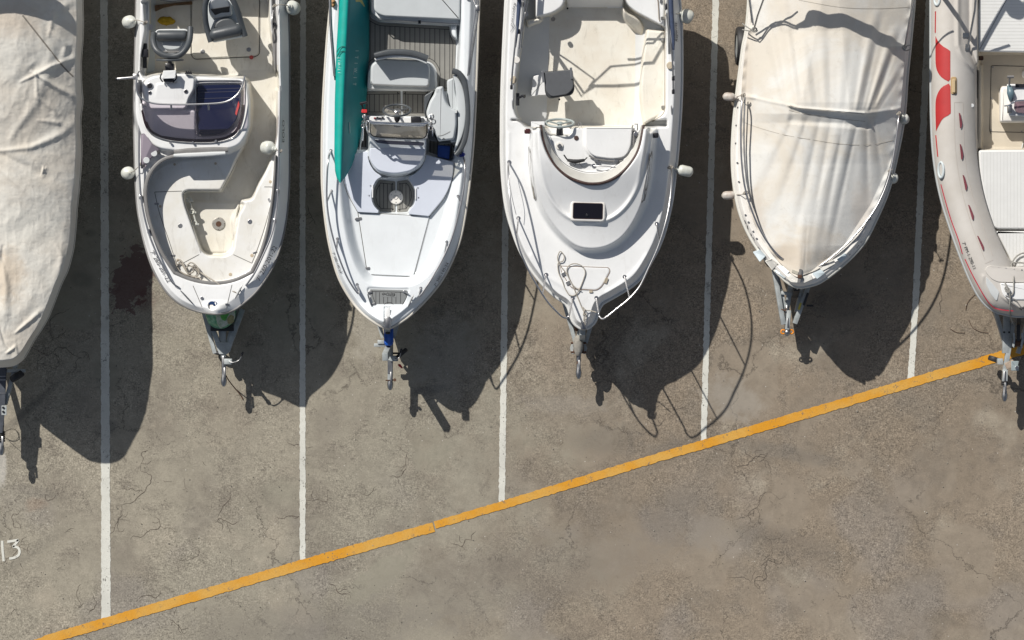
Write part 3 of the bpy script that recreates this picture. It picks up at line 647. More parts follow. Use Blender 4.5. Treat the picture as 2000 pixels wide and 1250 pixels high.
# fenders ------------------------------------------------------------
def ball_fender(label, c, line, r=.085, m=None, L=.22, axis=(0, 0, -1), group='white fenders hung along the bow rider'):
    """c: (px,py,z) eye end of the fender body; line: rope pixel/height points from the eye to the rail"""
    m = m or M_FEND; a = Vector(axis).normalized(); o = P(*c)
    t = thing('fender', label, 'fender', o + a * L, group)
    prof = [(-.045, .012), (-.04, .022), (-.012, .026), (0, r * .45)]
    for k in range(1, 12):
        u = k / 12; prof.append((L * u, r * (math.sin(math.pi * min(u * .5 / .35, .5)) if u < .35 else (1 if u < .7 else math.cos((u - .7) / .3 * math.pi / 2 * .82))) * .97 + .001))
    prof.append((L, r * .2))
    bd = lathe('fender_body', prof, o, a, m, t, 24)
    tube('fender_rope', [tuple(o - a * .04)] + [tuple(P(*q)) for q in line], .0065, M_ROPE, t, 4, 7, world=True)
    # knot at the rail
    e = P(*line[-1]); K = []
    for i in range(3):
        cc = e + Vector(((i - 1) * .012, (i - 1) * .01, .004)); ring = [tuple(cc + Vector((.018 * math.cos(q), .018 * math.sin(q) * (.6 + .2 * i), .012 * math.sin(q * 2 + i)))) for q in np.linspace(0, 2 * math.pi, 10, endpoint=False)]
        K.append(sweep(ring, .0065, 6, True))
    join_mesh('rope_knot', K, M_ROPE, t)
    return t
def cleat(parent, px, py, z, ang, L=.16, m=None):
    """two-post horn cleat"""
    m = m or M_STEELD; c = P(px, py, z); d = Vector((math.cos(rad(-ang)), math.sin(rad(-ang)), 0)); q = []
    q.append(sweep([tuple(c + d * (L * u) + Vector((0, 0, .038 - abs(u) ** 2 * .03 + (.008 if abs(u) > .4 else 0)))) for u in (-.5, -.42, -.25, 0, .25, .42, .5)], [.004, .008, .011, .012, .011, .008, .004], 8))
    for s in (-1, 1): q.append(sweep([tuple(c + d * s * L * .14 + Vector((0, 0, -.004))), tuple(c + d * s * L * .12 + Vector((0, 0, .035)))], .009, 8))
    return join_mesh('cleat', q, m, parent)
def padeye(parent, px, py, z, r=.022, m=None):
    c = P(px, py, z); q = [sweep([tuple(c + Vector((0, 0, -.004))), tuple(c + Vector((0, 0, .004)))], r, 14)]
    return join_mesh('rail_base', q, m or M_STEEL, parent)
def steering_wheel(parent, c, normal, r, m_rim, m_spoke, spokes=3, hub=.05, rim=.014):
    """rim with spokes and a column back to the dash"""
    n = Vector(normal).normalized(); u = Vector((1, 0, 0)); v = n.cross(u).normalized(); c = Vector(c)
    ring = [tuple(c + (u * math.cos(q) + v * math.sin(q)) * r) for q in np.linspace(0, 2 * math.pi, 40, endpoint=False)]
    V, F = sweep(ring, rim, 10, True); w_ = mesh('steering_wheel', V, F, m_rim, parent, True, 60)
    q = []
    for k in range(spokes):
        a = 2 * math.pi * k / spokes + math.pi / 2 + math.pi; q.append(beamg(c - n * .02, c + (u * math.cos(a) + v * math.sin(a)) * (r - .004), .034, .012, up=tuple(n)))
    join_mesh('spokes', q, m_spoke, w_, False)
    lathe('hub', [(-.10, .03), (-.02, .032), (.0, hub), (.012, hub * .8), (.016, .01)], c, n, m_spoke, w_, 20)
    lathe('steering_column', [(0, .045), (.06, .05), (.16, .055)], c - n * .08, -n, M_BLACKG, w_, 18)
    return w_
def band(pts, wd):
    ln = np.array(pts, float); t = np.gradient(ln, axis=0); t /= (np.linalg.norm(t, axis=1)[:, None] + 1e-9); n = np.stack([-t[:, 1], t[:, 0]], -1)
    W = wd if np.isscalar(wd) else np.interp(np.linspace(0, 1, len(ln)), np.linspace(0, 1, len(wd)), wd)[:, None]
    return np.concatenate([ln + n * W / 2, (ln - n * W / 2)[::-1]])
def bandprism(name, line, wd, z0, z1, m, parent=None, bev=2.5, bz=.03):
    """long padded strip following a line: quads only, rounded shoulders"""
    ln = np.array(line, float); t = np.gradient(ln, axis=0); t /= (np.linalg.norm(t, axis=1)[:, None] + 1e-9); n = np.stack([-t[:, 1], t[:, 0]], -1)
    W = np.full((len(ln), 1), float(wd)) if np.isscalar(wd) else np.interp(np.linspace(0, 1, len(ln)), np.linspace(0, 1, len(wd)), wd)[:, None]
    za, zb = zarr(z0, ln), zarr(z1, ln); B = np.minimum(bev, W / 2 * .9); cols = []
    for sgn in (1, -1):
        seq = [(0., None), (0., 0.), (.08, .4), (.30, .75), (.6, .94), (1., 1.)]
        side = []
        for a, h in seq:
            q = ln + n * sgn * (W / 2 - B * a); z = za if h is None else zb - bz * (1 - h); side.append(PN(q[:, 0], q[:, 1], z))
        cols += side if sgn == 1 else side[::-1]
    rings = [np.array([c[i] for c in cols]) for i in range(len(ln))]
    return loft(name, rings, m, parent, (True, True), True, 60)
def resamp(p, n):
    p = np.array(p, float); L = np.concatenate([[0], np.cumsum(np.linalg.norm(np.diff(p, axis=0), axis=1))]); t = np.linspace(0, L[-1], n)
    return np.stack([np.interp(t, L, p[:, k]) for k in range(p.shape[1])], -1)
def rub(Mo, name, r, m, parent, dz=-.02, out=0.0, step=4):
    p = Mo.outline3(dz, 0, step); 
    # drop near-coincident points at the bow
    q = [p[0]]
    for a in p[1:]:
        if np.linalg.norm(a - q[-1]) > .012: q.append(a)
    V, F = sweep(q, r, 8); return mesh(name, V, F, m, parent, True, 60)
def screws(name, pts, z, r, m, parent, dz=.004):
    for x, y in pts:
        zz = (z(np.array([x]), np.array([y]))[0] if callable(z) else z); c = P(x, y, zz); v, f = sweep([tuple(c), tuple(c + Vector((0, 0, dz)))], r, 8)
        mesh('screw' if 'screw' in name else 'stud', v, f, m, parent, True, 50)

# ================================================================== bow rider (second from the left)
out2 = [(268, -170), (267, -80), (266, 0), (264, 100), (262, 200), (263, 300), (267, 390), (274, 438), (284, 481), (298, 523), (320, 563), (345, 589), (371, 603), (400, 611), (430, 613), (454, 607), (475, 593), (502, 568), (531, 525), (548, 480), (558, 434), (563, 388), (565, 340), (565, 250), (565, 100), (563, 0), (561, -170)]
bt = thing('boat', 'white open bow rider boat with grey-padded bow seating, tinted windscreen and two swivel seats', 'boat', P(415, 220, 0))
A = Mould(out2, lambda x, y: 1.20 + .12 * sstep((y - 100) / 400) + .08 * sstep((y - 470) / 130) + .16 * np.exp(-((x - 424) / 20) ** 2) * sstep((y - 585) / 22))
pad = spl([(447, 299), (400, 300), (352, 303), (318, 312), (296, 333), (286, 358), (284, 385), (290, 425), (302, 462), (318, 497), (341, 533)], 6)
padf = spl([(341, 533), (370, 545), (400, 552), (430, 553), (462, 546), (492, 531)], 6); padr = spl([(492, 531), (510, 492), (523, 446), (531, 395), (536, 345), (538, 303)], 6)
basin = np.concatenate([pad, padf[1:], padr[1:], np.array([[538, 290], [480, 280]])])
A.edge(9, 19, lambda y: .30 - .22 * sstep((y - 390) / 150))
A.flat(basin, 1.10, 7, mi=1)
cock = rnd([(291, -155, 12), (292, 60, 30), (289, 110, 30), (280, 165, 4), (380, 160, 0), (470, 175, 0), (545, 175, 0), (541, 120, 20), (528, 60, 40), (526, 0, 30), (524, -155, 12)])
A.flat(cock, .70, 7, mi=2)
passg = rnd([(470, 140, 0), (543, 140, 0), (541, 200, 20), (541, 265, 20), (533, 300, 20), (518, 335, 20), (503, 362, 10), (492, 388, 6), (472, 392, 3), (461, 440, 20), (455, 488, 8), (440, 499, 8), (408, 499, 8), (394, 490, 8), (374, 436, 20), (361, 398, 10), (358, 378, 8), (366, 373, 5), (432, 373, 4), (450, 340, 10), (464, 308, 8), (480, 280, 10), (490, 240, 10), (487, 190, 10)])
A.flat(passg, lambda x, y: .72 + .04 * sstep((y - 300) / 100), 5, mi=2)
A.flat(rnd([(372, 392), (478, 396), (462, 425), (452, 494), (408, 494), (393, 482), (378, 440), (368, 404)], 8), .80, 6, mi=2)
A.flat(rnd([(452, 430, 6), (466, 398, 4), (462, 440, 6), (455, 470, 6)], 4), .90, 4)
cons = rnd([(262, 158), (262, 230), (276, 270), (308, 292), (360, 299), (430, 297), (468, 287), (487, 258), (490, 205), (484, 152), (380, 146), (366, 142), (345, 140), (290, 146)], 14)
A.flat(cons, 1.38, 9, mi=0)
A.flat(rnd([(274, 165), (274, 215), (286, 258), (322, 275), (400, 280), (450, 272), (472, 250), (480, 210), (478, 160)], 14), lambda x, y: 1.34 + .0 * y, 4)
A.flat(rnd([(382, 160), (474, 158), (474, 215), (463, 245), (440, 262), (384, 266)], 8), 1.30, 3)
dash = rnd([(276, 172), (283, 155), (300, 147), (318, 145), (340, 143), (370, 143), (382, 151), (380, 176), (370, 192), (364, 214), (290, 214), (282, 196)], 7)
A.flat(dash, 1.58, 4)
A.flat(rnd([(306, 164), (302, 193), (358, 193), (354, 160)], 3), lambda x, y: 1.60 - .0004 * (y - 145), 3)
A.flat(rnd([(276, 200), (284, 250), (300, 266), (382, 272), (384, 214), (290, 210)], 10), lambda x, y: 1.54 - .0030 * (y - 205), 6, mode='max')
A.ridge(spl([(295, 345), (312, 330), (340, 318), (400, 312), (436, 312)], 5), 3, .006)
A.flat(rnd([(346, 596), (400, 562), (440, 562), (400, 600)], 8), .0, 4, add=True)
A.flat(circ(414, 598, 7), -.10, 2.5, add=True)
# right hand side pocket and moulded lips
A.flat(rnd([(529, -20), (531, 70), (538, 140), (544, 148), (543, 60), (541, -20)], 5), 1.02, 5)
A.flat(rnd([(276, 5), (282, 8), (285, 60), (276, 110), (274, 140), (281, 150), (289, 110), (291, 60), (290, 0)], 4), 1.00, 5)
A.blur(1)
A.build('deck', None, bt, [M_GEL, mat('bow_seat_gelcoat', (.77, .77, .75), .35, var=.12, vscale=3, var_col=(.70, .68, .62), grime=.3, coat=.1), M_PASS])
A.hull('hull', mat('grey_blue_hull', (.56, .60, .60), .3, var=.12, vscale=2), bt)
rub(A, 'rub_rail', .018, M_GREYPAD, bt, dz=.0)
Az = A.z
# deck lines
for _l in ([[(302, 375), (360, 373)], spl([(302, 375), (312, 418), (330, 470), (346, 520)], 5), [(389, 497), (357, 514)], [(451, 495), (492, 514)], spl([(492, 514), (505, 480), (521, 430), (534, 376)], 5), [(516, 365), (534, 365)],
       [(377, 558), (397, 605)], [(453, 556), (441, 607)]]): strips('panel_gap', [_l], 1.1, Az, M_SEAM, bt)
strips('footwell_groove', [rnd([(433, 371.5), (366, 371.5), (356.5, 378), (360, 400), (373, 437), (392, 494)], 5, closed=False), [(433, 371.5), (464, 312)], ], 2.0, Az, mat('grey_bead', (.38, .38, .36), .6), bt)
# padding band, in three lengths like the photograph
for q, wd in ((pad[3:], [3, 7, 8, 8, 7.5, 7, 7]), (padf, [7, 8, 8, 8, 8, 7]), (padr, [8, 7, 6, 5, 5, 4])):
    bandprism('coaming_padding', resamp(q, 40), wd, 1.14, 1.365, M_GREYPAD, bt, 2.6, .03)
bandprism('seat_back_cushion', resamp(spl([(340, 297), (390, 294), (445, 292)], 4), 20), [9, 12, 12, 12, 9], 1.25, 1.42, M_GREYPAD, bt, bev=3, bz=.03)
bandprism('seat_back_facing', resamp(spl([(339, 304), (390, 302), (440, 299)], 4), 24), [7, 9, 9, 9, 7], 1.20, 1.445, M_WVIN, bt, bev=3, bz=.03)
# floor hatch outline, fittings
strips('hatch_seam', [rnd([(373, -60), (373, 108, 7), (380, 116, 7), (498, 111, 7), (507, 106, 5), (507, -60)], 5, closed=False)], 1.5, .705, M_SEAM, bt)
prism('floor_hatch', rnd([(375, -60), (375, 106), (381, 113.5), (497, 109), (505, 104), (505, -60)], 6), .66, .712, M_CREAM, bt, bev=1.2)
for x, y in ((396, 101), (486, 97)): disc('hatch_latch', x, y, .712, 4.5, M_STEELD, bt)
disc('drain_cap', 491, 112, .712, 4, mat('faded_red_plastic', (.42, .07, .06), .5), bt)
for x, y, r in ((341, 321, 2.6), (421, 319.5, 2.6), (528, 355, 3), (313, 403, 2.6), (347, 508, 3), (352, 441, 4.6), (492, 499, 3.4), (450, 536, 3.4)):
    disc('socket_cap', x, y, Az, r, mat('tan_plastic', (.48, .40, .29), .5) if r < 4 else M_STEELD, bt, .004)
disc('drink_fitting', 488, 433, Az, 4.6, M_STEEL, bt)
for x, y, a in ((306, 398, 0), (526, 391, 70), (338, 499, 0), (498, 493, -20), (444, 595, 10)):
    prism('hinge', rect(x - 4.5, y - 2, x + 4.5, y + 2, 2, a), lambda p, q: Az(p, q) - .005, lambda p, q: Az(p, q) + .007, M_STEELD, bt, .6)
tr = prism('table_socket', circ(427, 437, 13, 30), .79, .815, mat('socket_metal', (.42, .40, .36), .45, .5, var=.3, vscale=30), bt, bev=1.5)
prism('socket_recess', circ(427, 437.5, 5.6, 20), .80, .8175, M_RUST, tr, bev=.5)
screws('socket_screws', [(427, 426), (427, 448.5), (416, 437), (438, 437)], .815, .006, M_BLACK, tr)
# rod holder rings along the footwell side
for x, y in ((369, 390), (375, 413), (380, 436)):
    V, F = sweep([tuple(P(x, y, .95) + Vector((.032 * math.cos(q), .032 * math.sin(q), 0))) for q in np.linspace(0, 2 * math.pi, 18, endpoint=False)], .009, 7, True)
    h = mesh('rod_holder', V, F, M_FEND, bt, True, 60)
    bevelled('rod_holder_arm', boxg(P(x + 5, y + 2, .93), .05, .03, .04), M_FEND, h)
tube('rod_holder_strip', [(371, 396, .93), (377, 415, .93), (384, 440, .93)], .014, M_FEND, bt)
# dash instruments
dz_ = lambda x, y: Az(x, y)
for x, y, r in ((292.5, 168, 6.8), (292.5, 181, 3.6), (363, 178.5, 4.2)):
    gsk = disc('gauge_bezel', x, y, dz_, r, M_STEEL, bt, .012); disc('gauge_face', x, y, lambda a, b: dz_(a, b) + .012, r * .75, M_BLACKG, gsk, .002)
prism('chart_screen', rnd([(319, 138), (344, 137), (342, 153), (316, 154)], 1.5), 1.66, 1.73, M_GEL, bt, 1.0)
br = prism('screen_bracket', rnd([(318, 152), (340, 152), (339, 160), (320, 160)], 2), 1.60, 1.66, M_BLACKG, bt, 1.0)
tube('bracket_arm', [(316, 143, 1.66), (313, 152, 1.66), (318, 160, 1.65)], .010, M_BLACKG, bt, 3); tube('bracket_arm', [(343, 143, 1.66), (345, 152, 1.66), (338, 160, 1.65)], .010, M_BLACKG, bt, 3)
tube('cable', [(322, 160, 1.64), (328, 164, 1.64), (334, 160, 1.64), (342, 162, 1.63), (346, 159, 1.63)], .004, M_STEELD, bt, 4, 6)
sw = prism('switch_panel', rnd([(362, 140), (374, 140), (376, 145), (361, 145)], 1), 1.58, 1.64, M_BLACKG, bt, .6)
for x in (364, 368.5, 373): lathe('switch', [(0, .006), (.02, .005), (.026, .002)], P(x, 141, 1.63), (0, .7, .7), M_BLACKG, sw, 8)
steering_wheel(bt, P(332, 117, 1.48), (0, 1, .14), .185, M_GREYV, M_BLACKG, 3, .045, .015)
bevelled('wheel_mount', boxg(P(332, 134, 1.45), .12, .14, .12), M_BLACKG, bt, .01)
# windscreen
Bc = resamp(spl([(276, 156, 1.45), (277, 200, 1.42), (283, 240, 1.40), (297, 262, 1.39), (335, 275, 1.385), (400, 279, 1.385), (440, 274, 1.385), (463, 261, 1.39), (474, 236, 1.40), (479, 200, 1.42), (479, 156, 1.45)], 6), 60)
Tc = resamp(spl([(268, 148, 1.76), (266, 166, 1.76), (272, 188, 1.76), (296, 201, 1.76), (340, 204, 1.76), (400, 203, 1.76), (440, 199, 1.76), (462, 186, 1.76), (473, 168, 1.76), (478, 148, 1.76)], 6), 60)
def ruled(name, A_, B_, m, parent, th=.004):
    rings = []
    for t in np.linspace(0, 1, 5):
        q = A_ * (1 - t) + B_ * t; rings.append(np.array([tuple(P(*a)) for a in q]))
    return loft(name, rings, m, parent, (False, False), True, 60, closed=False)
ws = ruled('windscreen', Bc, Tc, glassy('purple_tinted_screen', (.86, .79, .86), .05), bt)
tube('windscreen_rail', [tuple(a) for a in Tc], .013, M_STEEL, bt)
tube('windscreen_trim', [tuple(a + [0, 0, .012]) for a in Bc], .009, M_STEELD, bt)
strips('windscreen_seal', [spl([(279, 215), (286, 243), (300, 261), (337, 272), (400, 275.5), (438, 271), (460, 258), (471, 236), (476, 205)], 6)], 7.0, lambda x, y: Az(x, y), mat('dark_seal', (.03, .018, .022), .3), bt, dz=.012)
screws('seal_studs', [(333, 279), (377, 278.5), (422, 275.5)], 1.40, .017, M_STEEL, bt, .03)
for x, x2 in ((334, 0), (407, 0)): tube('screen_clip', [(x, 204, 1.76), (x + 1, 215, 1.735)], .014, M_STEELD, bt)
prism('companion_hatch', rnd([(384, 166), (472, 164), (470, 205), (462, 235), (448, 252), (428, 262), (388, 264)], 8), 1.32, 1.395, mat('navy_hatch_acrylic', (.010, .014, .045), .1, coat=.4), bt, 2)
M_TRK = mat('track_grey', (.045, .045, .07), .4)
for _l in ([[(385, 175), (470, 172)], [(385, 181), (470, 178)], [(386, 193), (468, 190)], [(388, 255), (444, 252)], [(389, 259), (438, 257)]]): strips('hatch_track', [_l], 1.2, 1.397, M_TRK, bt, dz=.001)
tube('hatch_frame', [(384, 262, 1.40), (382, 230, 1.40), (382, 170, 1.41), (386, 163, 1.41), (430, 161, 1.41), (472, 162, 1.41)], .010, M_STEEL, bt, 4)
prism('red_sticker', rnd([(466, 196), (468, 205), (462, 226), (459, 222)], 1), 1.39, 1.44, mat('red_label', (.55, .05, .04), .5), bt, .3)
# cup holder panel
cpn = sheet('cup_panel', rnd([(275, 262), (282, 260), (296, 280), (313, 293), (304, 301), (292, 312), (283, 328), (275, 330)], 3), lambda x, y: Az(x, y), mat('mauve_tinted_panel', (.30, .26, .30), .3), bt, .05)
for x, y in ((284.5, 291), (301, 299.5), (286, 313)):
    c_ = disc('cup_holder', x, y, 1.36, 6.2, M_WVIN, bt, .012)
for x, y in ((281, 275), (310, 298), (280, 324)): disc('mount_knob', x, y, 1.37, 3.2, M_BLACK, bt, .03)
# handrails on both gunwales
tube('gunwale_rail', [(274, 212, 1.30), (272, 250, 1.36), (272, 330, 1.37), (277, 395, 1.38), (289, 450, 1.40), (307, 497, 1.42), (323, 528, 1.43), (337, 552, 1.43), (350, 562, 1.40)], .014, M_STEEL, bt, 6)
tube('gunwale_rail', [(547, 168, 1.28), (546, 250, 1.36), (544, 330, 1.37), (542, 390, 1.38), (537, 432, 1.40), (528, 465, 1.42), (513, 500, 1.43), (496, 535, 1.43), (480, 558, 1.40)], .014, M_STEEL, bt, 6)
for x, y in ((275, 385), (291, 452), (543, 374), (537, 431)): bevelled('rail_stanchion', boxg(P(x, y, 1.33), .045, .07, .06), M_STEEL, bt, .015)
cleat(bt, 365, 580, Az(365, 580)[0], 47, .27); cleat(bt, 467, 570, Az(467, 570)[0], -62, .22)
disc('deck_eye', 394, 582, Az, 3, M_STEEL, bt, .02)
disc('anchor_roller_plate', 414, 600, lambda x, y: Az(x, y) + .0, 5.5, M_GELW, bt, .01)
ov = prism('oval_badge', circ(416, 593, 8.6, 28, 4.8), lambda x, y: Az(x, y) - .002, lambda x, y: Az(x, y) + .004, mat('navy_badge', (.02, .045, .12), .3), bt, .4)
strips('badge_mark', [[(409, 594.5), (423, 594.5)], [(412, 596.5), (420, 596.5)]], .8, Az, M_WVIN, ov, dz=.006); text('badge_letter', 'c', 413.5, 592.5, 4.2, 0, Az, M_WVIN, ov, 1.2, .006)
text('registration_lettering', '7ª 260-201-22', 292.5, 492, 8.2, 60.5, lambda x, y: np.maximum(Az(x, y), Az(x + 5, y - 3)), M_TEXT, bt, 1.04, .014)
text('registration_lettering', '7ª 260-201-22', 507.5, 550, 8.6, -63, lambda x, y: np.maximum(Az(x, y), Az(x - 6, y - 3)), M_TEXT, bt, 1.08, .014)
text('hull_lettering', 'EOLO', 555.5, 279, 4, -90, Az, M_TEXT, bt, 3.0, .03)
# side fittings
tube('side_rod_holder', [(262, 151, 1.50), (245, 152.5, 1.50), (228, 154, 1.49)], .020, M_STEEL, bt, 0, 12)
tube('rod_holder_cap', [(229, 154, 1.49), (226, 154.2, 1.49)], .024, M_BLACKG, bt, 0, 12)
bevelled('rail_clamp', boxg(P(266, 150, 1.52), .09, .08, .08), M_STEELD, bt, .012); tube('clamp_lever', [(266, 150, 1.55), (272, 139, 1.6)], .010, M_STEELD, bt)
tb = tube('control_box', [(283, 85, 1.06), (283, 133, 1.06)], .032, M_BLACKG, bt, 0, 10); bevelled('control_lever', boxg(P(283, 104, 1.12), .10, .12, .06), M_BLACKG, tb, .012)
disc('gunwale_fitting', 279, 57, 1.02, 4, M_BLACKG, bt, .03); disc('rod_socket', 293, 53, .98, 6, M_STEEL, bt, .01)
strips('toe_groove', [rnd([(277, 18), (281, 18), (281, 42), (277, 42), (277, 18)], 2, closed=False)], .8, 1.0, M_SEAML, bt, dz=.02)
tube('grab_handle', [(533, 20, 1.05), (531, 40, 1.12), (532, 60, 1.05)], .008, M_STEEL, bt, 3); tube('grab_handle', [(534, 55, 1.05), (533, 68, 1.1), (534, 82, 1.04)], .014, M_GREYPAD, bt, 3)
disc('side_knob', 536, 47, 1.06, 3.4, M_BLACKG, bt, .03)
prism('side_pocket_board', rnd([(536, -10), (541, 40), (542, 110), (539, 148), (533, 110), (531, 50), (530, -10)], 3), .9, 1.035, M_GREYPAD, bt, .8)
# wooden plank and yellow cloth lying in the cockpit
pk = prism('wooden_plank', rnd([(302, 10), (375, 2), (376, 9), (340, 11), (318, 16), (303, 23)], 2), .705, .74, mat('brown_wood', (.20, .115, .055), .7, var=.5, vscale=14), None, .8)
top_mesh(pk, 'worn brown wooden plank lying across the cockpit floor of the bow rider', 'plank')
def rag(name, label, cx, cy, rx, ry, z, m, seed, h=.05):
    th = np.linspace(0, 2 * math.pi, 36, endpoint=False); rr = 1 + .28 * (fbm(np.cos(th) * 2 + seed, np.sin(th) * 2 + seed, 3) - .5) * 2; V = [tuple(P(cx, cy, z + h * .6))]; F = []
    for k in range(1, 6):
        f = k / 5
        for i, t in enumerate(th):
            x, y = cx + rx * f * rr[i] * math.cos(t), cy + ry * f * rr[i] * math.sin(t)
            V.append(tuple(P(x, y, z + .004 + h * (1 - f ** 3) * (.35 + .9 * float(fbm(np.array([x * .22 + seed]), np.array([y * .22]), 3)[0])))))
    for i in range(36): F.append((0, 1 + (i + 1) % 36, 1 + i))
    for k in range(4):
        for i in range(36): a = 1 + k * 36 + i; b_ = 1 + k * 36 + (i + 1) % 36; F.append((a, b_, b_ + 36, a + 36))
    return top_mesh(mesh(name, V, F, m, None, True), label, 'cloth')
rag('yellow_cloth', 'crumpled mustard yellow cloth on the cockpit floor behind the helm seat', 325, 41, 16, 9, .70, mat('mustard_cloth', (.55, .35, .015), .85, var=.35, vscale=9), 3, .09)
# swivel seats
def arm(name, pts, r, m, par): return tube(name, pts, r, m, par, 5, 12)
s1 = thing('swivel_seat', 'grey and white swivel helm seat turned backwards against the steering wheel', 'boat seat', P(335, 84, .70), 'swivel seats in the bow rider')
lathe('pedestal', [(0, .13), (.02, .12), (.03, .05), (.34, .045), (.36, .12)], P(335, 84, .70), (0, 0, 1), M_STEELD, s1, 18)
prism('seat_shell', rnd([(302, 57), (370, 56), (369, 84), (356, 106), (335, 110), (313, 106), (301, 84)], 12), 1.04, 1.20, M_WVIN, s1, 4, .04)
prism('seat_cushion', rnd([(313, 78), (359, 77), (352, 96), (335, 99), (320, 96)], 8), 1.16, 1.235, M_LVIN, s1, 3, .03)
arm('backrest_roll', [(301, 66, 1.26), (299, 80, 1.36), (305, 97, 1.44), (319, 107, 1.46), (335, 110, 1.46), (351, 107, 1.46), (363, 95, 1.43), (370, 79, 1.35), (372, 54, 1.26)], .045, M_GREYV, s1)
tube('front_bolster', [(306, 70, 1.26), (310, 70, 1.26), (336, 70, 1.27), (362, 70, 1.26), (366, 70, 1.26)], [.045, .08, .082, .08, .045], M_GREYV, s1, 4, 16)
prism('dark_insert', rnd([(320, 99), (350, 99), (352, 103), (316, 103)], 1), 1.24, 1.30, M_GREYPAD, s1, 1)
s2 = thing('swivel_seat', 'grey and white swivel passenger seat facing the bow, beside the floor hatch', 'boat seat', P(436, 45, .70), 'swivel seats in the bow rider')
lathe('pedestal', [(0, .13), (.02, .12), (.03, .05), (.34, .045), (.36, .12)], P(440, 62, .70), (0, 0, 1), M_STEELD, s2, 18)
prism('seat_shell', rnd([(401, 0), (412, -10), (444, -14), (456, 2), (468, 32), (478, 72), (414, 84), (404, 50)], 8), 1.04, 1.16, M_LVIN, s2, 4, .04)
prism('backrest', rnd([(407, 6), (416, -4), (440, -6), (450, 6), (455, 30), (416, 38), (408, 26)], 7), lambda x, y: 1.1, lambda x, y: 1.46 - .006 * (y + 4), M_WVIN, s2, 4, .04)
prism('dark_insert', rnd([(411, 18), (449, 12), (448, 24), (432, 25), (420, 30)], 2), 1.2, lambda x, y: 1.475 - .006 * (y + 4), M_BLACK, s2, 1)
prism('seat_cushion', rnd([(417, 56), (420, 44), (432, 36), (450, 34), (461, 44), (466, 54), (440, 62)], 7), 1.1, 1.235, M_GREYV, s2, 4, .04)
arm('armrest_roll', [(406, -6, 1.42), (401, 10, 1.38), (401, 34, 1.32), (404, 54, 1.27), (412, 82, 1.24)], .042, M_GREYV, s2)
arm('armrest_roll', [(447, -12, 1.42), (456, 2, 1.40), (465, 24, 1.35), (471, 44, 1.29), (479, 71, 1.24)], .042, M_GREYV, s2)
tube('front_bolster', [(415, 69, 1.24), (419, 68, 1.25), (443, 63, 1.26), (466, 58, 1.25), (470, 57, 1.24)], [.05, .09, .092, .09, .05], M_GREYV, s2, 4, 16)
# aft bench and its dark cushion (mostly beyond the picture)
prism('stern_bench', rnd([(296, -150), (520, -150), (520, -40), (470, -38), (380, -34), (296, -30)], 8), .7, 1.08, M_GEL, bt, 2)
prism('bench_cushion', rnd([(292, -140), (520, -140), (520, -30), (400, -30), (390, 0), (330, 4), (300, -2)], 8), 1.08, 1.16, M_GREYV, bt, 3)
# rope lying on the bow seat, made fast to the cleat
def rope(name, label, runs, m, r=.0075, cat='rope', n=5):
    q = []
    for run in runs:
        p = spl(run, n); q.append(sweep([tuple(P(*a)) for a in p], r, 8))
    V = []; F = []
    for v, f in q:
        b = len(V); V += list(v); F += [tuple(i + b for i in g_) for g_ in f]
    return top_mesh(mesh(name, V, F, m, None, True, 70), label, cat)
zb = 1.115
rope('mooring_rope', 'weathered mooring rope coiled on the bow seat and made fast to the bow cleat', [
    [(404, 613, 1.10), (401, 600, 1.36), (400, 585, 1.345), (396, 565, 1.34), (393, 550, 1.345), (390, 543, 1.25), (378, 541, 1.130), (362, 536, 1.130), (350, 528, 1.130), (347, 518, 1.130), (352, 514, 1.130), (358, 520, 1.135), (364, 530, 1.140), (372, 538, 1.145), (382, 540, 1.140), (388, 534, 1.150), (380, 524, 1.155), (370, 519, 1.150), (364, 524, 1.160), (368, 534, 1.160), (378, 530, 1.160), (376, 520, 1.170), (382, 522, 1.160)],
    [(382, 522, 1.150), (390, 531, 1.150), (402, 539, 1.200), (420, 550, 1.35), (440, 564, 1.345), (452, 572, 1.36), (462, 573, 1.37), (469, 570, 1.38), (466, 577, 1.37), (456, 574, 1.38), (450, 569, 1.36), (458, 570, 1.39), (468, 577, 1.36)],
    [(346, 520, 1.150), (344, 512, 1.140), (349, 507, 1.140), (356, 512, 1.150), (362, 524, 1.170), (368, 536, 1.170), (376, 541, 1.150), (386, 538, 1.160), (389, 528, 1.160), (380, 516, 1.160), (372, 513, 1.150), (366, 518, 1.180)]], M_ROPE, .0105)
# fenders of the bow rider
ball_fender('white ball fender hanging outside the helm, left of the yellow cloth', (259, 41, 1.12), [(268, 39, 1.22), (280, 43, 1.28), (284, 45, 1.24)], .095, axis=(-.55, .0, -.85), L=.24)
ball_fender('white ball fender hanging outside the left gunwale beside the cup holders', (254, 337, 1.10), [(262, 334, 1.24), (268, 328, 1.36), (276, 320, 1.30)], .095, axis=(-.4, 0, -.9), L=.24)
ball_fender('white ball fender lying inboard on the right side passage of the bow rider', (536, 291, 1.22), [(542, 293, 1.33), (547, 296, 1.36)], .10, axis=(-.8, .2, -.5), L=.24)
ball_fender('white ball fender hanging outside the right gunwale next to the white bay line', (565, 12, 1.10), [(556, 10, 1.24), (546, 9, 1.28), (536, 12, 1.26)], .105, axis=(.3, -.05, -.95), L=.25)
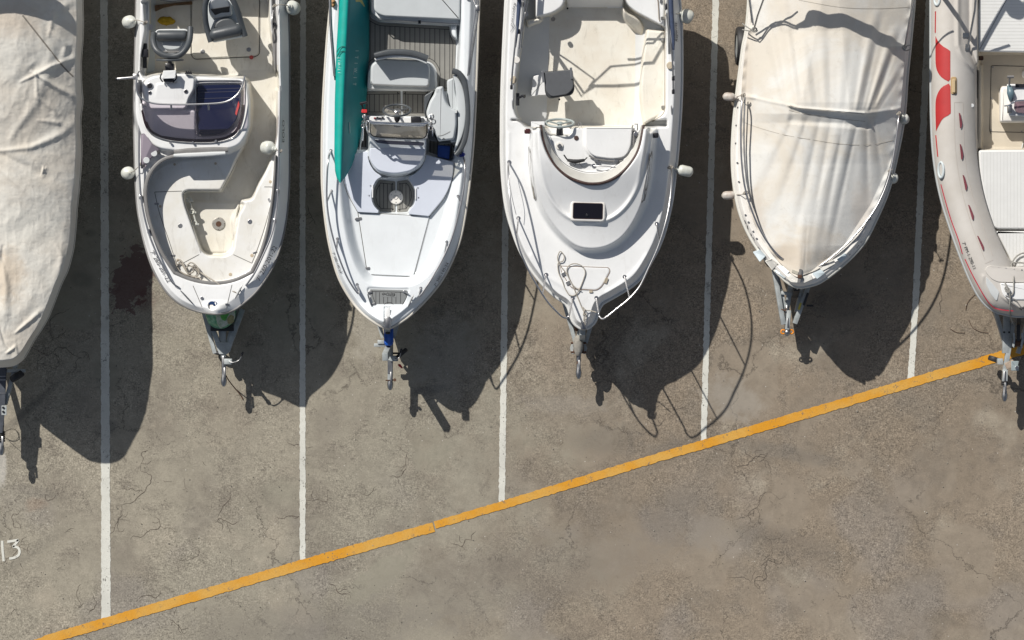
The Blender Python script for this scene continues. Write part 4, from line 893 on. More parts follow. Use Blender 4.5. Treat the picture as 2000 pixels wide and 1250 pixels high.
# trailer and the green sack wedged under the bow
t2 = trailer('grey galvanised trailer with a blocky vee plate under the open bow rider', 437, 752, 690, 58, -120, xt=430)
prism('vee_plate', rnd([(419, 668), (455, 668), (450, 686), (444, 692), (428, 692)], 2), .36, .48, M_GALV, t2, 1)
join_mesh('vee_arm', [beamg(P(428, 675, .44), P(404, 612, .46), .07, .07), beamg(P(448, 675, .44), P(474, 604, .46), .07, .07), beamg(P(437, 672, .43), P(436, 600, .43), .07, .06)], M_GALV, t2, False)
bevelled('winch_base', boxg(P(434, 640, .50), .34, .10, .06), M_BLACK, t2)
jockey(t2, 437, 706, .46, 1); jwheel(t2, (420, 688), (438, 692), .12)
tube('safety_chain', [(442, 734, .40), (446, 742, .25), (456, 755, .06), (470, 772, .012), (474, 780, .012)], .008, M_RUST, t2, 4, 6)
g_sack = mat('green_sack_plastic', (.015, .22, .09), .3, var=.8, vscale=11, var_col=(.34, .58, .36), coat=.3)
V = []; F = []; nx, ny = 26, 18
for j in range(ny):
    for i in range(nx):
        u, v = i / (nx - 1), j / (ny - 1); x = 400 + 61 * u - (1 - u) * 4 * (1 - v) + (u - .5) * -14 * v; y = 600 + 44 * v - 12 * (u - .5) ** 2 * v * 4 - 4 * u * v
        V.append(tuple(P(x, y, .68 + .11 * math.sin(math.pi * u) ** .5 * math.sin(math.pi * min(v + .1, 1)) ** .6 + .05 * float(fbm(np.array([x * .16]), np.array([y * .16]), 3)[0]))))
b0 = len(V)
for j in range(ny):
    for i in range(nx): x, y, z = V[j * nx + i]; V.append((x, y, .50 + .0 * z))
for k in (0, b0):
    for j in range(ny - 1):
        for i in range(nx - 1): a = k + j * nx + i; f = (a, a + nx, a + nx + 1, a + 1); F.append(f if k == 0 else f[::-1])
rim_ = [i for i in range(nx)] + [j * nx + nx - 1 for j in range(1, ny)] + [(ny - 1) * nx + i for i in range(nx - 2, -1, -1)] + [j * nx for j in range(ny - 2, 0, -1)]
for a, b_ in zip(rim_, rim_[1:] + rim_[:1]): F.append((a, b_, b_ + b0, a + b0))
sk = thing('plastic_sack', 'glossy green and white printed plastic sack wedged on the trailer under the bow rider bow', 'sack', P(431, 622, .5))
mesh('sack_body', V, F, g_sack, sk, True)
def on_sack(name, pts, m, dz): 
    p = np.array(pts, float)
    return prism(name, p, .72, lambda x, y: .87 + dz + .03 * fbm(x * .16, y * .16, 3), m, sk, 1.2, .012)
on_sack('white_print', rnd([(420, 606), (458, 604), (459, 622), (452, 630), (430, 642), (424, 632)], 3), mat('white_print', (.62, .64, .56), .35, var=.35, vscale=30, var_col=(.30, .42, .24)), .0)
on_sack('leaf_print', rnd([(431, 620), (430, 612), (438, 610), (444, 606), (448, 612), (444, 620), (440, 627), (434, 625)], 2), mat('leaf_print', (.05, .30, .05), .35, var=.7, vscale=40, var_col=(.16, .50, .10)), .014)
on_sack('tan_print', rnd([(443, 624), (450, 614), (458, 618), (456, 630), (446, 634)], 3), mat('tan_print', (.42, .38, .18), .35, var=.5, vscale=40), .016)
# ================================================================== centre console boat (third from the left)
out3 = [(654, -190), (650, -90), (647, 0), (640, 80), (634, 170), (631, 240), (630, 310), (631, 370), (638, 440), (648, 494), (664, 546), (689, 589), (711, 614), (734, 631), (749, 639), (758, 641), (768, 638), (797, 620), (829, 590), (862, 550), (885, 506), (902, 457), (915, 378), (923, 300), (927, 240), (931, 150), (936, 0), (939, -90), (940, -190)]
bt = thing('boat', 'white centre console boat with grey striped decking and a teal paddleboard aboard', 'boat', P(785, 200, 0))
A = Mould(out3, lambda x, y: 1.12 + .10 * sstep((y - 150) / 450) + .01 * sstep((y - 480) / 150) + .14 * sstep((y - 585) / 50))
M_TEAK = mat('grey_faux_teak', (.24, .235, .215), .65, var=.18, vscale=4, bump=.1, bscale=120)
M_TLINE = mat('dark_caulk', (.02, .02, .02), .6)
A.edge(9, 17, lambda y: .16)
A.ridge(spl(inset(np.array(spl(out3, 3)), 5), 1), 2.2, .012)
# bow well: soft sloping inner sides down to a flat deck
bow = rnd([(672, 250, 30), (671, 340, 40), (678, 420, 60), (690, 480, 60), (704, 520, 40), (722, 548, 30), (765, 553, 40), (808, 550, 30), (838, 525, 40), (862, 470, 60), (880, 410, 60), (892, 340, 60), (897, 250, 20), (897, -180, 4), (670, -180, 4)], 30)
A.flat(bow, lambda x, y: 1.0 + 0 * x, 22, mi=0)
A.flat(rnd([(676, 60, 6), (676, 290, 20), (722, 292, 6), (722, 340, 10), (738, 348, 8), (790, 350, 8), (812, 338, 8), (834, 300, 6), (884, 316, 10), (893, 250, 30), (893, 150, 10), (898, 60, 10), (903, -180, 4), (676, -180, 4)], 8), .70, 6)
hole = rnd([(738, 349), (797, 346), (806, 357), (813, 373), (813, 388), (808, 403), (799, 418), (740, 417), (729, 402), (726, 386), (728, 370)], 7)
A.flat(hole, .72, 3.5)
padL = rnd([(674, 306, 4), (719, 296, 2), (721, 318, 12), (733, 337, 10), (748, 345, 5), (736, 352, 6), (727, 370, 12), (726, 388, 12), (731, 403, 8), (741, 413, 4), (739, 417, 2), (700, 415, 2), (686, 386, 20), (674, 358, 10)], 4)
padR = rnd([(832, 303, 2), (886, 317, 3), (885, 345, 20), (872, 382, 20), (838, 423, 2), (799, 419, 3), (799, 413, 4), (810, 400, 8), (813, 385, 12), (811, 368, 12), (797, 347, 5), (812, 340, 10), (826, 326, 12)], 4)
A.flat(np.concatenate([padL]), 1.03, 2.5); A.flat(padR, 1.03, 2.5)
A.ridge(rnd([(712, 554), (800, 557), (824, 530)], 8, closed=False), 6, -.0)
# console base, seat moulds
A.flat(rnd([(721, 262, 8), (720, 300, 8), (723, 318, 12), (735, 338, 14), (770, 346, 20), (810, 338, 16), (828, 318, 12), (834, 298, 6), (836, 262, 8)], 10), lambda x, y: 1.22 + .004 * np.clip(300 - y, 0, 50), 6)
A.flat(rnd([(717, 176, 8), (719, 138, 10), (732, 122, 8), (840, 124, 10), (851, 140, 10), (853, 172, 8), (846, 178, 6)], 8), .82, 5)
A.flat(rnd([(724, -180), (724, 28, 14), (741, 42, 12), (898, 52, 3), (905, -180)], 3), .95, 4)
A.flat(rnd([(880, 52, 2), (893, 52, 2), (893, 80, 2), (884, 74, 5), (881, 66, 5)], 3), .92, 3)
# anchor locker recess and roller channel
A.flat(rnd([(721, 562), (798, 563), (800, 568), (788, 598), (778, 604), (735, 604), (726, 597), (718, 566)], 4), -.02, 2, add=True)
A.flat(rnd([(751, 600), (765, 600), (765, 648), (751, 648)], 1), -.03, 2, add=True)
A.blur(1); A.build('deck', mat('cool_gelcoat', (.73, .765, .785), .28, var=.08, vscale=1.6, coat=.25, grime=.08), bt); A.hull('hull', M_HULL, bt); Az = A.z
rub(A, 'rub_rail', .020, mat('cream_rub_strake', (.55, .52, .46), .5), bt, dz=.01)
strips('rub_stripe', [A.out[4:-4][:]], 1.2, Az, M_SEAML, bt, dz=-.5) if False else None
# bow pads, hatch
M_BPAD = mat('bluish_white_pad', (.60, .64, .72), .5, bump=.12, bscale=200, var=.05)
prism('bow_cushion', padL, .98, 1.052, M_BPAD, bt, 1.2); prism('bow_cushion', padR, .98, 1.052, M_BPAD, bt, 1.2)
prism('deck_hatch', rnd([(701, 417), (839, 424), (808, 540), (719.5, 536)], 2), .96, 1.012, mat('hatch_gelcoat', (.74, .77, .785), .3, var=.06, grime=.08), bt, 1.0)
strips('hatch_gap', [[(700, 416), (840, 423), (808.5, 541), (718.5, 536.5), (700, 416)]], 1.3, 1.008, M_SEAM, bt)
strips('moulding_line', [spl([(671, 352), (680, 380), (700, 416)], 5), spl([(889, 320), (884, 350), (868, 388), (839, 424)], 5)], 1.0, lambda x, y: Az(x, y), M_SEAM, bt, dz=.012)
for x, y in ((701, 428), (717, 525)): prism('hatch_hinge', rect(x - 7, y - 3, x + 7, y + 3, 3, -6), 1.0, 1.022, M_STEELD, bt, .8)
screws('pad_studs', [(725, 364), (722, 383), (817, 368), (818, 387)], 1.05, .012, M_STEEL, bt)
# teak-look floor panels with caulk lines
def teak(name, poly, z, step, par, border=True, x0=None, ang=0, th=.012):
    o = prism(name, poly, z - .03, z + th, M_TEAK, par, .6); poly = np.array(poly); lines = []
    inn = inset(poly, 6.0) if border else poly
    if border: lines.append(np.concatenate([inn, inn[:1]]))
    lo, hi = inn[:, 0].min(), inn[:, 0].max(); x = (x0 if x0 is not None else lo + step)
    while x < hi - 1:
        ys = []
        for i in range(len(inn)):
            a, b = inn[i], inn[(i + 1) % len(inn)]
            if (a[0] - x) * (b[0] - x) < 0: ys.append(a[1] + (b[1] - a[1]) * (x - a[0]) / (b[0] - a[0]))
        ys.sort()
        for a, b in zip(ys[::2], ys[1::2]):
            if b - a > 2: lines.append([(x, a), (x, b)])
        x += step
    strips('caulk_line', lines, 1.15, z + th, M_TLINE, o, dz=.002); return o
teak('cockpit_decking', rnd([(723, -20), (723, 36, 8), (742, 46, 8), (888, 54, 3), (892, 57, 3), (884, 66, 6), (889, 79, 6), (891, 85, 0), (888, 180, 2), (830, 178), (852, 176), (855, 140, 12), (842, 121, 10), (735, 118, 10), (720, 134, 8), (716, 172), (700, 172, 0), (700, -20, 0)], 2), .70, 9.7, bt)
teak('helm_decking', rnd([(712, 180), (783, 179), (784, 226), (712, 226)], 1), .70, 9.4, bt)
teak('helm_decking', rnd([(787, 179), (850, 181), (838, 228), (787, 227)], 1), .70, 9.4, bt)
teak('side_decking', rnd([(700, 240), (720, 240), (720, 298), (694, 300)], 1), .70, 7, bt, False)
teak('side_decking', rnd([(834, 240), (882, 240), (884, 312), (836, 302)], 1), .70, 7, bt, False)
tk = teak('bow_well_decking', rnd([(741, 352), (773, 355), (773, 415), (742, 414), (732, 402), (729, 386), (731, 369)], 3), .72, 7.4, bt)
teak('bow_well_decking', rnd([(776, 355), (796, 352), (804, 360), (810, 374), (810, 388), (805, 402), (797, 414), (776, 416)], 3), .72, 7.4, bt)
pd = prism('table_base', circ(774, 386, 14, 32), .72, .76, M_GELW, bt, 2); strips('base_ring', [np.concatenate([circ(774, 386, 4, 16), circ(774, 386, 4, 16)[:1]])], .9, .76, M_STEELD, pd)
screws('base_screws', [(774 + 10 * math.cos(a), 386 + 10 * math.sin(a)) for a in np.arange(6) * math.pi / 3 + .5], .76, .008, M_STEELD, pd)
for x, y0, y1 in ((728.5, 362, 387), (812.5, 368, 391)): prism('well_clip', rect(x - 1.2, y0, x + 1.2, y1, 1), 1.0, 1.07, M_GEL, bt, .5)
# anchor locker mat
lk = rnd([(723, 565), (796, 567), (797, 575, 8), (800, 580, 3), (789, 600, 6), (780, 602, 4), (767, 603, 3), (765, 595, 5), (756, 595, 5), (751, 603, 3), (737, 602, 4), (731, 596, 6), (724, 578, 6)], 3)
lz = float(Az(760, 585)[0]); ap = prism('locker_mat', lk, lz - .02, lz + .014, mat('grey_foam_mat', (.20, .21, .21), .7), bt, .8)
il = inset(np.array(lk), 4.2); L_ = [np.concatenate([il, il[:1]])]
for x in (735, 742, 750, 758, 766, 774, 783): L_.append([(x, 570 if x in (735, 783) else 571), (x, 593)])
strips('mat_grooves', L_, .9, lz + .016, M_TLINE, ap, dz=0)
prism('mat_logo_patch', rnd([(744, 571.5), (776, 572), (775, 581), (746, 580)], 2), lz, lz + .0165, mat('grey_foam_patch', (.21, .22, .22), .7), ap, .3)
text('mat_lettering', 'SanDek', 772.5, 573.0, 5.2, 181, lz + .018, M_TLINE, ap, 1.15, .002)
strips('mat_swoosh', [spl([(772, 574), (770, 578), (761, 577.5)], 4)], 1.2, lz + .018, M_TLINE, ap, dz=.001)
disc('locker_latch', 790, 570, lz + .012, 2.6, M_STEEL, bt, .02); tube('latch_handle', [(791, 571, lz + .04), (799, 575, lz + .045)], .011, M_STEELD, bt)
for x, y in ((724, 571), (731, 594)): prism('locker_hinge', rect(x - 5, y - 2.4, x + 4, y + 2.4, 2, -12), lz - .01, lz + .03, M_STEELD, bt, .8)
cleat(bt, 723, 586, Az(723, 586)[0], 72, .20); cleat(bt, 803, 588, Az(803, 588)[0], -66, .20); 
bevelled('bow_roller', boxg(P(758, 630, 1.36), .09, .17, .05), M_STEELD, bt, .015); bevelled('roller_channel', boxg(P(758, 612, 1.29), .075, .16, .03), M_GEL, bt, .008)
tube('roller_cheek', [(753, 622, 1.38), (753, 640, 1.38)], .008, M_STEEL, bt); tube('roller_cheek', [(763, 622, 1.38), (763, 640, 1.38)], .008, M_STEEL, bt)
# bow rails
for pts, feet in (([(647.5, 295, 1.22), (643, 310, 1.42), (640, 345, 1.46), (640, 395, 1.46), (646, 440, 1.47), (659, 490, 1.48), (676, 535, 1.48), (690, 560, 1.48), (700, 573, 1.47), (702, 570, 1.42), (698.5, 556, 1.24)], ((647.5, 295), (648.5, 374), (660, 467), (698.5, 556))),
                  ([(905, 305, 1.22), (908, 322, 1.42), (907, 360, 1.45), (900, 400, 1.46), (886, 455, 1.47), (868, 500, 1.48), (846, 540, 1.48), (832, 562, 1.48), (821, 578, 1.47), (819, 575, 1.42), (822.5, 563, 1.24)], ((895, 384), (873, 473), (822.5, 563)))):
    pts = [(a, b, c - .11) for a, b, c in pts]; tube('bow_rail', pts, .013, M_STEEL, bt, 6)
    rail = np.array(pts)
    for fx, fy in feet:
        zf = float(Az(fx, fy)[0]); padeye(bt, fx, fy, zf)
        k = np.argmin(np.abs(rail[:, 0] - fx) * .4 + np.abs(rail[:, 1] - fy - 9) + (rail[:, 2] < 1.29) * 99); tube('rail_post', [(fx, fy, zf), (rail[k, 0], rail[k, 1], rail[k, 2])], .011, M_STEEL, bt)
text('registration_lettering', '7ª 380-140-24', 649.5, 494, 4.6, 69, Az, M_TEXT, bt, 1.15, .03, )
text('registration_lettering', '7ª 380-140-24', 852, 561, 5.4, -61, Az, M_TEXT, bt, 1.2, .03)
# helm seat
prism('helm_seat_base', rnd([(718, 176), (720, 140), (735, 120), (840, 124), (851, 140), (852, 172), (845, 179)], 8), .70, .95, M_WVIN, bt, 3)
prism('helm_seat_cushion', rnd([(724, 168), (725, 128), (742, 116), (832, 120), (841, 132), (839, 172), (770, 170)], 8), .95, 1.10, M_LVIN, bt, 4, .05)
strips('seat_piping', [rnd([(726, 160), (727, 166), (770, 169), (837, 171), (838, 164)], 3, closed=False)], 1, 1.085, M_GREYPAD, bt, dz=.02)
bandprism('helm_backrest', resamp(spl([(732, 110), (760, 104), (790, 104), (815, 108), (836, 116)], 5), 24), [10, 12, 12, 12, 12], 1.05, 1.42, M_GREYV, bt, 3, .04)
bandprism('backrest_facing', resamp(spl([(733, 118), (760, 112), (790, 112), (815, 116), (834, 124)], 5), 24), [6, 7, 7, 7, 6], 1.05, 1.38, M_WVIN, bt, 2, .03)
# console
prism('console', rnd([(722, 230, 5), (722, 262, 3), (721, 268, 3), (836, 272, 3), (836, 233, 5)], 4), .70, lambda x, y: 1.52 - .004 * (y - 230), M_GELW, bt, 2)
prism('dash_panel', rnd([(722, 228), (835, 232), (834, 243), (723, 239)], 3), 1.40, 1.56, M_GEL, bt, 1.5)
for x in (733, 738, 743, 748): bevelled('dash_switch', boxg(P(x, 231 + (x % 2) * 1, 1.575), .03, .02, .03), mat('red_switch', (.25, .03, .03), .4) if x == 733 else M_BLACKG, bt, .003)
bevelled('chart_plotter', boxg(P(813, 236, 1.60), .14, .10, .09), M_BLACKG, bt, .01); bevelled('radio', boxg(P(825, 237, 1.59), .05, .08, .07), M_GREYV, bt, .01)
steering_wheel(bt, P(776, 217, 1.60), (0, .86, .5), .195, M_GREYV, M_STEEL, 3, .055, .016)
B3 = resamp(spl([(724, 238, 1.55), (724, 256, 1.47), (730, 267, 1.43), (760, 270, 1.42), (800, 272, 1.42), (828, 271, 1.43), (834, 260, 1.47), (834, 242, 1.55)], 5), 40)
T3 = resamp(spl([(725, 236, 1.80), (724, 240, 1.80), (730, 242, 1.80), (760, 243, 1.80), (800, 246, 1.80), (826, 246, 1.80), (832, 243, 1.80), (833, 239, 1.80)], 5), 40)
ruled('console_windscreen', B3, T3, glassy('smoky_screen', (.62, .59, .52), .16), bt)
tube('windscreen_rail', [tuple(a) for a in T3], .014, M_CHROME, bt); tube('windscreen_trim', [tuple(a) for a in B3], .008, M_BLACKG, bt)
tube('grab_rail', [(720, 262, 1.3), (717, 250, 1.7), (717, 238, 1.80), (730, 240, 1.83), (775, 243, 1.83), (828, 243, 1.83), (838, 240, 1.80), (838, 252, 1.7), (836, 266, 1.3)], .016, M_CHROME, bt, 5)
prism('windscreen_vent', rnd([(731, 274), (829, 279), (828, 286), (760, 283), (737, 280)], 3), 1.36, 1.412, mat('vent_navy', (.07, .075, .11), .3), bt, 1)
strips('console_seat_line', [spl([(720, 306), (724, 320), (736, 338), (770, 346.5), (808, 339), (827, 320), (833, 300)], 5)], 1.3, Az, M_SEAM, bt, dz=.01)
prism('console_seat', rnd([(723, 290, 4), (722, 304, 8), (726, 318, 10), (738, 334, 12), (770, 341, 20), (806, 334, 12), (824, 317, 10), (831, 298, 6), (831, 286, 4)], 8), 1.2, 1.262, M_BPAD, bt, 2)
for sx, x0 in ((-1, 713), (1, 842)):
    q = []
    for i in range(4):
        c = P(x0 + random.uniform(-5, 5), 232 + i * 6 + random.uniform(-3, 3), 1.78 - i * .05); rr = random.uniform(.022, .035)
        q.append(sweep([tuple(c + Vector((rr * math.cos(t), rr * math.sin(t), .01 * math.sin(2 * t + i)))) for t in np.linspace(0, 6.283, 10, endpoint=False)], .009, 6, True))
    join_mesh('tangled_clips', q, M_STEELD, bt); tube('side_post', [(x0, 228, 1.8), (x0 + 3 * sx, 250, 1.6), (x0 + 4 * sx, 275, 1.2)], .012, M_CHROME, bt)
tube('throttle_arm', [(712, 222, 1.55), (708, 205, 1.66)], .014, M_BLACKG, bt); tube('throttle_grip', [(704, 204, 1.67), (718, 201, 1.67)], .020, M_BLACKG, bt)
prism('kill_switch', rect(707, 215, 718, 222, 2), 1.56, 1.62, mat('kill_red', (.55, .03, .03), .4), bt, 1)
tube('boat_hook', [(709, 250, 1.0), (706, 275, .98), (703, 296, .96)], .012, M_WVIN, bt)
# aft bench
prism('aft_cushion', rnd([(731, -150), (731, 24, 12), (747, 34, 10), (899, 41, 3), (903, -150)], 4), .95, 1.08, M_LVIN, bt, 3.5, .04)
tube('bench_trim', [(727, -60, .97), (727, 26, .97), (742, 40, .97), (898, 49, .97)], .010, M_STEEL, bt); bevelled('bench_latch', boxg(P(820, 45, .97), .04, .05, .03), M_BLACKG, bt)
# folded sun-top poles along both gunwales
tube('canopy_pole', [(645, -60, 1.30), (646, 10, 1.30), (648, 60, 1.28), (655, 150, 1.24)], .022, M_STEELD, bt, 4, 10); tube('pole_end', [(655, 148, 1.24), (656, 158, 1.22)], .014, M_BLACKG, bt)
tube('canopy_pole', [(935, -60, 1.28), (934, 20, 1.26), (926, 80, 1.24), (916, 148, 1.2)], .016, M_STEELD, bt, 4, 10); tube('canopy_pole', [(930, -60, 1.30), (929, 20, 1.29), (921, 80, 1.26), (914, 150, 1.22)], .011, M_STEEL, bt, 4, 10)
tube('canopy_brace', [(921, -10, 1.22), (932, 22, 1.27)], .011, M_STEELD, bt); bevelled('pole_hinge', boxg(P(933, 18, 1.28), .06, .09, .06), M_STEELD, bt, .015)
prism('gunwale_pad', rnd([(909, -6), (922, -6), (921, 2), (911, 2)], 3), 1.0, 1.15, M_GELW, bt, 1)
rag('tan_rag', 'small crumpled tan rag on the gunwale at the tail of the paddleboard', 652, 8, 5, 8, 1.13, mat('tan_cloth', (.36, .20, .09), .9), 9, .06)
# folded side backrest panels at the stern
# ---- paddleboard
def pboard():
    t = thing('paddleboard', 'teal inflatable paddleboard standing on its edge against the left gunwale', 'paddleboard', P(690, 120, .8))
    ys = np.concatenate([np.linspace(-190, 300, 60), 300 + 58 * (1 - (1 - np.linspace(0, 1, 24)[1:]) ** 1.9)])
    xl = np.interp(ys, [-190, -60, 20, 100, 200, 300, 335, 350, 358], [676, 668, 663, 658, 655, 654, 655.5, 659, 664.5])
    xm = np.interp(ys, [-190, -60, 20, 100, 200, 300, 335, 350, 358], [690, 684, 680, 676, 671.5, 668, 667, 666.2, 665])
    xr = np.interp(ys, [-190, -60, 20, 100, 180, 240, 270, 300, 325, 345, 354, 358], [720, 722, 722.5, 722, 718, 711, 705, 697, 688, 677, 670, 665.5])
    rings = []
    for y, a, m_, b in zip(ys, xl, xm, xr):
        zt = 1.42; f = (b - m_) / 50; zb_ = zt - .70 * max(f, .0); A_ = P(m_, y, zt); L_ = P(a, y, zt - .07 - .0 * f); B_ = P(b, y, zb_); D_ = B_ + (L_ - A_) * .9 + Vector((0, 0, -.06))
        D_ = Vector((B_.x - (A_.x - L_.x) * .9, B_.y, B_.z - .07))
        q = []
        # rounded rails: top edge from L to A bulges upward
        for s_ in (0, .12, .3, .5, .7, .88, 1): q.append(L_.lerp(A_, s_) + Vector((-.4, 0, .9)) * .028 * min(1, (A_.x - L_.x) / .12) * math.sin(math.pi * s_) ** .8)
        for s_ in (.15, .35, .55, .75, .9): q.append(A_.lerp(B_, s_) + Vector((.6, 0, .8)) * .012 * math.sin(math.pi * s_))
        for s_ in (0, .3, .6, 1): q.append(B_.lerp(D_, s_) + Vector((.5, 0, -.5)) * .03 * min(1, (A_.x - L_.x) / .12) * math.sin(math.pi * s_))
        for s_ in (.3, .6): q.append(D_.lerp(L_, s_))
        rings.append(np.array([tuple(v) for v in q]))
    N = len(rings[0]); V = np.concatenate(rings); F = []; mi = []
    for r in range(len(rings) - 1):
        for i in range(N): j = (i + 1) % N; F.append((r * N + i, (r + 1) * N + i, (r + 1) * N + j, r * N + j)); mi.append(0 if i < 6 else 1)
    F.append(tuple(range(N))); mi.append(0); F.append(tuple((len(rings) - 1) * N + i for i in range(N))[::-1]); mi.append(0)
    o = mesh('board_body', V, F, None, t, True, None, mats=[mat('teal_rail', (.0, .34, .285), .42, var=.15, vscale=8, bump=.05), mat('shaded_teal_face', (.0, .185, .205), .5, var=.12, vscale=5, bump=.08, bscale=160)], mi=mi)  # face teal is darker and bluer than the rail: its shade put into the colour
    bm = bmesh.new(); bm.from_mesh(o.data); bmesh.ops.recalc_face_normals(bm, faces=bm.faces); bm.to_mesh(o.data); bm.free()
    def zface(x, y):
        x = np.atleast_1d(np.asarray(x, float)); y = np.atleast_1d(np.asarray(y, float)); a = np.interp(y, ys, xm); b = np.interp(y, ys, xr); f = np.clip((x - a) / np.maximum(b - a, 1e-3), 0, 1)
        return 1.42 - .70 * (b - a) / 50 * f + .012 * np.sin(math.pi * f) + .012
    def zrail(x, y): return 1.42 + 0 * np.atleast_1d(np.asarray(x, float)) + .012
    white = mat('board_print_white', (.42, .58, .56), .5); yel = mat('board_print_olive', (.38, .36, .12), .5); wr = mat('rail_print_white', (.66, .72, .68), .5)
    for i, ch in enumerate('ITIWIT'):
        text('board_lettering', ch, 695.5 - i * 1.0, [100, 111, 124, 134, 152, 163][i], 6.2, 91, zface, white, t, 1.0, .012, shear=.0)
    strips('lettering_underline', [[(693, 134), (691.5, 147)]], 1.0, zface, white, t, dz=.014)
    for i, ch in enumerate('ITIWIT'):
        text('rail_lettering', ch, 665.8, [144, 139, 133.5, 129.5, 121, 116.5][i], 5.0, -90, zrail, wr, t, .85, .012)
    strips('chevron_print', [[(697, 3), (705, 2), (713, 14)]], [3, 5.5, 4], zface, yel, t, dz=.01) if False else prism('chevron_print', [(695.5, 1), (704, 0), (708, 1.5), (714, 15), (711.5, 14.5), (704, 5.5), (696, 6)], lambda x, y: zface(x, y) - .004, lambda x, y: zface(x, y) + .003, yel, t, .3)
    dk = mat('rail_stripe_dark', (.0, .12, .10), .5)
    for y in (98, 107): strips('rail_stripe', [spl([(659, y + 6), (663, y - 1), (669, y - 5), (675, y - 5)], 4)], 2.0, zrail, dk, t, dz=.002)
    tube('board_valve', [(684, 262, float(zface(684, 262)[0]) + .01), (683.6, 240, float(zface(683.6, 240)[0]) + .01)], .006, white, t)
pboard()
# ---- loose cushions and the blue crate
c1 = thing('curved_bolster', 'long curved light cushion with a dark grey edge lying along the right gunwale', 'cushion', P(912, 220, 1.1), 'loose cushions piled beside the console')
bc = resamp(spl([(884, 140), (898, 146), (908, 165), (913, 200), (914, 235), (909, 270), (900, 292), (890, 304)], 6), 40)
bandprism('bolster_edge', bc, [12, 11, 10, 9.5, 10, 11, 9], 1.06, 1.40, M_GREYV, c1, 3.0, .04)
bandprism('bolster_face', resamp(spl([(888, 148), (896, 168), (901, 198), (902, 235), (899, 264), (893, 284), (888, 298)], 5), 40), [7, 15, 19, 18, 15, 9, 3], 1.06, 1.35, M_LVIN, c1, 3.0, .04)
c2 = thing('seat_cushion', 'pale grey notched cushion lying between the console and the curved bolster', 'cushion', P(885, 190, 1.1), 'loose cushions piled beside the console')
prism('cushion_body', rnd([(873, 158, 5), (886, 153, 5), (889, 160, 8), (890, 182, 12), (896, 198, 10), (903, 206, 4), (902, 240, 8), (896, 278, 5), (880, 280, 5), (880, 215, 12), (874, 195, 10)], 6), 1.05, 1.28, M_LVIN, c2, 3.5, .05)
prism('cushion_underside', rnd([(880, 215), (900, 218), (897, 276), (884, 281), (858, 284), (862, 240)], 5), 1.0, 1.21, M_GREYV, c2, 2)
c3 = thing('seat_cushion', 'big pale cushion with a rounded shoulder lying on top beside the console windscreen', 'cushion', P(862, 220, 1.1), 'loose cushions piled beside the console')
prism('cushion_body', rnd([(852, 172, 5), (866, 169, 5), (868, 182, 12), (872, 200, 14), (881, 212, 10), (892, 215, 5), (893, 245, 8), (888, 274, 6), (870, 276, 6), (857, 278, 4), (850, 262, 14), (838, 238, 14), (832, 222, 8), (840, 198, 20), (848, 186, 10)], 6), 1.22, 1.40, M_LVIN, c3, 4.5, .06)
strips('cushion_seam', [spl([(855, 267), (866, 265), (880, 258)], 4)], 1.0, 1.403, M_GREYPAD, c3, dz=.001); tube('cushion_zip', [(864, 275, 1.40), (867, 271, 1.405), (870, 275, 1.40)], .004, M_BLACKG, c3, 3)
prism('cushion_underside', rnd([(829, 188, 5), (850, 176, 5), (846, 190), (838, 202), (833, 222), (838, 240), (850, 262), (857, 278), (838, 276, 8), (836, 262), (832, 244), (829, 215)], 5), 1.02, 1.30, M_GREYV, c3, 2)
for a, b in (((848, 173), (858, 180)), ((877, 167), (885, 176)), ((885, 214), (890, 222))): prism('cushion_label', rect(a[0] + 4, a[1] + 2, a[0] + 8, a[1] + 8, .5), 1.3, 1.406, M_WVIN, c3, .2) if a[0] != 877 else None
cb = thing('blue_crate', 'bright blue open plastic crate tucked under the cushions by the right bow pad', 'crate', P(868, 297, .7))
bl = mat('blue_plastic', (.008, .085, .42), .35, var=.25, vscale=9)
prism('crate_shell', rnd([(856, 284), (880, 286), (877, 312), (855, 307)], 2), .72, .98, bl, cb, 1); bandprism('crate_rim', np.array([(857, 286), (879, 288), (876.5, 311), (856, 306), (857, 286)]), 2.2, .9, 1.01, bl, cb, .5)
rope('cord', 'short bright blue cord knotted on the right gunwale beside the crate', [[(893, 305, 1.13), (900, 303, 1.20), (906, 306, 1.2), (903, 300, 1.21), (908, 303, 1.18), (898, 307, 1.19)]], mat('blue_cord', (.02, .03, .25), .8), .011, 'cord')
for a in ((883, 300), ): tube('cushion_strap', [(882, 283, 1.0), (890, 291, 1.02), (896, 300, 1.05)], .01, M_BLACK, c2)
for _o in C.objects:
    if _o.parent is None and (_o is bt or _o is c1 or _o is c2 or _o is c3 or _o is cb or _o.name.split('.')[0] in ('paddleboard', 'tan_rag', 'cord')): _o.location.z += .11
# trailer with blue winch cover
t3 = trailer('galvanised trailer with a bright blue winch cover and red handled jockey clamp', 762, 759, 660, 62, -140, xt=758)
bevelled('winch_post', beamg(P(757, 655, .44), P(757, 640, 1.0), .08, .09, (0, 1, 0)), M_GALV, t3); 
prism('winch_cover', rnd([(750, 640), (768, 639), (769, 668, 3), (765, 676, 4), (752, 676, 5), (750, 668, 3)], 2), .62, lambda x, y: .86 + .05 * fbm(x * .2, y * .2, 3), bl, t3, 2.5, .04)
prism('keel_roller', rect(753, 640, 762, 653, 2), .8, .95, M_BLACKG, t3, 1)
bevelled('bracket_arm', boxg(P(741, 674, .52), .16, .05, .05), M_GALV, t3); bevelled('bracket_arm', boxg(P(744, 668, .55), .10, .06, .04), M_GALV, t3)
bevelled('winch_column', beamg(P(762, 676, .45), P(752, 697, 1.18), .085, .12, (0, 1, 0)), M_GALV, t3, .01); bevelled('drawbar_front', beamg(P(763, 668, .45), P(762, 742, .45), .075, .06), M_GALV, t3, .006)
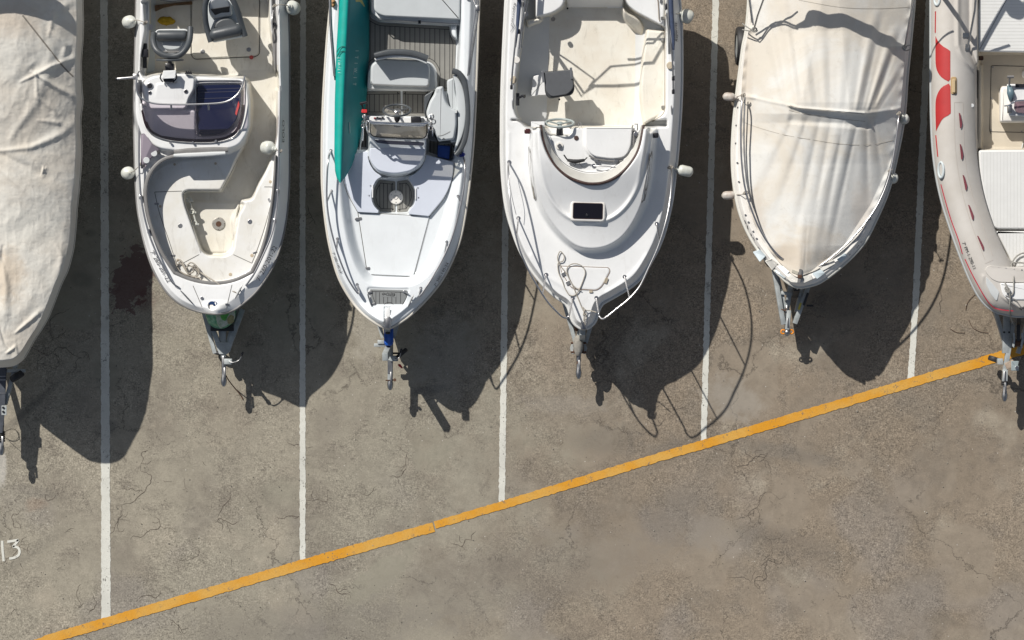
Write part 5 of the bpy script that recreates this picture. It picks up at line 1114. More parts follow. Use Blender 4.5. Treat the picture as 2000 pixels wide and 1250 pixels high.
prism('drawbar_plate', rnd([(757, 703), (767, 703), (766, 730), (757, 730)], 1), .46, .49, M_STEELD, t3, .5)
jockey(t3, 765, 700, .48, .5); jwheel(t3, (776, 698), (794, 682), .55, .10, .06); tube('wheel_arm', [(767, 690, .5), (780, 690, .5)], .014, M_BLACK, t3)
prism('red_handle', rnd([(777, 711), (782, 711), (787, 718), (785, 720), (778, 715)], 1), .55, .60, mat('red_plastic', (.42, .015, .02), .4), t3, .6)
tube('coupling_bolt', [(753, 743, .47), (772, 742, .47)], .010, M_RUST, t3); disc('bolt_head', 771, 742, .47, 3, M_RUST, t3, .02)
tube('shadow_prop', [tuple(cast(835, 800, 0, .62)), tuple(cast(866, 836, 0, .50))], .02, M_GALV, t3, world=True) if False else None
# ================================================================== cabin boat (centre right)
out4 = [(1000, -62), (991, -50), (989, -30), (988, 0), (984, 80), (980, 180), (979, 260), (980, 330), (987, 400), (1000, 450), (1020, 500), (1050, 545), (1082, 578), (1103, 592), (1110, 604), (1114, 618), (1120, 631), (1131, 640), (1140, 642), (1149, 640), (1160, 631), (1166, 618), (1170, 604), (1178, 592), (1200, 580), (1245, 550), (1275, 505), (1295, 460), (1310, 400), (1318, 340), (1324, 280), (1330, 180), (1330, 60), (1326, 0), (1324, -30), (1318, -52), (1306, -62)]
bt = thing('boat', 'white cabin boat with a domed foredeck, dark hatch, open beige cockpit and bow handrails', 'boat', P(1150, 250, 0))
A = Mould(out4, lambda x, y: 1.18 + .10 * sstep((y - 120) / 520), nu=210)
A.edge(9, 15, lambda y: .26 - .06 * sstep((y - 420) / 180))
ck = rnd([(1024, -44, 10), (1024, 40, 20), (1014, 120, 40), (1007, 180, 30), (1007, 225, 20), (1030, 250, 10), (1240, 250, 10), (1258, 248, 4), (1296, 222, 12), (1298, 60, 10), (1298, -44, 8)], 12)
A.flat(ck, .62, 9, mi=1)
# coachroof tiers
tA = spl([(1034, 252), (1034, 310), (1040, 360), (1056, 410), (1084, 452), (1118, 482), (1150, 491), (1186, 486), (1218, 466), (1244, 430), (1262, 385), (1272, 330), (1279, 255)], 6)
A.flat(tA, lambda x, y: 1.33 + .28 * sstep((500 - y) / 190) + .10 * (1 - ((x - 1150) / 125) ** 2), 10, off=-2)
tB = spl([(1046, 248), (1048, 300), (1058, 350), (1080, 396), (1110, 425), (1150, 436), (1190, 428), (1222, 402), (1246, 360), (1258, 310), (1268, 248)], 6)
A.flat(tB, lambda x, y: 1.45 + .30 * sstep((440 - y) / 150) + .06 * (1 - ((x - 1152) / 110) ** 2), 7.5, off=-2)
A.ridge(tA, 4.0, .034, sharp=False); A.ridge(tB, 3.8, .030)
side = rnd([(1280, 262), (1290, 300), (1288, 380), (1262, 450), (1240, 470), (1268, 390), (1276, 300)], 20)
well = spl([(1056, 246), (1059, 270), (1068, 298), (1084, 325), (1108, 346), (1135, 357), (1155, 360), (1180, 357), (1208, 343), (1232, 318), (1247, 290), (1256, 246)], 6)
A.flat(well, lambda x, y: 1.50 - .0 * y, 5)
dsh = spl([(1062, 246), (1068, 268), (1082, 298), (1104, 322), (1132, 335), (1156, 338), (1186, 333), (1212, 317), (1232, 294), (1243, 272), (1250, 246)], 6)
A.flat(dsh, 1.44, 4)
A.flat(rnd([(1064, 252), (1072, 266), (1110, 268), (1113, 252)], 5), 1.36, 4)
A.flat(rnd([(1140, 240, 0), (1140, 292, 12), (1155, 310, 14), (1195, 316, 14), (1222, 312, 14), (1234, 292, 12), (1237, 240, 0)], 10), 1.475, 3)
A.flat(rnd([(1000, 236, 0), (1300, 236, 0), (1300, 247.5, 0), (1237, 251, 0), (1140, 248.5, 4), (1118, 249, 4), (1112, 264, 5), (1074, 262, 5), (1064, 248, 4), (1034, 247, 4), (1010, 236, 0)], 2), .62, 4, mode='min') if True else None
# raised toe lines on the side decks, seats in the cockpit
A.flat(rnd([(1018, -44), (1045, -44), (1045, 38, 4), (1080, 30, 14), (1100, 16, 12), (1105, -2, 10), (1105, -44)], 4), .98, 4, mi=0)
A.flat(rnd([(1218, -44), (1218, -2, 12), (1224, 14, 14), (1240, 27, 12), (1297, 57, 2), (1297, -44)], 4), .98, 4, mi=0)
A.flat(rnd([(1105, -44), (1218, -44), (1217, 3), (1106, 2)], 1), .92, 2, mi=0)
A.flat(rnd([(1105, 0), (1217, 1), (1216, 17), (1108, 15)], 2), lambda x, y: .90 - .018 * (y - 1), 2, mi=0, mode='max')
A.flat(rnd([(1262, 60, 4), (1297, 62, 4), (1297, 222, 10), (1256, 246, 4), (1248, 190, 60), (1254, 110, 40)], 4), .90, 5, mi=1)
A.flat(rnd([(1215, 15, 14), (1222, 26, 20), (1248, 40, 12), (1256, 54, 6), (1253, 74, 4), (1228, 52, 10), (1216, 38, 10)], 5), lambda x, y: .62 + .006 * np.clip(75 - y, 0, 60), 4)
A.flat(rnd([(1028, 42), (1058, 36), (1058, 44), (1030, 56)], 3), .93, 3)
A.ridge(rnd([(994, 262), (994, 300), (992, 320)], 6, closed=False), 3, .01)
A.ridge(spl([(1038, 500), (1062, 534), (1095, 556), (1120, 575)], 4), 5, .012); A.ridge(spl([(1186, 570), (1210, 556), (1240, 530), (1262, 500)], 4), 5, .012)
A.flat(rnd([(1094, 521), (1186, 523, 6), (1190, 530, 5), (1174, 560, 8), (1164, 567, 6), (1115, 564, 6), (1096, 530, 6)], 5), .012, 2.5, add=True)
# helm door pod and box by the seat
A.blur(1); A.build('deck', None, bt, [M_GEL, M_CREAM]); A.hull('hull', M_HULL, bt, y_flare=340); Az = A.z
rub(A, 'rub_rail', .022, mat('pale_rub_strake', (.60, .60, .58), .45), bt, dz=.02)
strips('strake_line', [A.out[6:-6] * 1.0], 1, lambda x, y: Az(x, y), M_SEAML, bt, dz=.02) if False else None
# windscreen: milky curved sheet between the brown trim and the dash
b4 = resamp(np.array([(x, y, 1.755 - .0012 * max(0, y - 300)) for x, y in well]), 60)
brown = mat('weathered_brown_trim', (.030, .014, .012), .6, var=.6, vscale=30, var_col=(.09, .05, .04))
strips('windscreen_seal', [spl([(1057, 250), (1060, 272), (1069, 299), (1085, 326), (1109, 347), (1136, 358), (1156, 361), (1181, 358), (1208, 344), (1232, 319), (1247, 291), (1256, 252)], 6)], 5.4, lambda x, y: Az(x, y), brown, bt, dz=.015)
tube('windscreen_trim', [(x, y, 1.70 - .05 * sstep((275 - y) / 40)) for x, y in resamp(well, 60)], .020, brown, bt, 0, 8)
milky = mat('milky_acrylic', (.54, .53, .49), .3, coat=.4, var=.15, vscale=6)
Bq = resamp(well, 60); Tq = resamp(dsh, 60)
rings = [PN(Bq[:, 0] * (1 - t) + Tq[:, 0] * t, Bq[:, 1] * (1 - t) + Tq[:, 1] * t, (1.70 - .15 * t) - .02 * math.sin(math.pi * t) + 0 * Bq[:, 0]) for t in (.06, .3, .6, .9)]
loft('windscreen', rings, milky, bt, (False, False), True, 60, closed=False)
strips('dash_edge_line', [dsh[4:-4]], 1.0, lambda x, y: 1.56 + 0 * x, M_SEAM, bt, dz=.0) 
# dash details
disc('compass_socket', 1092, 286, Az, 7.5, M_GELW, bt, .02); cm_ = disc('horn', 1092, 286, lambda x, y: Az(x, y) + .02, 4.2, M_STEELD, bt, .03)
disc('dash_plug', 1125, 271, Az, 4.6, brown, bt, .012)
pr = thing('folded_blade', 'x', 'x', P(0, 0, 0)) if False else None
tube('cable_reel', [(1108, 314, 1.50), (1124, 316.5, 1.51), (1141, 314, 1.50)], [.020, .030, .020], M_BLACK, bt, 4, 12); tube('reel_arm', [(1108, 314, 1.5), (1101, 304, 1.56)], .010, M_BLACK, bt); tube('reel_arm', [(1141, 314, 1.5), (1146, 309, 1.55)], .008, M_BLACK, bt)
tube('dash_cable', [(1116, 318, 1.46), (1122, 325, 1.455), (1124, 319, 1.46)], .004, M_STEELD, bt, 4, 6); tube('dash_cable', [(1130, 318, 1.46), (1138, 328, 1.455), (1148, 322, 1.46), (1152, 324, 1.46)], .004, M_STEELD, bt, 4, 6)
bd = padeye(bt, 1159, 325, 1.45, .03, M_STEEL); tube('wiper_arm', [(1159, 325, 1.50), (1180, 326, 1.55), (1206, 329, 1.56)], .009, M_STEEL, bt, 0, 8)
prism('locker_lid', rnd([(1143, 250, 2), (1143, 290, 14), (1158, 307, 14), (1195, 312, 14), (1220, 309, 14), (1231, 290, 12), (1234, 250, 2)], 10), 1.46, 1.515, M_GEL, bt, 2.5)
tube('lid_gasket', [(1237, 252, 1.48), (1236, 290, 1.48), (1228, 309, 1.48), (1210, 316, 1.48), (1180, 315, 1.48), (1160, 311, 1.48), (1150, 305, 1.48)], .012, M_GREYPAD, bt, 5)
for x, y in ((1164, 315), (1203, 316)): prism('lid_hinge', rect(x - 4, y - 2.5, x + 4, y + 2.5, 1), 1.45, 1.51, M_STEELD, bt, .6)
disc('lid_lock', 1241, 263, 1.46, 4.5, M_STEEL, bt, .04); tube('grab_handle', [(1234, 258, 1.5), (1234, 248, 1.56), (1238, 244, 1.57), (1244, 244, 1.57), (1244, 256, 1.5)], .009, M_STEEL, bt)
tube('grab_handle', [(1129, 250, 1.45), (1129.5, 240, 1.5), (1133, 241, 1.5), (1135, 250, 1.45)], .005, M_STEEL, bt)
bevelled('nav_light', boxg(P(1030, 258, 1.48), .09, .075, .08), mat('dark_maroon_lens', (.06, .02, .02), .2), bt, .02); bevelled('nav_light', boxg(P(1279, 266, 1.48), .09, .075, .08), M_BLACKG, bt, .02)
prism('helm_pod', rect(1037, 239, 1064, 250, 1), 1.3, 1.55, M_GEL, bt, 1)
steering_wheel(bt, P(1093, 242, 1.40), (0, .93, .36), .20, mat('pale_grey_rim', (.33, .37, .36), .4), mat('pale_grey_spoke', (.28, .32, .31), .4), 3, .05, .019)
# side windows
for q in ([(1032, 288), (1035, 300), (1042, 350), (1047, 384), (1047, 392), (1044, 391), (1038, 366), (1032, 320)], [(1272, 296), (1273, 310), (1268, 350), (1258, 388), (1253, 397), (1252, 390), (1260, 350), (1267, 315)]):
    sheet('side_window_frame', rnd(band(np.concatenate([q, q[:1]]), 1.6)[:], 0) if False else spl(q, 3, True), lambda x, y: Az(x, y), M_GREYPAD, bt, .012)
    c0 = np.mean(q, 0); q2 = (np.array(q) - c0) * [.55, .93] + c0; sheet('side_window', spl(q2, 3, True), lambda x, y: Az(x, y), mat('aged_window', (.22, .20, .16), .2, coat=.4, var=.4, vscale=10), bt, .018)
# foredeck hatch
zh = float(Az(1148, 412)[0])
hf = prism('deck_hatch', rect(1113, 392, 1182, 434, 9, 1.5), zh - .06, zh + .035, M_GELW, bt, 3.5, .03)
prism('hatch_glass', rect(1119, 398, 1176, 428, 3, 1.5), zh + .02, zh + .041, mat('black_hatch_glass', (.006, .005, .008), .06, coat=.4), hf, .8)
strips('hatch_rust_line', [np.concatenate([rect(1119, 398, 1176, 428, 3, 1.5), rect(1119, 398, 1176, 428, 3, 1.5)[:1]])], 1.4, zh + .037, brown, hf)
disc('hatch_knob', 1146, 421, zh + .041, 2.6, M_BLACKG, hf, .012)
# anchor locker and small hardware
strips('locker_gap', [rnd([(1094, 520), (1188, 523, 6), (1191, 530, 5), (1176, 558, 10), (1165, 567, 6), (1116, 564, 10), (1096, 532, 8), (1094, 520, 2)], 4, closed=False)], 1.5, Az, mat('rusty_gap', (.26, .20, .16), .8), bt, dz=.004)
prism('locker_latch', rect(1180, 543, 1186, 554, 1, 20), lambda x, y: Az(x, y) - .01, lambda x, y: Az(x, y) + .02, mat('tan_latch', (.42, .36, .27), .6), bt, .6)
prism('locker_latch', rect(1150, 568, 1157, 572, 1), lambda x, y: Az(x, y) - .01, lambda x, y: Az(x, y) + .02, mat('tan_latch2', (.42, .36, .27), .6), bt, .6)
for x, y in ((1100, 536), (1109, 553)): prism('locker_hinge', rect(x - 4, y - 4, x + 4, y + 4, 1, -25), lambda p, q: Az(p, q) - .01, lambda p, q: Az(p, q) + .016, M_STEELD, bt, .6)
# rails
R4 = ([(994.5, 318, 1.30), (993, 330, 1.62), (994, 370, 1.80), (1001, 425, 1.88), (1012, 478, 1.90), (1026, 515, 1.90), (1044, 550, 1.90), (1068, 588, 1.90), (1088, 610, 1.90), (1100, 620, 1.89), (1108, 620, 1.86), (1112, 612, 1.80), (1118, 582, 1.38)],
      [(1309, 328, 1.30), (1310, 345, 1.62), (1308, 385, 1.80), (1300, 430, 1.88), (1285, 480, 1.90), (1266, 523, 1.90), (1248, 560, 1.90), (1226, 585, 1.90), (1205, 602, 1.90), (1185, 618, 1.90), (1176, 623, 1.88), (1170, 618, 1.84), (1168, 608, 1.80), (1164, 582, 1.38)])
R4 = [[(a, b, c - .13) for a, b, c in r] for r in R4]
for pts, feet in ((R4[0], ((994.5, 318), (1012.5, 427), (1066.5, 537), (1118, 582))), (R4[1], ((1309, 328), (1281.5, 438), (1219, 541), (1164, 582)))):
    tube('bow_rail', pts, .0135, M_STEEL, bt, 7); rail = spl(pts, 8)
    for fx, fy in feet[1:3]:
        zf = float(Az(fx, fy)[0]); k = int(np.argmin((rail[:, 0] - fx) ** 2 * .4 + (rail[:, 1] - fy - 36) ** 2 + (rail[:, 2] < 1.57) * 9e9)); tube('rail_post', [(fx, fy, zf), tuple(rail[k])], .011, M_STEEL, bt)
    for fx, fy in feet: padeye(bt, fx, fy, float(Az(fx, fy)[0]), .03)
tube('fender_wire', [(994, 330, 1.4), (998, 375, 1.5), (1008, 420, 1.4)], .004, M_STEELD, bt, 4)
for x, y, a in ((1001.5, 206, 86), (1310, 217, 86)): cleat(bt, x, y, float(Az(x, y)[0]), a, .15)
for x, y in ((1003, 158), (1307, 130)): prism('cream_cap', circ(x, y, 6.5, 18, 7.5), float(Az(x, y)[0]) - .01, float(Az(x, y)[0]) + .035, mat('aged_cream_plastic', (.56, .48, .36), .6, var=.4, vscale=20), bt, 1.5)
disc('deck_filler', 1009, 119, Az, 6.5, M_GELW, bt, .02)
text('name_lettering', 'Reporras', 1003.6, 7, 4.6, 97, Az, M_TEXT, bt, 1.55, .02, shear=.2)
strips('name_swirl', [spl([(1001, 46), (998, 51), (1002, 55), (1000, 60), (997, 64)], 4), spl([(1003, 48), (1004, 54), (1001, 58)], 4)], 1.0, Az, M_STEELD, bt, dz=.02)
text('name_lettering', 'Reporras', 1322.5, 84, 4.8, -92.5, Az, M_TEXT, bt, 1.45, .03, shear=.2)
# cockpit locker gaps and latches, speaker-like fittings
strips('seat_gap', [rnd([(1278, -30), (1284, 6), (1286, 40), (1292, 57, 6), (1297, 64, 4), (1297.5, 224, 12), (1251, 252)], 3, closed=False), [(1292, 57), (1255, 45)]], 1.8, lambda x, y: Az(x, y), mat('gasket_brown', (.24, .20, .16), .7), bt, dz=.02)
for x, y in ((1291, 5), (1293, 38), (1293, 80), (1294, 211)): prism('locker_hinge', rect(x - 3.6, y - 3.2, x + 3.6, y + 3.2, 1), lambda p, q: Az(p, q) - .01, lambda p, q: Az(p, q) + .03, M_STEELD, bt, .6)
disc('cockpit_drain', 1080, 39.5, .97, 4.5, M_BLACK, bt, .02); disc('cockpit_socket', 1108, 19, .66, 2, M_BLACK, bt, .02); disc('floor_fitting', 1038, 144, .63, 4, M_RUST, bt, .01)
tube('throttle', [(1011, 184, 1.15), (1011, 208, 1.15)], .026, M_BLACKG, bt, 0, 12); tube('throttle_lever', [(1011, 194, 1.18), (1020, 189, 1.22), (1025, 190, 1.24)], [.016, .02, .026], M_BLACKG, bt, 0, 12)
prism('battery_box', rnd([(1040, 152, 1), (1048, 149, 2), (1073, 146, 2), (1066, 188, 2), (1050, 188, 1), (1047, 190, 1), (1036, 190, 1), (1039, 165, 2)], 2), .62, .86, M_GEL, bt, 1.5)
# helm seat seen from behind: dark padded back on a pedestal
hs = thing('helm_seat', 'dark grey flip-up helm seat with two steel brackets in the cabin boat cockpit', 'boat seat', P(1092, 165, .62))
lathe('pedestal', [(0, .12), (.02, .11), (.03, .04), (.40, .04), (.42, .10)], P(1090, 168, .62), (0, 0, 1), M_STEELD, hs, 16)
prism('seat_shell', rnd([(1062, 142), (1118, 138), (1122, 178, 8), (1116, 188, 8), (1072, 195, 8), (1064, 184, 8)], 4), 1.04, 1.22, mat('black_seat_shell', (.04, .042, .045), .5), hs, 3)
prism('seat_panel', rnd([(1063, 144, 2), (1117, 138, 2), (1120, 174, 10), (1108, 186, 6), (1076, 191, 8), (1066, 180, 8)], 4), 1.18, 1.25, mat('charcoal_panel', (.085, .09, .098), .6, var=.15, vscale=10), hs, 1.5)
for x, y in ((1060.5, 152), (1115.5, 145)): prism('steel_bracket', rect(x - 2.4, y - 11, x + 2.4, y + 11, .8, -6), 1.18, 1.275, M_STEELD, hs, .5)
disc('seat_knob', 1092, 196, 1.1, 2, M_BLACKG, hs, .03)
# folded canopy poles along both gunwales, their navy sleeve, and the raised stern frame
nav = mat('navy_canvas', (.045, .065, .12), .8, var=.3, vscale=20)
tube('canopy_sleeve', [(1018, -50, 1.36), (1013, 20, 1.36), (1010, 60, 1.35), (1006, 95, 1.33)], [.035, .03, .022, .015], nav, bt, 4, 10); tube('canopy_pole', [(1013, 20, 1.37), (1007, 80, 1.35), (1001, 140, 1.30), (999, 172, 1.26)], .013, M_STEELD, bt, 4)
tube('canopy_pole', [(1028, -40, 1.3), (1024, 20, 1.30), (1018, 60, 1.28), (1014, 98, 1.26)], .012, M_STEEL, bt, 4); tube('canopy_pole', [(1034, -40, 1.26), (1028, 24, 1.26), (1022, 45, 1.25), (1018, 96, 1.22)], .010, M_STEELD, bt, 4)
tube('canopy_sleeve', [(1307, -50, 1.36), (1309, 20, 1.36), (1313, 72, 1.35), (1314, 100, 1.33)], [.04, .038, .028, .016], nav, bt, 4, 10); tube('canopy_pole', [(1303, -30, 1.38), (1305, 50, 1.37), (1312, 120, 1.34), (1313.5, 178, 1.28)], .013, M_STEELD, bt, 4)
tube('canopy_pole', [(1302, 26, 1.30), (1305, 60, 1.28), (1306, 108, 1.26)], .020, M_STEELD, bt, 4)
for x, y in ((999, 172), (1013, 64), (1313.5, 181), (1313.5, 155), (1313, 72)): bevelled('pole_joint', boxg(P(x, y, 1.30), .04, .07, .05), M_BLACKG, bt, .01)
bevelled('rod_holder', boxg(P(1302, 16, 1.26), .07, .09, .10), M_BLACKG, bt, .01); disc('rod_holder_cap', 1303, 25, 1.28, 4, M_WVIN, bt, .04)
bevelled('rod_holder', boxg(P(1024, 11, 1.20), .05, .08, .05), M_BLACKG, bt, .01); disc('side_hinge', 1028, 30, 1.14, 4, M_STEEL, bt, .03)
def wt(name, pts, r, m): return tube(name, [tuple(p) for p in pts], r, m, bt, world=True)
zf = .62
zf = .76 - .14
wt('stern_frame', [P(990, -34, 1.15), cast(1075, 98, zf, .92), cast(1112, 122, zf, 1.1), cast(1160, 157, zf, 1.35), cast(1150, 172, zf, 1.45)], .012, M_STEEL)
wt('stern_frame', [P(990, -34, 1.15), cast(1135, 190, zf, 1.6), cast(1162, 160, zf, 1.4), cast(1192, 132, zf, 1.18), cast(1252, 127, zf, 1.15), cast(1300, 126, zf, 1.1), P(1312, -30, 1.2)], .012, M_STEEL)
wt('stern_frame', [P(990, -30, 1.15), cast(1140, 184, zf, 1.6), cast(1160, 170, zf, 1.45), cast(1200, 170, zf, 1.43), cast(1252, 167, zf, 1.4), cast(1300, 164, zf, 1.4), P(1312, -30, 1.2)], .018, M_STEEL)
wt('stern_frame', [cast(1200, 79, .9, .75), cast(1296, 79, .9, .75), P(1312, -30, 1.2)], .015, M_STEEL)
# fenders
def cyl_fender(label, e0, e1, z, line, r, m, group):
    o = P(*e0, z); d = P(*e1, z - .05) - o; L = d.length; a = d.normalized()
    t = thing('fender', label, 'fender', o + d / 2, group); lathe('fender_body', [(-.05, .014), (-.045, .022), (-.015, .026), (-.01, r * .55), (.01, r * .85), (.04, r), (L - .05, r), (L - .015, r * .85), (L, r * .5), (L + .01, .02)], o, a, m, t, 24)
    tube('fender_rope', [tuple(o - a * .04)] + [tuple(P(*q)) for q in line], .006, M_ROPE, t, 4, 7, world=True)
    e = P(*line[-1]); K = []
    for i in range(4):
        cc = e + Vector(((i - 1.5) * .012, (i % 2) * .012, .004)); K.append(sweep([tuple(cc + Vector((.020 * math.cos(q), .018 * math.sin(q) * (.6 + .2 * i), .014 * math.sin(q * 2 + i)))) for q in np.linspace(0, 2 * math.pi, 10, endpoint=False)], .007, 6, True))
    join_mesh('rope_knot', K, M_ROPE, t); return t
gf = 'fenders hung from the cabin boat'
cyl_fender('stubby white fender hanging at the stern quarter of the cabin boat, top right', (1333, 28), (1351, 36), 1.12, [(1326, 27, 1.2), (1316, 27, 1.25), (1304, 30, 1.28)], .105, M_FEND, gf)
cyl_fender('white fender hanging where the right bow rail of the cabin boat begins', (1326, 331), (1352, 337), 1.18, [(1320, 330, 1.26), (1314, 328, 1.32), (1309, 328, 1.36)], .078, M_FEND, gf)
# rope on the foredeck
rope('bow_line', 'thin pale line looped over the anchor locker and stem of the cabin boat', [
    [(1142, 612, 1.46), (1136, 600, 1.44), (1130, 585, 1.43), (1122, 566, 1.43), (1114, 548, 1.43), (1106, 534, 1.43), (1094, 518, 1.43), (1089, 504, 1.43), (1094, 491, 1.43), (1102, 500, 1.43), (1099, 510, 1.43), (1090, 514, 1.43), (1091, 532, 1.43), (1098, 548, 1.43), (1104, 564, 1.43), (1112, 576, 1.43), (1122, 577, 1.43), (1130, 568, 1.44), (1138, 550, 1.44), (1143, 532, 1.44), (1137, 520, 1.44), (1124, 515, 1.44), (1112, 518, 1.44), (1107, 528, 1.44), (1112, 545, 1.44), (1122, 560, 1.44), (1135, 568, 1.44)],
    [(1165, 610, 1.6), (1154, 607, 1.46), (1144, 606, 1.47), (1138, 600, 1.46), (1141, 612, 1.47), (1146, 620, 1.46), (1140, 626, 1.47), (1143, 604, 1.48), (1139, 616, 1.49), (1145, 612, 1.48), (1141, 626, 1.47), (1144, 634, 1.46)]], M_ROPE, .0075)
bevelled('stem_fitting', boxg(P(1140, 636, 1.28), .09, .12, .05), M_STEELD, bt, .015); tube('roller_cheek', [(1136, 626, 1.33), (1137, 640, 1.31)], .009, M_STEEL, bt); tube('roller_cheek', [(1146, 626, 1.33), (1145, 642, 1.31)], .009, M_STEEL, bt)
bt.location.z += .14; hs.location.z += .14
# transom platform and outboard leg beyond the frame
prism('outboard_cowl', rect(1130, -120, 1180, -62, 16), .9, 1.55, M_GREYV, bt, 10, .12); bevelled('outboard_leg', boxg(P(1155, -90, .62), .16, .2, .6), M_GREYV, bt, .03)
t4 = trailer('old rusty-bolted trailer with a pointed winch post under the cabin boat', 1130, 737, 670, 60, -20, xt=1134, z=.42)
lathe('nose_block', [(0, .02), (.03, .055), (.10, .075), (.2, .07), (.27, .05), (.30, .03)], P(1129, 655, .60), (.02, -1, -.1), mat('weathered_grey_paint', (.34, .32, .28), .8, var=.4, vscale=18, bump=.3), t4, 14)
for sx in (-1, 1):
    prism('side_plate', rnd([(1130 + sx * 6, 668), (1130 + sx * 14, 672), (1130 + sx * 17, 680), (1130 + sx * 13, 692), (1130 + sx * 6, 690)], 1), .44, .46, mat('pale_plate%d' % sx, (.42, .44, .43), .6, var=.3, vscale=20), t4, .5)
    for yy in (670, 688): tube('rusty_bolt', [(1130 + sx * 4, yy, .52), (1130 + sx * 15, yy, .52)], .016, M_RUST, t4, 0, 8)
    tube('u_bolt', [(1130 + sx * 8, 668, .53), (1130 + sx * 9, 690, .53)], .012, M_RUST, t4, 0, 8)
tube('drawbar_neck', [(1129, 690, .45), (1129, 712, .44)], .022, M_RUST, t4, 0, 10)
prism('painted_post', rnd([(1104, 600), (1112, 598), (1124, 650), (1118, 662), (1112, 640)], 1), .30, .36, M_GALV, t4, .8); tube('winch_strut', [(1126, 645, .5), (1118, 600, .9)], .025, M_RUST, t4)
bevelled('winch_stand', beamg(P(1136, 662, .42), P(1138, 648, 1.12), .08, .10, (0, 1, 0)), M_GALV, t4)
# ================================================================== covered boats
def creases(X, Y, lines):
    """each: polyline, width, height; a soft ridge with a sharper lee side"""
    Z = 0
    for p, wd, h in lines:
        p = np.array(p, float); d = seg_dist(X, Y, p, False); L = np.linalg.norm(p[-1] - p[0]); e = p[-1] - p[0]; t = np.clip(((X - p[0][0]) * e[0] + (Y - p[0][1]) * e[1]) / L ** 2, 0, 1)
        Z = Z + h * np.exp(-(d / (wd * (.5 + t * .8))) ** 2) * np.sin(math.pi * np.clip(t * .92 + .04, 0, 1)) ** .5
    return Z
def ridged(X, Y, s, o=4): return 1 - np.abs(2 * fbm(X * s, Y * s, o) - 1) * 2
def cloth(name, col, dirt, spots=()):
    m = bpy.data.materials.new(name); m.use_nodes = True; g = NG(m); b = g.n['Principled BSDF']; tc = g.node('ShaderNodeNewGeometry').outputs['Position']
    n1 = g.noise(tc, .9, 5, .6, .6).outputs[0]; n2 = g.noise(tc, 4.5, 5, .7, 1.2).outputs[0]; n3 = g.noise(tc, 260, 2, .6).outputs[0]; n4 = g.noise(tc, 14, 6, .75, .8).outputs[0]
    c = g.mix(g.rng(n1, .42, .66, 0, .85, True), col, dirt); c = g.mix(g.rng(n2, .54, .74, 0, .35, True), c, tuple(q * .72 for q in dirt)); c = g.mix(g.rng(n4, .60, .72, 0, .35), c, tuple(q * .5 for q in dirt))
    for (px, py, rx, ry, cc, st) in spots:      # mildew and pooled dirt
        mp = g.node('ShaderNodeMapping', vector_type='TEXTURE'); g.l.new(tc, mp.inputs[0]); q = P(px, py, 1.5); mp.inputs[1].default_value = (q.x, q.y, 1.5); mp.inputs[3].default_value = (rx / S, ry / S, 3)
        ln = g.node('ShaderNodeVectorMath', operation='LENGTH'); g.l.new(mp.outputs[0], ln.inputs[0])
        d = g.math('ADD', ln.outputs['Value'], g.math('MULTIPLY', g.math('SUBTRACT', n2, .5), 1.6)); c = g.mix(g.math('MULTIPLY', g.rng(d, 1.25, .35, 0, 1, True), st), c, cc)
    g.l.new(c, b.inputs['Base Color']); b.inputs['Roughness'].default_value = .85; b.inputs['Sheen Weight'].default_value = .15
    h = g.math('ADD', g.math('MULTIPLY', n3, .2), g.math('MULTIPLY', n4, .12)); bp = g.node('ShaderNodeBump'); bp.inputs['Strength'].default_value = .35; bp.inputs['Distance'].default_value = .01; g.l.new(h, bp.inputs['Height']); g.l.new(bp.outputs[0], b.inputs['Normal']); return m
M_TARP = cloth('weathered_grey_tarpaulin', (.62, .60, .545), (.57, .52, .445), [(20, 540, 34, 60, (.42, .31, .20), .5), (30, 40, 60, 40, (.47, .38, .29), .4), (120, 620, 30, 30, (.46, .38, .29), .35), (70, 440, 60, 50, (.60, .585, .53), .5)]); M_CANV = cloth('cream_canvas', (.635, .63, .60), (.58, .53, .45), [(1545, 500, 46, 34, (.48, .39, .29), .45), (1690, 410, 26, 60, (.50, .41, .33), .35), (1480, 420, 20, 60, (.48, .40, .31), .45), (1460, 180, 16, 130, (.50, .42, .33), .4), (1600, 470, 40, 40, (.52, .46, .38), .3), (1620, 20, 120, 40, (.56, .50, .42), .4)])

# ------------------------------------------------------------------ far left: tarpaulin
RX = [(158, -190), (163, -80), (163, 0), (164, 40), (163, 80), (160, 125), (161, 170), (163, 200), (159, 235), (161, 290), (160, 320), (157, 360), (153, 400), (150, 440), (146, 480), (140, 508), (133, 531), (123, 552), (115, 572), (106, 596), (96, 620), (83, 643), (69, 664), (58, 684), (49, 699), (37, 710), (22, 716), (-4, 718)]
out1 = [(-8 - x - (2 if i % 3 else -2), y) for i, (x, y) in enumerate(RX)][:-1] + RX[::-1]
bt = thing('covered_boat', 'motor boat wrapped in a dirty wrinkled grey-beige tarpaulin at the left edge', 'covered boat', P(-4, 250, 0))
def z1(X, Y):
    d = np.abs(X + 4) / 167; zr = 1.62 + .20 * sstep((330 - Y) / 300) - .10 * sstep((Y - 560) / 150)
    z = zr - .44 * d ** 1.9 + .16 * sstep((Y - 430) / 220)
    return z
A = Mould(out1, z1, nu=230, dy=1.8)
de = A.de
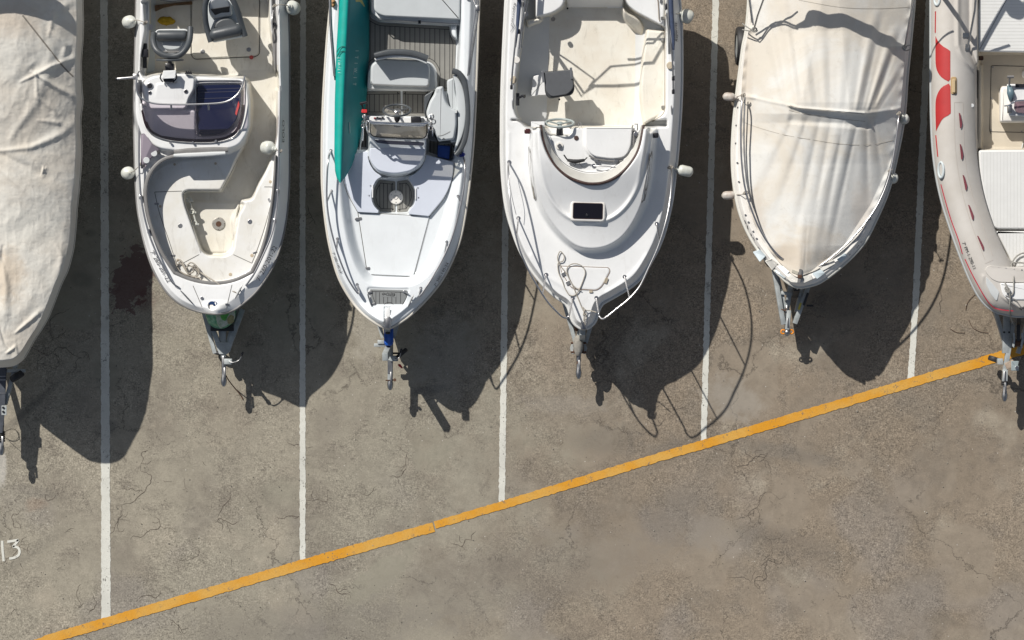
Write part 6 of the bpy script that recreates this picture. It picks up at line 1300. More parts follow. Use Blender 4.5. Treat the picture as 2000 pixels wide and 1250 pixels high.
# the sheet hangs almost vertically over the sides
hang = np.clip(1 - de / (11 + 4 * fbm(A.X * 0 + 4, A.Y * .02, 2)), 0, 1)
zb_ = .92 + .12 * sstep((A.Y - 450) / 250) + .07 * (fbm(A.X * 0 + 9, A.Y * .045, 3) - .5)
A.Z = A.Z * (1 - hang ** 1.3) + zb_ * hang ** 1.3
X, Y = A.X, A.Y; inn = sstep(de / 26)
A.Z += creases(X, Y, [([(0, 295), (60, 288), (120, 262), (150, 236)], 7, .05), ([(0, 300), (60, 330), (100, 352)], 9, -.05), ([(0, 330), (70, 390), (140, 470)], 9, .045), ([(20, 270), (70, 200), (120, 60)], 12, .04), ([(40, 160), (100, 130), (158, 108)], 5, .05), ([(62, 140), (110, 170), (160, 196)], 6, .07), ([(70, 140), (72, 190), (105, 215), (110, 240)], 5, .03),
    ([(75, 235), (120, 240), (150, 262)], 6, .03), ([(100, 60), (130, 90), (120, 120)], 6, .04), ([(95, 70), (104, 30), (140, 0)], 7, .04), ([(0, 500), (12, 560), (8, 620)], 8, .06), ([(6, 480), (0, 540)], 6, -.05), ([(30, 650), (60, 625), (86, 603)], 5, .05), ([(12, 690), (30, 678), (36, 688)], 4, .05), ([(0, 640), (10, 670), (24, 690)], 4, -.04), ([(80, 120), (40, 160), (0, 180)], 12, -.03), ([(84, 326), (84, 345), (90, 330)], 3, .05), ([(110, 480), (122, 500), (110, 560)], 8, .04)]) * (.35 + .65 * inn) * .62
A.Z += .020 * (ridged(X + 30 * fbm(X * .01, Y * .01, 2), Y, .011, 4) - .4) * inn + .0060 * ridged(X * 1.3, Y * .8 + 20 * fbm(X * .03, Y * .03, 2), .034, 4) * (.4 + .6 * inn)
A.Z += .0022 * ridged(X, Y * 1.8, .09, 3) + .035 * (fbm(X * .008 + 5, Y * .008, 2) - .5) * inn
A.build('tarpaulin', M_TARP, bt); A.hull('hull', M_HULL, bt, chine=.70, ins=.16)
strips('tarp_hem', [[(x - 2.0, y) for x, y in spl(RX[2:-3], 4)]], 1.3, lambda x, y: A.z(x, y), mat('hem_grey', (.30, .29, .26), .9), bt, dz=.01)  # thin grey line just inside the tarpaulin's edge
# unseen canopy roll and poles, added to throw the shadow on the tarpaulin's top
sh = [cast(-60, 14, 1.75, .9), cast(20, 8, 1.75, .85), cast(105, 5, 1.72, .85)]
tube('rolled_canopy', [tuple(v) for v in sh], [.14, .15, .13], M_GREYV, bt, 5, 14, world=True)
for _v in sh: tube('canopy_pole', [tuple(_v), (_v.x * .98, _v.y - .25, 1.45)], .014, M_STEEL, bt, world=True)
tube('canopy_pole', [tuple(cast(42, 30, 1.72, .75)), tuple(cast(90, 88, 1.66, .62)), tuple(cast(143, 150, 1.55, .9))], .016, M_STEEL, bt, world=True) if False else None
strips('tarp_pole_shadow', [spl([(44, 30), (90, 88), (118, 124), (143, 150)], 4)], 3.0, lambda x, y: A.z(x, y), mat('pole_shadow_brown', (.22, .20, .17), .9), bt, dz=.004)  # thin pole's shadow, painted on the tarpaulin as a brown strip
t1 = trailer('dark trailer with a ribbed black coupling sleeve under the tarpaulin-covered boat', 3, 886, 790, 58, -140, xt=0, z=.46)
prism('drawbar_cover', rnd([(-12, 715), (13, 715), (10, 800), (5, 846), (-12, 846)], 1), .42, .54, mat('dark_grey_steel', (.09, .10, .12), .5, .4, var=.4, vscale=9), t1, 1)
for y in (735, 742, 768): strips('drawbar_seam', [[(-8, y), (11, y)]], 1.6, .545, M_STEELD, t1)
lathe('coupling_sleeve', [(i * .016, .052 + (.010 if i % 2 else 0)) for i in range(11)], P(2, 842, .47), (0, -1, 0), M_BLACK, t1, 20)
prism('side_bracket', rect(3, 792, 13, 811, 1), .5, .55, M_GALV, t1, .6); disc('bracket_bolt', 6, 796, .55, 2.2, M_BLACKG, t1, .02); disc('bracket_bolt', 6, 804, .55, 2.2, M_BLACKG, t1, .02)
jwheel(t1, (22, 742), (44, 728), .50, .11, .09); bevelled('jockey_arm', boxg(P(30, 724, .5), .30, .05, .05), M_GALV, t1)
tube('breakaway_cable', [(8, 845, .45), (16, 840, .2), (28, 838, .05), (36, 848, .02), (34, 857, .015), (24, 861, .015), (12, 856, .05), (6, 850, .3)], .004, M_BLACK, t1, 6, 6)

# ------------------------------------------------------------------ right: cream canvas cover
out5 = [(1462, -190), (1463, -90), (1462, 0), (1457, 60), (1451, 90), (1445, 135), (1438, 190), (1432, 250), (1430, 310), (1434, 365), (1446, 420), (1467, 467), (1495, 507), (1527, 542), (1545, 556), (1560, 561), (1578, 559), (1604, 550), (1643, 521), (1685, 478), (1711, 430), (1736, 370), (1753, 300), (1766, 228), (1772, 150), (1778, 90), (1786, 0), (1790, -90), (1790, -190)]
bt = thing('covered_boat', 'white motor boat under a tight cream canvas cover with fan-shaped folds and steel bow rails', 'covered boat', P(1615, 230, 0))
A = Mould(out5, lambda x, y: 1.08 + .22 * sstep((y - 200) / 350) + .14 * sstep((y - 440) / 120), nu=220, dy=1.7); A.edge(9, 12, lambda y: .14); A.ridge(spl(inset(np.array(spl(out5, 3)), 4), 1), 2.5, .015); A.Z += .12 * sstep((A.Y - 505) / 50)
A.blur(1); A.build('deck', M_GELW, bt); A.hull('hull', M_HULL, bt); rub(A, 'rub_rail', .024, mat('cream_strake', (.56, .55, .50), .5), bt, dz=.0); Az = A.z
# canvas: its own sheet inside the gunwale
outc = [(1474, -180), (1472, -60), (1468, 10), (1462, 60), (1455, 100), (1450, 150), (1448, 185), (1447, 250), (1448, 310), (1452, 360), (1463, 410), (1480, 452), (1502, 488), (1525, 515), (1545, 534), (1558, 541), (1572, 536), (1600, 524), (1640, 494), (1676, 460), (1704, 415), (1728, 360), (1744, 300), (1757, 228), (1764, 150), (1770, 85), (1780, 0), (1784, -90), (1784, -180)]
def zc(X, Y):
    cx = np.interp(Y, [-190, 0, 210, 540], [1625, 1622, 1612, 1560]); hw = np.interp(Y, [-190, 0, 210, 300, 400, 480, 541], [158, 156, 156, 148, 118, 78, 10]); u = np.clip(np.abs(X - cx) / hw, 0, 1)
    top = np.interp(Y, [-190, -40, 60, 200, 222, 240, 320, 420, 541], [1.75, 1.62, 1.58, 1.72, 1.71, 1.64, 1.57, 1.55, 1.58]); e = 1.12 + .22 * sstep((Y - 200) / 340) + .12 * sstep((Y - 440) / 120) + .11 * sstep((Y - 505) / 40)
    flat = np.interp(Y, [0, 210, 400, 541], [.10, .30, .1, .0]); v = np.clip((u - flat) / (1 - flat), 0, 1)
    return top - (top - e) * v ** 1.35
Cv = Mould(outc, zc, nu=210, dy=1.7); X, Y = Cv.X, Cv.Y
W = lambda pts, wd, h: (pts, wd, h)
fold = []
for (a, b, wd, h) in [((1530, 200), (1500, 40), 7, .045), ((1556, 202), (1525, -20), 8, .05), ((1585, 204), (1562, 60), 8, .028), ((1612, 206), (1600, 10), 9, .03), ((1640, 208), (1650, 40), 9, .022), ((1672, 214), (1708, 30), 7, .06), ((1695, 214), (1745, 60), 6, .07), ((1704, 216), (1762, 120), 5, .03),
                      ((1540, 228), (1470, 370), 10, .05), ((1566, 230), (1500, 420), 9, .045), ((1590, 236), (1535, 470), 9, .045), ((1612, 236), (1560, 510), 8, .04), ((1636, 238), (1585, 500), 8, .05), ((1664, 238), (1606, 480), 7, .06), ((1682, 236), (1680, 400), 7, .05), ((1694, 230), (1712, 370), 7, .045), ((1560, 540), (1562, 420), 4, .02), ((1700, 420), (1660, 470), 6, .02)]:
    fold.append(([a, b], wd, h))
infl = sstep(Cv.de / 20)
Cv.Z += creases(X, Y, [(p, w_ * (1.2 if p[0][1] < 220 else 1.55), h_ * (.52 if p[0][1] < 220 else .29)) for p, w_, h_ in fold]) * (.25 + .75 * infl)
Cv.Z += creases(X, Y, [(q[0], q[1] * .8, -q[2] * .20) for q in [([(p[0][0] + 11, p[0][1]), (p[1][0] + 15, p[1][1])], w_, h_) for p, w_, h_ in fold]]) * infl
Cv.ridge([(1541, 206), (1560, 211), (1688, 221)], 2.2, .045); Cv.ridge([(1466, 190), (1541, 206)], 3.0, .012); Cv.ridge([(1690, 222), (1758, 212)], 4, .02); Cv.flat(rnd([(1545, 213), (1690, 226), (1700, 250), (1540, 238)], 6), -.03, 12, add=True)
for p in ([(1472, 190), (1446, 188)], [(1450, 62), (1475, 58)], [(1742, 90), (1770, 92)], [(1745, 215), (1762, 222)]): Cv.ridge(p, 4, .02)
Cv.Z += .0012 * ridged(X, Y * 1.2, .05, 3) * infl + .010 * (fbm(X * .03, Y * .02, 3) - .5); edge_w = .02 * np.sin(Y * .22 + 2 * fbm(X * 0, Y * .05, 2)) * np.exp(-(Cv.de / 5) ** 2); Cv.Z += edge_w * .6
Cv.build('canvas_cover', M_CANV, bt); Cz = Cv.z
thr = mat('stitching', (.36, .33, .28), .9)
strips('canvas_seam', [spl([(1451, 238), (1480, 249), (1530, 263), (1580, 272), (1640, 281), (1700, 283), (1745, 274)], 5), spl([(1541, 215), (1570, 222), (1640, 232), (1690, 237)], 5), spl([(1560, 0), (1640, 14), (1710, 17), (1776, 14)], 5)], .9, Cz, thr, bt, dz=.003)
strips('ridge_hem', [[(1543, 206), (1562, 211), (1690, 223)]], 1.2, Cz, thr, bt, dz=.004)
# rails, snaps, window patches, strap
tube('side_rail', [(1450, 186, 1.30), (1449, 200, 1.42), (1447, 260, 1.44), (1449, 320, 1.45), (1456, 370, 1.46), (1470, 415, 1.47), (1488, 455, 1.48), (1508, 485, 1.48), (1524, 502, 1.48), (1530, 505, 1.46), (1532, 503, 1.42)], .014, M_STEEL, bt, 6)
tube('side_rail', [(1455, 190, 1.22), (1453, 260, 1.24), (1455, 320, 1.26), (1462, 372, 1.28), (1478, 420, 1.30), (1500, 465, 1.32), (1522, 497, 1.34), (1544, 524, 1.36)], .012, M_STEELD, bt, 6)
tube('side_rail', [(1755, 222, 1.28), (1755, 232, 1.42), (1749, 280, 1.44), (1740, 330, 1.45), (1728, 370, 1.46), (1708, 410, 1.47), (1680, 448, 1.48), (1650, 480, 1.48), (1620, 506, 1.48), (1600, 520, 1.46), (1587, 529, 1.40)], .014, M_STEEL, bt, 6)
for a, b_, zz in (((1449, 62), (1462, 58), 1), ): pass
tube('canopy_pole', [(1472, 60, 1.24), (1480, 30, 1.45), (1496, -14, 1.8), (1510, -60, 2.05)], .013, M_STEELD, bt, 0, 8); tube('canopy_pole', [(1767, 92, 1.22), (1776, 40, 1.5), (1788, -6, 1.8), (1800, -60, 2.1)], .013, M_STEELD, bt, 0, 8); 
bun = [tuple(cast(x, y, 1.6, 1.0)) for x, y in ((1545, 36), (1570, 38), (1584, 32), (1600, 36), (1620, 40), (1650, 38), (1680, 42), (1712, 43), (1740, 44), (1762, 56), (1772, 70))]
tube('rolled_canopy', bun, [.02, .05, .095, .085, .07, .072, .085, .082, .095, .085, .05], M_CANV, bt, 4, 14, world=True); tube('canopy_bow', [(1472, 58, 1.25)] and [tuple(cast(1478, 58, 1.35, .1)), tuple(cast(1510, 36, 1.4, .6)), tuple(cast(1548, 36, 1.6, 1.0))], .014, M_STEEL, bt, 4, 8, world=True)
tube('canopy_bow', [tuple(cast(1480, 63, 1.35, .1)), tuple(cast(1512, 43, 1.4, .6)), tuple(cast(1550, 42, 1.6, 1.0))], .012, M_STEEL, bt, 4, 8, world=True)
q = []
for x, y in [(1441, 210), (1438, 245), (1437, 280), (1440, 318), (1443, 355), (1456, 420), (1462, 434), (1471, 452), (1478, 466), (1715, 400), (1700, 428), (1686, 446), (1670, 464)]: q.append(sweep([tuple(P(x, y, float(Az(x, y)[0]) + .002)), tuple(P(x, y, float(Az(x, y)[0]) + .014))], .014, 10))
[mesh('cover_snap', v_, f_, M_STEELD, bt, True, 50) for v_, f_ in q]
M_PATCH = mat('pale_blue_patch', (.50, .57, .60), .3)
M_FLAP = mat('cover_flap', (.58, .57, .53), .8, var=.2, vscale=20, bump=.3)
for i, (pp, mm) in enumerate([([(1470, 492), (1484, 487), (1496, 500), (1484, 512)], M_PATCH), ([(1494, 510), (1508, 505), (1520, 515), (1508, 528)], M_FLAP), ([(1512, 530), (1528, 518), (1542, 530), (1532, 545)], M_PATCH), ([(1536, 545), (1548, 532), (1562, 540), (1558, 553), (1545, 552)], M_FLAP), ([(1568, 540), (1584, 536), (1588, 546), (1570, 554)], M_FLAP), ([(1586, 534), (1604, 526), (1612, 534), (1596, 546)], M_PATCH), ([(1600, 522), (1628, 506), (1632, 515), (1606, 530)], M_FLAP), ([(1634, 506), (1650, 494), (1656, 500), (1642, 514)], M_PATCH)]):
    prism('bow_window_patch' if mm is M_PATCH else 'cover_flap', rnd(pp, 2), lambda x, y: Az(x, y) - .01, lambda x, y: Az(x, y) + .03, mm, bt, 1)
prism('bow_strap', rnd([(1561, 525), (1567, 526), (1563, 553), (1557, 552)], 1), 1.40, lambda x, y: np.maximum(Cz(x, y), Az(x, y)) + .02, M_GREYPAD, bt, .6); bevelled('strap_buckle', boxg(P(1562, 540, 1.60), .06, .05, .03), M_RUST, bt, .006)
lathe('bow_roller', [(-.035, .03), (-.03, .034), (0, .016), (.03, .034), (.035, .03)], P(1561, 561, 1.38), (1, 0, 0), M_FEND, bt, 16); bevelled('bow_fitting', boxg(P(1560, 553, 1.42), .13, .10, .06), M_STEELD, bt, .015)
prism('small_window', rnd([(1548, 526), (1560, 531), (1558, 537), (1546, 532)], 1), 1.4, lambda x, y: Cz(x, y) + .015, mat('tan_window', (.36, .34, .28), .4), bt, .5)
strips('old_lettering', [spl([(1454, 430), (1457, 437)], 2), spl([(1459, 440), (1461, 448)], 2), spl([(1466, 456), (1468, 461)], 2), spl([(1470, 463), (1473, 468)], 2), spl([(1480, 482), (1484, 487)], 2)], 1.6, Az, M_TEXT, bt, dz=.02)
strips('old_lettering', [[(1684, 470), (1681, 475)], [(1678, 478), (1673, 485)], [(1661, 496), (1658, 499)]], 1.3, Az, M_TEXT, bt, dz=.03)
rope('cover_lashing', 'grey lashing knotted over the left canopy foot of the canvas covered boat', [[(1450, 46, 1.25), (1458, 52, 1.3), (1466, 57, 1.33), (1474, 60, 1.34), (1478, 56, 1.36), (1471, 54, 1.36), (1466, 60, 1.34), (1450, 58, 1.2)], [(1466, 56, 1.36), (1472, 62, 1.37), (1479, 60, 1.36), (1474, 53, 1.37)]], M_ROPEG, .009)
rope('cover_lashing', 'grey lashing knotted over the right canopy foot of the canvas covered boat', [[(1779, 88, 1.2), (1770, 90, 1.28), (1764, 96, 1.3), (1770, 99, 1.28), (1778, 96, 1.2)], [(1766, 88, 1.3), (1762, 94, 1.31), (1768, 96, 1.3), (1771, 90, 1.3)]], M_ROPEG, .009)
gf = 'fenders along the canvas covered boat'
cyl_fender('grubby white fender on the left side below the canvas ridge, nearest the trailer wheel', (1434, 190), (1413, 188), 1.05, [(1440, 189, 1.12), (1446, 187, 1.25), (1451, 187, 1.32)], .062, M_FENDB, gf)
cyl_fender('stained fender with a brown end on the left bow quarter of the canvas covered boat', (1434, 381), (1411, 382), 1.05, [(1440, 380, 1.15), (1450, 380, 1.26), (1456, 378, 1.36)], .062, M_FENDB, gf)
ball_fender('white ball fender with a navy end on the right side at the canvas ridge', (1763, 228, 1.1), [(1758, 224, 1.25), (1755, 222, 1.34)], .075, axis=(.35, -.2, -.9), L=.2, group=gf)
ball_fender('pale ball fender low on the right side, furthest forward on the canvas covered boat', (1744, 345, 1.08), [(1741, 338, 1.2), (1738, 333, 1.34)], .08, axis=(.15, -.15, -.95), L=.2, group=gf)
lathe('navy_cap', [(0, .03), (.01, .055), (.04, .06), (.06, .05)], P(1766, 229, 1.13), (.35, -.2, -.9), mat('navy_plastic', (.01, .015, .05), .4), bpy.data.objects['fender.%03d' % (len([o for o in bpy.data.objects if o.name.startswith('fender') and o.parent is None and 'label' in o]) - 2)] , 16) if False else None
t5 = trailer('galvanised A-frame trailer with an orange ringed coupling under the canvas covered boat', 1537, 654, 610, 52, -120, xt=1545, z=.42)
for a, b_ in (((1510, 515), (1530, 634)), ((1578, 560), (1552, 632))): bevelled('a_frame_arm', beamg(P(*a, .46), P(*b_, .44), .07, .09), M_GALV, t5, .006)
bevelled('cross_member', beamg(P(1525, 572, .46), P(1565, 575, .46), .05, .06), M_GALV, t5); bevelled('winch_post', beamg(P(1553, 575, .44), P(1556, 562, .95), .09, .10, (0, 1, 0)), M_BLACK, t5)
prism('yellow_label', rnd([(1562, 591), (1566, 592), (1562, 606), (1558, 604)], .5), .47, .50, mat('yellow_label', (.55, .45, .06), .5), t5, .3)
bevelled('coupling_housing', beamg(P(1541, 606, .45), P(1537, 644, .45), .065, .08), M_GALV, t5, .01)
for sx in (-1, 1): V, F = sweep([tuple(P(1537.5 + sx * 8, 648, .45) + Vector((.032 * math.cos(q), .03 * math.sin(q), .0))) for q in np.linspace(0, 6.283, 14, endpoint=False)], .011, 8, True); mesh('orange_ring', V, F, mat('orange_plastic', (.75, .25, .01), .4), t5, True)
lathe('coupling_ball', [(-.05, .02), (-.03, .045), (0, .052), (.03, .045), (.05, .02)], P(1537.5, 649, .44), (0, 0, 1), M_STEELD, t5, 18)
tube('safety_chain', [(1534, 606, .42), (1533, 620, .40), (1532, 634, .30)], .010, M_RUST, t5, 4, 6); tube('rusty_hook', [(1526, 604, .48), (1534, 607, .5), (1536, 602, .5)], .012, M_RUST, t5, 0, 6)
bevelled('winch_handle', boxg(P(1582, 597, .5), .10, .03, .03), M_BLACK, t5); tube('winch_arm', [(1570, 596, .5), (1578, 572, .55)], .018, M_BLACK, t5)
wheel(t5, P(1447, 92, .30), .33, .10) if False else None

# ================================================================== rigid inflatable at the right edge
cx6 = 1990
L6 = [(1818, -190), (1818, 0), (1818, 150), (1819, 230), (1822, 290), (1829, 345), (1840, 395), (1854, 440), (1870, 486), (1888, 532), (1904, 566), (1916, 585), (1930, 600), (1948, 610), (1968, 615)]
out6 = L6 + [(1990, 618)] + [(2 * cx6 - x, y) for x, y in L6[::-1]]
bt = thing('inflatable_boat', 'pale grey rigid inflatable boat with red side flashes at the right edge', 'inflatable boat', P(1990, 250, 0))
R6 = 46
A = Mould(out6, 1.0, nu=260, dy=1.7); de = A.de; X, Y = A.X, A.Y
rr = R6; tz = .92 + .36 * np.sqrt(np.clip(1 - ((de - rr * .98) / rr) ** 2, 0.0001, 1)); bowrise = .10 * sstep((Y - 330) / 240)
A.Z = np.where(de < rr * 1.96, tz + bowrise, .62)
inner = rnd([(1908, -190, 0), (1908, 300, 60), (1924, 390, 60), (1948, 455, 40), (1974, 512, 20), (2010, 512, 20), (2036, 455, 40), (2056, 390, 60), (2072, 300, 60), (2072, -190, 0)], 20)
# deck liner
A.flat(inner, .62, 4, mi=1)
A.flat(rnd([(1895, -190, 0), (1895, 95, 30), (1908, 130, 10), (1912, 140, 4), (1912, -190, 0)], 6), 1.22, 6, mode='max')
A.ridge(spl([(1871, -150), (1871, 60), (1874, 95), (1885, 118), (1902, 136)], 6), 4.5, .035)
A.flat(rnd([(1912, -190), (1912, 103, 2), (2070, 103), (2070, -190)], 2), 1.0, 3, mi=1)
A.flat(rnd([(1914, 292), (1914, 330, 20), (1926, 395, 30), (1946, 455, 30), (1972, 508), (2008, 508), (2034, 455), (2054, 395), (2068, 330), (2068, 292)], 10), .95, 4, mi=1)
A.flat(rnd([(1910, 125, 4), (1918, 125, 4), (1918, 292), (1909, 292)], 2), .78, 3, mi=1)
A.flat(rnd([(1950, 552, 4), (2030, 552, 4), (2034, 575, 10), (2012, 592, 14), (1998, 604, 8), (1988, 604, 8), (1968, 590, 14), (1952, 578, 10)], 6), 1.38, 6)
A.ridge(spl([(1920, 541), (1918, 556), (1924, 578), (1940, 597)], 5), 4, .012)
A.blur(1); M_HYP = mat('pale_hypalon', (.52, .495, .46), .6, var=.22, vscale=1.6, bump=.06, bscale=60, var_col=(.44, .41, .37), vdet=6)
M_LINER = mat('beige_liner', (.60, .54, .44), .55, var=.15, vscale=3, bump=.1, bscale=130)
A.build('tube_and_deck', None, bt, [M_HYP, M_LINER]); A.hull('hull', M_HULL, bt, ins=.22, bow_ins=.5); Az = A.z
rub(A, 'rubbing_strake', .022, mat('grey_strake', (.40, .42, .42), .5), bt, dz=.0)
M_RED = mat('red_hypalon', (.43, .025, .025), .55, var=.15, vscale=6); M_MAR = mat('faded_maroon', (.22, .05, .065), .6, var=.3, vscale=9); M_PIPE = mat('dark_red_stripe', (.36, .02, .04), .5)
def onz(name, p, m, dz=.006):
    p = np.array(p, float); o = prism(name, p, lambda x, y: Az(x, y) - .01, lambda x, y: Az(x, y) + dz, m, bt, .4, .002); return o
def patch(name, p, m, dz=.006):
    """grid-draped patch following the tube"""
    p = np.array(p, float); x0, y0 = p.min(0); x1, y1 = p.max(0); V = []; F = []; 
    ys_ = np.linspace(y0 + .05, y1 - .05, 22); prev = None
    for y in ys_:
        xs = []
        for i in range(len(p)):
            a, b = p[i], p[(i + 1) % len(p)]
            if (a[1] - y) * (b[1] - y) <= 0 and a[1] != b[1]: xs.append(a[0] + (b[0] - a[0]) * (y - a[1]) / (b[1] - a[1]))
        if len(xs) < 2: continue
        a, b = min(xs), max(xs); row = []
        for t in np.linspace(0, 1, 12):
            x = a + (b - a) * t; row.append(len(V)); V.append(tuple(P(x, y, float(Az(x, y)[0]) + dz)))
        if prev:
            for i in range(11): F.append((prev[i], row[i], row[i + 1], prev[i + 1]))
        prev = row
    return mesh(name, V, F, m, bt, True)
patch('red_flash', spl([(1827, 70), (1833, 82), (1844, 92), (1856, 98)], 4).tolist() + [(1856, 158)] + spl([(1852, 159), (1840, 152), (1832, 142), (1828, 130), (1827, 115)], 4).tolist(), M_RED)
patch('red_flash', spl([(1856, 164), (1850, 164), (1838, 172), (1830, 186), (1827, 205), (1828, 257)], 4).tolist() + spl([(1828, 257), (1832, 248), (1841, 232), (1851, 226), (1857, 221)], 4).tolist(), M_RED)
[strips('red_stripe', [_l], 3.0, Az, M_RED, bt, dz=.008) for _l in ([(1827.5, 22), (1827, 64)], spl([(1828, 264), (1830, 285), (1832, 306)], 3))]
[strips('dark_red_stripe', [_l], 2.6, Az, M_PIPE, bt, dz=.008) for _l in (spl([(1838, 360), (1846, 390), (1858, 430), (1872, 468), (1880, 496)], 5), spl([(1885, 506), (1897, 532), (1912, 560), (1927, 585), (1941, 600), (1958, 605), (1979, 607)], 6))]
for x, y, r_ in ((1875, 236, 3), (1877, 297, 4), (1884, 357, 9), (1896, 415, 14), (1915, 475, 20)):
    a = rad(r_); pts = [(-1.6, -16), (1.2, -15), (3.6, 0), (4.2, 6), (2.0, 14), (-.6, 15)]; o = patch('grab_handle', [(x + u * math.cos(a) + v * math.sin(a), y - u * math.sin(a) * .3 + v * math.cos(a)) for u, v in pts], M_MAR, .022)
strips('tube_seam', [spl([(1864, 200), (1866, 290), (1878, 370), (1898, 440), (1924, 508)], 5), spl([(1881, 200), (1884, 300), (1896, 370), (1916, 430), (1939, 500)], 5), [(1864, 200), (1881, 200)], [(1924, 515), (1940, 508)], spl([(1890, 125), (1905, 148)], 3)], .9, Az, mat('seam_tone', (.44, .40, .36), .7), bt, dz=.004)
prism('tan_step_pad', rect(1857, 150, 1868.5, 184, 4), lambda x, y: Az(x, y) - .02, lambda x, y: Az(x, y) + .02, mat('tan_rubber', (.40, .28, .14), .7), bt, 1); prism('step_grip', rect(1860, 154, 1866, 181, 3), lambda x, y: Az(x, y) - .02, lambda x, y: Az(x, y) + .045, mat('tan_rubber_light', (.50, .38, .22), .7), bt, 1)
disc('inflation_valve', 1899, 206, Az, 3.6, M_WVIN, bt, .015)
V, F = sweep([tuple(P(1838 + 5 * math.cos(q), 332 + 15 * math.sin(q), float(Az(1838 + 5 * math.cos(q), 332)[0]) + .012)) for q in np.linspace(0, 6.283, 24, endpoint=False)], .02, 8, True); mesh('lifeline_ring', V, F, mat('pale_grey_rubber', (.50, .55, .56), .5), bt, True)
V, F = sweep([tuple(P(1830 + 5 * math.cos(q), -2 + 12 * math.sin(q), float(Az(1830 + 5 * math.cos(q), 0)[0]) + .012)) for q in np.linspace(0, 6.283, 24, endpoint=False)], .02, 8, True); mesh('lifeline_ring', V, F, mat('pale_grey_rubber2', (.50, .55, .56), .5), bt, True)
text('registration_lettering', '7ª PM-1-290-11', 1878.5, 474, 6.4, 67, Az, M_TEXT, bt, 1.0, .012)
# quilted cushions
def quilted(name, poly, z0, z1, horiz, m):
    o = prism(name, poly, z0, z1, m, bt, 4, .05); p = inset(np.array(poly), 5); L_ = []
    lo, hi = (p[:, 1].min(), p[:, 1].max()) if horiz else (p[:, 0].min(), p[:, 0].max()); x = lo + 5
    while x < hi - 3:
        vs = []
        for i in range(len(p)):
            a, b = p[i], p[(i + 1) % len(p)]; k = 1 if horiz else 0
            if (a[k] - x) * (b[k] - x) < 0: vs.append(a[1 - k] + (b[1 - k] - a[1 - k]) * (x - a[k]) / (b[k] - a[k]))
        if len(vs) >= 2: L_.append([(min(vs), x), (max(vs), x)] if horiz else [(x, min(vs)), (x, max(vs))])
        x += 6.6
    strips('quilting', L_, 1.0, z1, mat('quilt_line', (.60, .60, .57), .7), o, dz=.0015); return o
M_QV = mat('white_quilted_vinyl', (.70, .70, .68), .5, var=.06, vscale=6, bump=.12, bscale=50)
quilted('stern_sunpad', rnd([(1911, -185), (1911, 8, 10), (1909, 20, 0), (1909, 101, 4), (2068, 104, 4), (2068, -185)], 4), 1.0, 1.12, True, M_QV)
quilted('bow_sunpad', rnd([(1911, 293, 6), (1912, 330, 20), (1920, 380, 30), (1930, 415, 20), (1940, 444, 8), (1948, 448, 6), (2042, 448, 6), (2062, 380, 30), (2068, 292, 6)], 5), .92, 1.08, False, M_QV)
quilted('bow_sunpad', rnd([(1944, 451, 3), (1960, 482, 10), (1974, 510, 6), (1984, 524, 3), (2000, 525, 3), (2022, 482, 10), (2036, 451, 3)], 4), .92, 1.07, False, M_QV)
prism('bow_apron', rnd([(1922, 528, 10), (1930, 518, 8), (1960, 521), (2020, 521), (2056, 524, 10), (2050, 545, 10), (2030, 553, 4), (1950, 551, 4), (1936, 545, 10)], 5), lambda x, y: Az(x, y) - .02, lambda x, y: np.maximum(Az(x, y), 1.12 + 0 * x) + .012, M_HYP, bt, 1)
screws('apron_studs', [(1933, 521), (1949, 523), (1964, 525), (1980, 527), (1995, 528)], 1.32, .014, M_STEEL, bt, .03)
prism('wing_patch', rnd([(1926, 540, 3), (1940, 555), (1952, 570, 4), (1947, 590, 6), (1935, 575), (1926, 556)], 4), lambda x, y: Az(x, y) - .02, lambda x, y: Az(x, y) + .01, M_WVIN, bt, 1)
prism('bow_step', rnd([(1953, 553, 3), (2028, 553, 3), (2032, 572, 8), (2012, 586, 10), (1968, 586, 10), (1958, 576, 8)], 5), 1.2, 1.40, M_GEL, bt, 2.5)
strips('bow_channel', [spl([(1964, 577), (1975, 582), (1984, 586), (1990, 594), (1996, 601), (2006, 605)], 4), spl([(1964, 580), (1972, 588), (1984, 596), (1996, 606)], 4)], 2.0, lambda x, y: Az(x, y), M_GREYPAD, bt, dz=.03)
strips('floor_panel_gap', [rnd([(1936, 262), (1933, 256, 3), (1936, 128, 3), (2050, 131)], 2, closed=False), [(1933, 257), (2050, 260)]], 1.2, .62, M_SEAM, bt, dz=.006)
screws('floor_screws', [(1939, 131), (1937, 192), (1935, 254), (1995, 257), (1955, 186), (1954, 226)], .62, .012, M_STEELD, bt, .012)
prism('console', rnd([(1952, 178, 12), (1956, 168, 8), (2030, 166, 8), (2034, 240, 6), (1952, 240, 6)], 6), .62, .92, M_GELW, bt, 6, .08)
prism('console_top', rnd([(1966, 164, 4), (2030, 164, 4), (2030, 228, 4), (1968, 226, 8), (1972, 200, 6)], 4), .9, 1.35, M_GEL, bt, 2)
prism('console_screen', rnd([(1982, 196, 5), (2030, 196), (2030, 224), (1986, 220, 4), (1980, 212, 3)], 3), 1.33, 1.42, glassy('rosy_screen', (.62, .45, .50), .4), bt, 1)
tube('console_rail', [(1962, 207, 1.40), (1972, 205, 1.46), (1982, 198, 1.5), (1998, 196, 1.5), (2030, 196, 1.5)], .012, M_CHROME, bt, 3); bevelled('rail_clamp', boxg(P(1972, 213, 1.42), .06, .12, .07), M_STEELD, bt, .01)
prism('instrument_panel', rect(1983, 164, 2030, 171, 1), 1.3, 1.38, M_BLACKG, bt, .6)
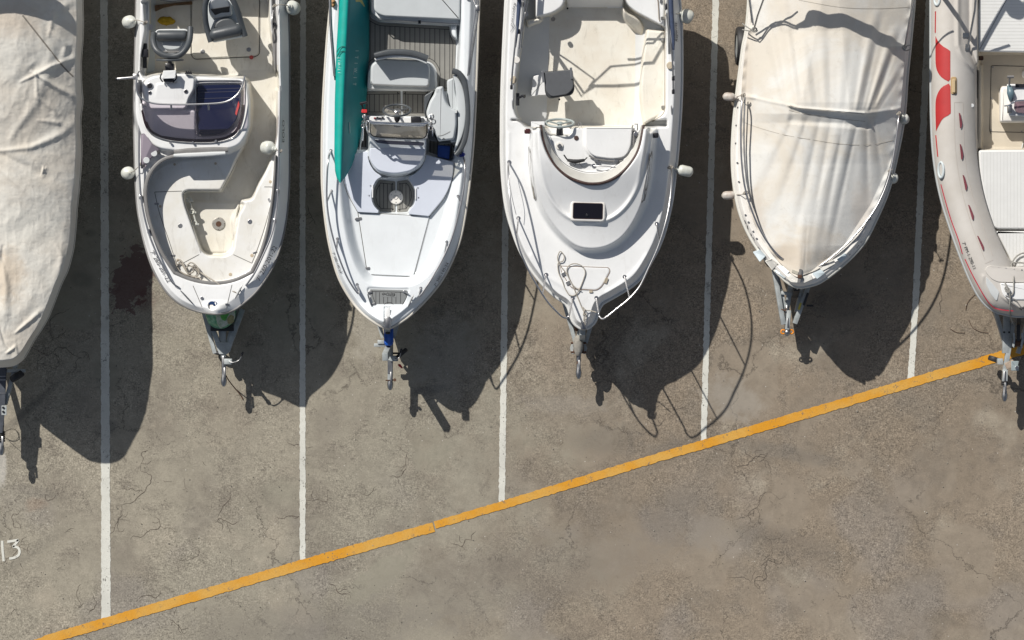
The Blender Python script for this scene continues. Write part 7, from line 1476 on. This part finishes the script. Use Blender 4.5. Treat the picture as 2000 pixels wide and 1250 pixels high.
tc_ = tube('throttle_body', [(1971, 168, 1.36), (1974, 182, 1.40), (1975, 196, 1.36)], [.03, .055, .03], mat('slate_blue_plastic', (.11, .17, .20), .4), bt, 4, 12); tube('throttle_lever', [(1971, 166, 1.42), (1972, 152, 1.50)], .014, M_GREYPAD, bt); tube('throttle_grip', [(1967.5, 150, 1.5), (1980, 150, 1.5)], .020, M_GREYPAD, bt)
prism('floor_ring', circ(2004, 145, 9, 20), .62, .65, M_GELW, bt, 2); tube('floor_rope_loop', [(1996, 290, .65), (1998, 281, .64), (2004, 276, .64)], .008, M_WVIN, bt, 4)
prism('brown_latch', rect(1911, 109, 1921, 118, 3), .9, 1.0, M_RUST, bt, 1); tube('canopy_stay', [(1890, 92, 1.26), (1895, 68, 1.40), (1904, 20, 1.66), (1908, -40, 2.0)], .016, M_STEELD, bt, 0, 10)
for a in (rect(1880, 64, 1893, 73, .8, 2), rect(1885, 86, 1894, 98, .8, 2)): prism('stay_base', a, lambda x, y: Az(x, y) - .02, lambda x, y: Az(x, y) + .02, M_STEELD, bt, .5)
# radar arch with an all-round lamp, beyond the top of the picture
ar = [tuple(cast(1912, 100, 1.13, .75)), tuple(cast(1930, 66, 1.13, .95)), tuple(cast(1952, 28, 1.13, 1.25)), tuple(cast(1964, 8, 1.13, 1.4))]
tube('radar_arch', ar, .032, M_GEL, bt, 4, 12, world=True); tube('radar_arch', [(2 * P(cx6, 0, 1).x - a[0], a[1], a[2]) for a in ar], .032, M_GEL, bt, 4, 12, world=True); tube('arch_bar', [ar[3], (2 * P(cx6, 0, 1).x - ar[3][0], ar[3][1], ar[3][2])], .032, M_GEL, bt, 0, 12, world=True); tube('arch_leg', [ar[0], tuple(Vector(ar[0]) + Vector((0, .1, -.75)))], .032, M_GEL, bt, 0, 12, world=True)
lathe('arch_lamp', [(0, .05), (.02, .12), (.10, .14), (.16, .10), (.18, .02)], cast(1974, 4, 1.13, 1.45), (0, 0, 1), M_WVIN, bt, 18)
rope('bow_line', 'grey-brown bow line figure-eighted on the inflatable boat bow cleat and hanging down', [
    [(2006, 494, 1.12), (1995, 495, 1.12), (1984, 502, 1.12), (1976, 514, 1.14), (1974, 518, 1.16), (1980, 528, 1.30), (1980, 545, 1.40), (1980, 560, 1.41), (1979, 572, 1.42), (1974, 577, 1.42), (1968, 570, 1.43), (1963, 564, 1.43), (1966, 560, 1.44), (1972, 566, 1.44), (1970, 572, 1.45), (1964, 568, 1.45)],
    [(2006, 514, 1.14), (1990, 513, 1.14), (1977, 514, 1.16), (1976, 522, 1.25), (1982, 534, 1.33), (1990, 539, 1.33), (1994, 534, 1.34), (1990, 528, 1.33), (1983, 530, 1.34), (1980, 535, 1.34)], [(1963, 552, 1.43), (1966, 560, 1.45), (1970, 570, 1.45), (1973, 580, 1.43), (1972, 598, 1.38), (1973, 612, 1.25), (1975, 622, .95), (1978, 630, .7), (1983, 636, .5)]], M_ROPEG, .011)
cleat(bt, 1968, 566, 1.40, 68, .2)
t6 = trailer('galvanised trailer with a boxy winch stand and black jockey wheel under the inflatable boat', 1962, 781, 690, 62, -140, xt=1978, z=.45)
bevelled('drawbar_plate', beamg(P(1966, 618, .47), P(1964, 690, .45), .10, .07), M_GALV, t6); bevelled('winch_mast', beamg(P(1990, 630, .5), P(1990, 612, 1.1), .06, .08, (0, 1, 0)), M_BLACK, t6)
for x in (1980, 1996): prism('winch_cheek', rnd([(x - 2, 650), (x + 2, 650), (x + 3, 664), (x + 1, 680), (x - 3, 676), (x - 1, 662)], 1), .5, .66, M_GALV, t6, .6)
tube('winch_drum', [(1979, 670, .58), (1997, 670, .58)], .055, M_RUST, t6, 0, 14); bevelled('winch_strap', boxg(P(1989, 650, .66), .05, .24, .02), M_BLACK, t6)
for y in (649, ): 
    for x in (1961, 1971): disc('plate_bolt', x, y, .505, 2, M_BLACKG, t6, .012)
jwheel(t6, (1934, 699), (1949, 704), .30, .09, .07); bevelled('jockey_arm', boxg(P(1953, 706, .42), .08, .09, .08), M_GALV, t6); bevelled('clamp_body', boxg(P(1972, 712, .47), .14, .10, .06, .4), mat('primer_patch', (.42, .33, .25), .7, var=.4, vscale=20), t6)
prism('clamp_plate', rect(1975, 705, 1990, 724, 1), .45, .52, mat('zinc_plate', (.40, .47, .48), .4, .4), t6, 1); disc('clamp_bolt', 1986, 718, .52, 3.5, M_STEEL, t6, .03); tube('clamp_handle', [(1989, 714, .56), (1994, 698, .60)], .010, M_BLACK, t6)
lathe('drawbar_gaiter', [(i * .014, .046 + (.010 if i % 2 else 0)) for i in range(6)], P(1962, 744, .46), (0, -1, 0), M_BLACK, t6, 18); bevelled('drawbar_front', beamg(P(1963, 722, .46), P(1962, 746, .46), .075, .07), M_GALV, t6)
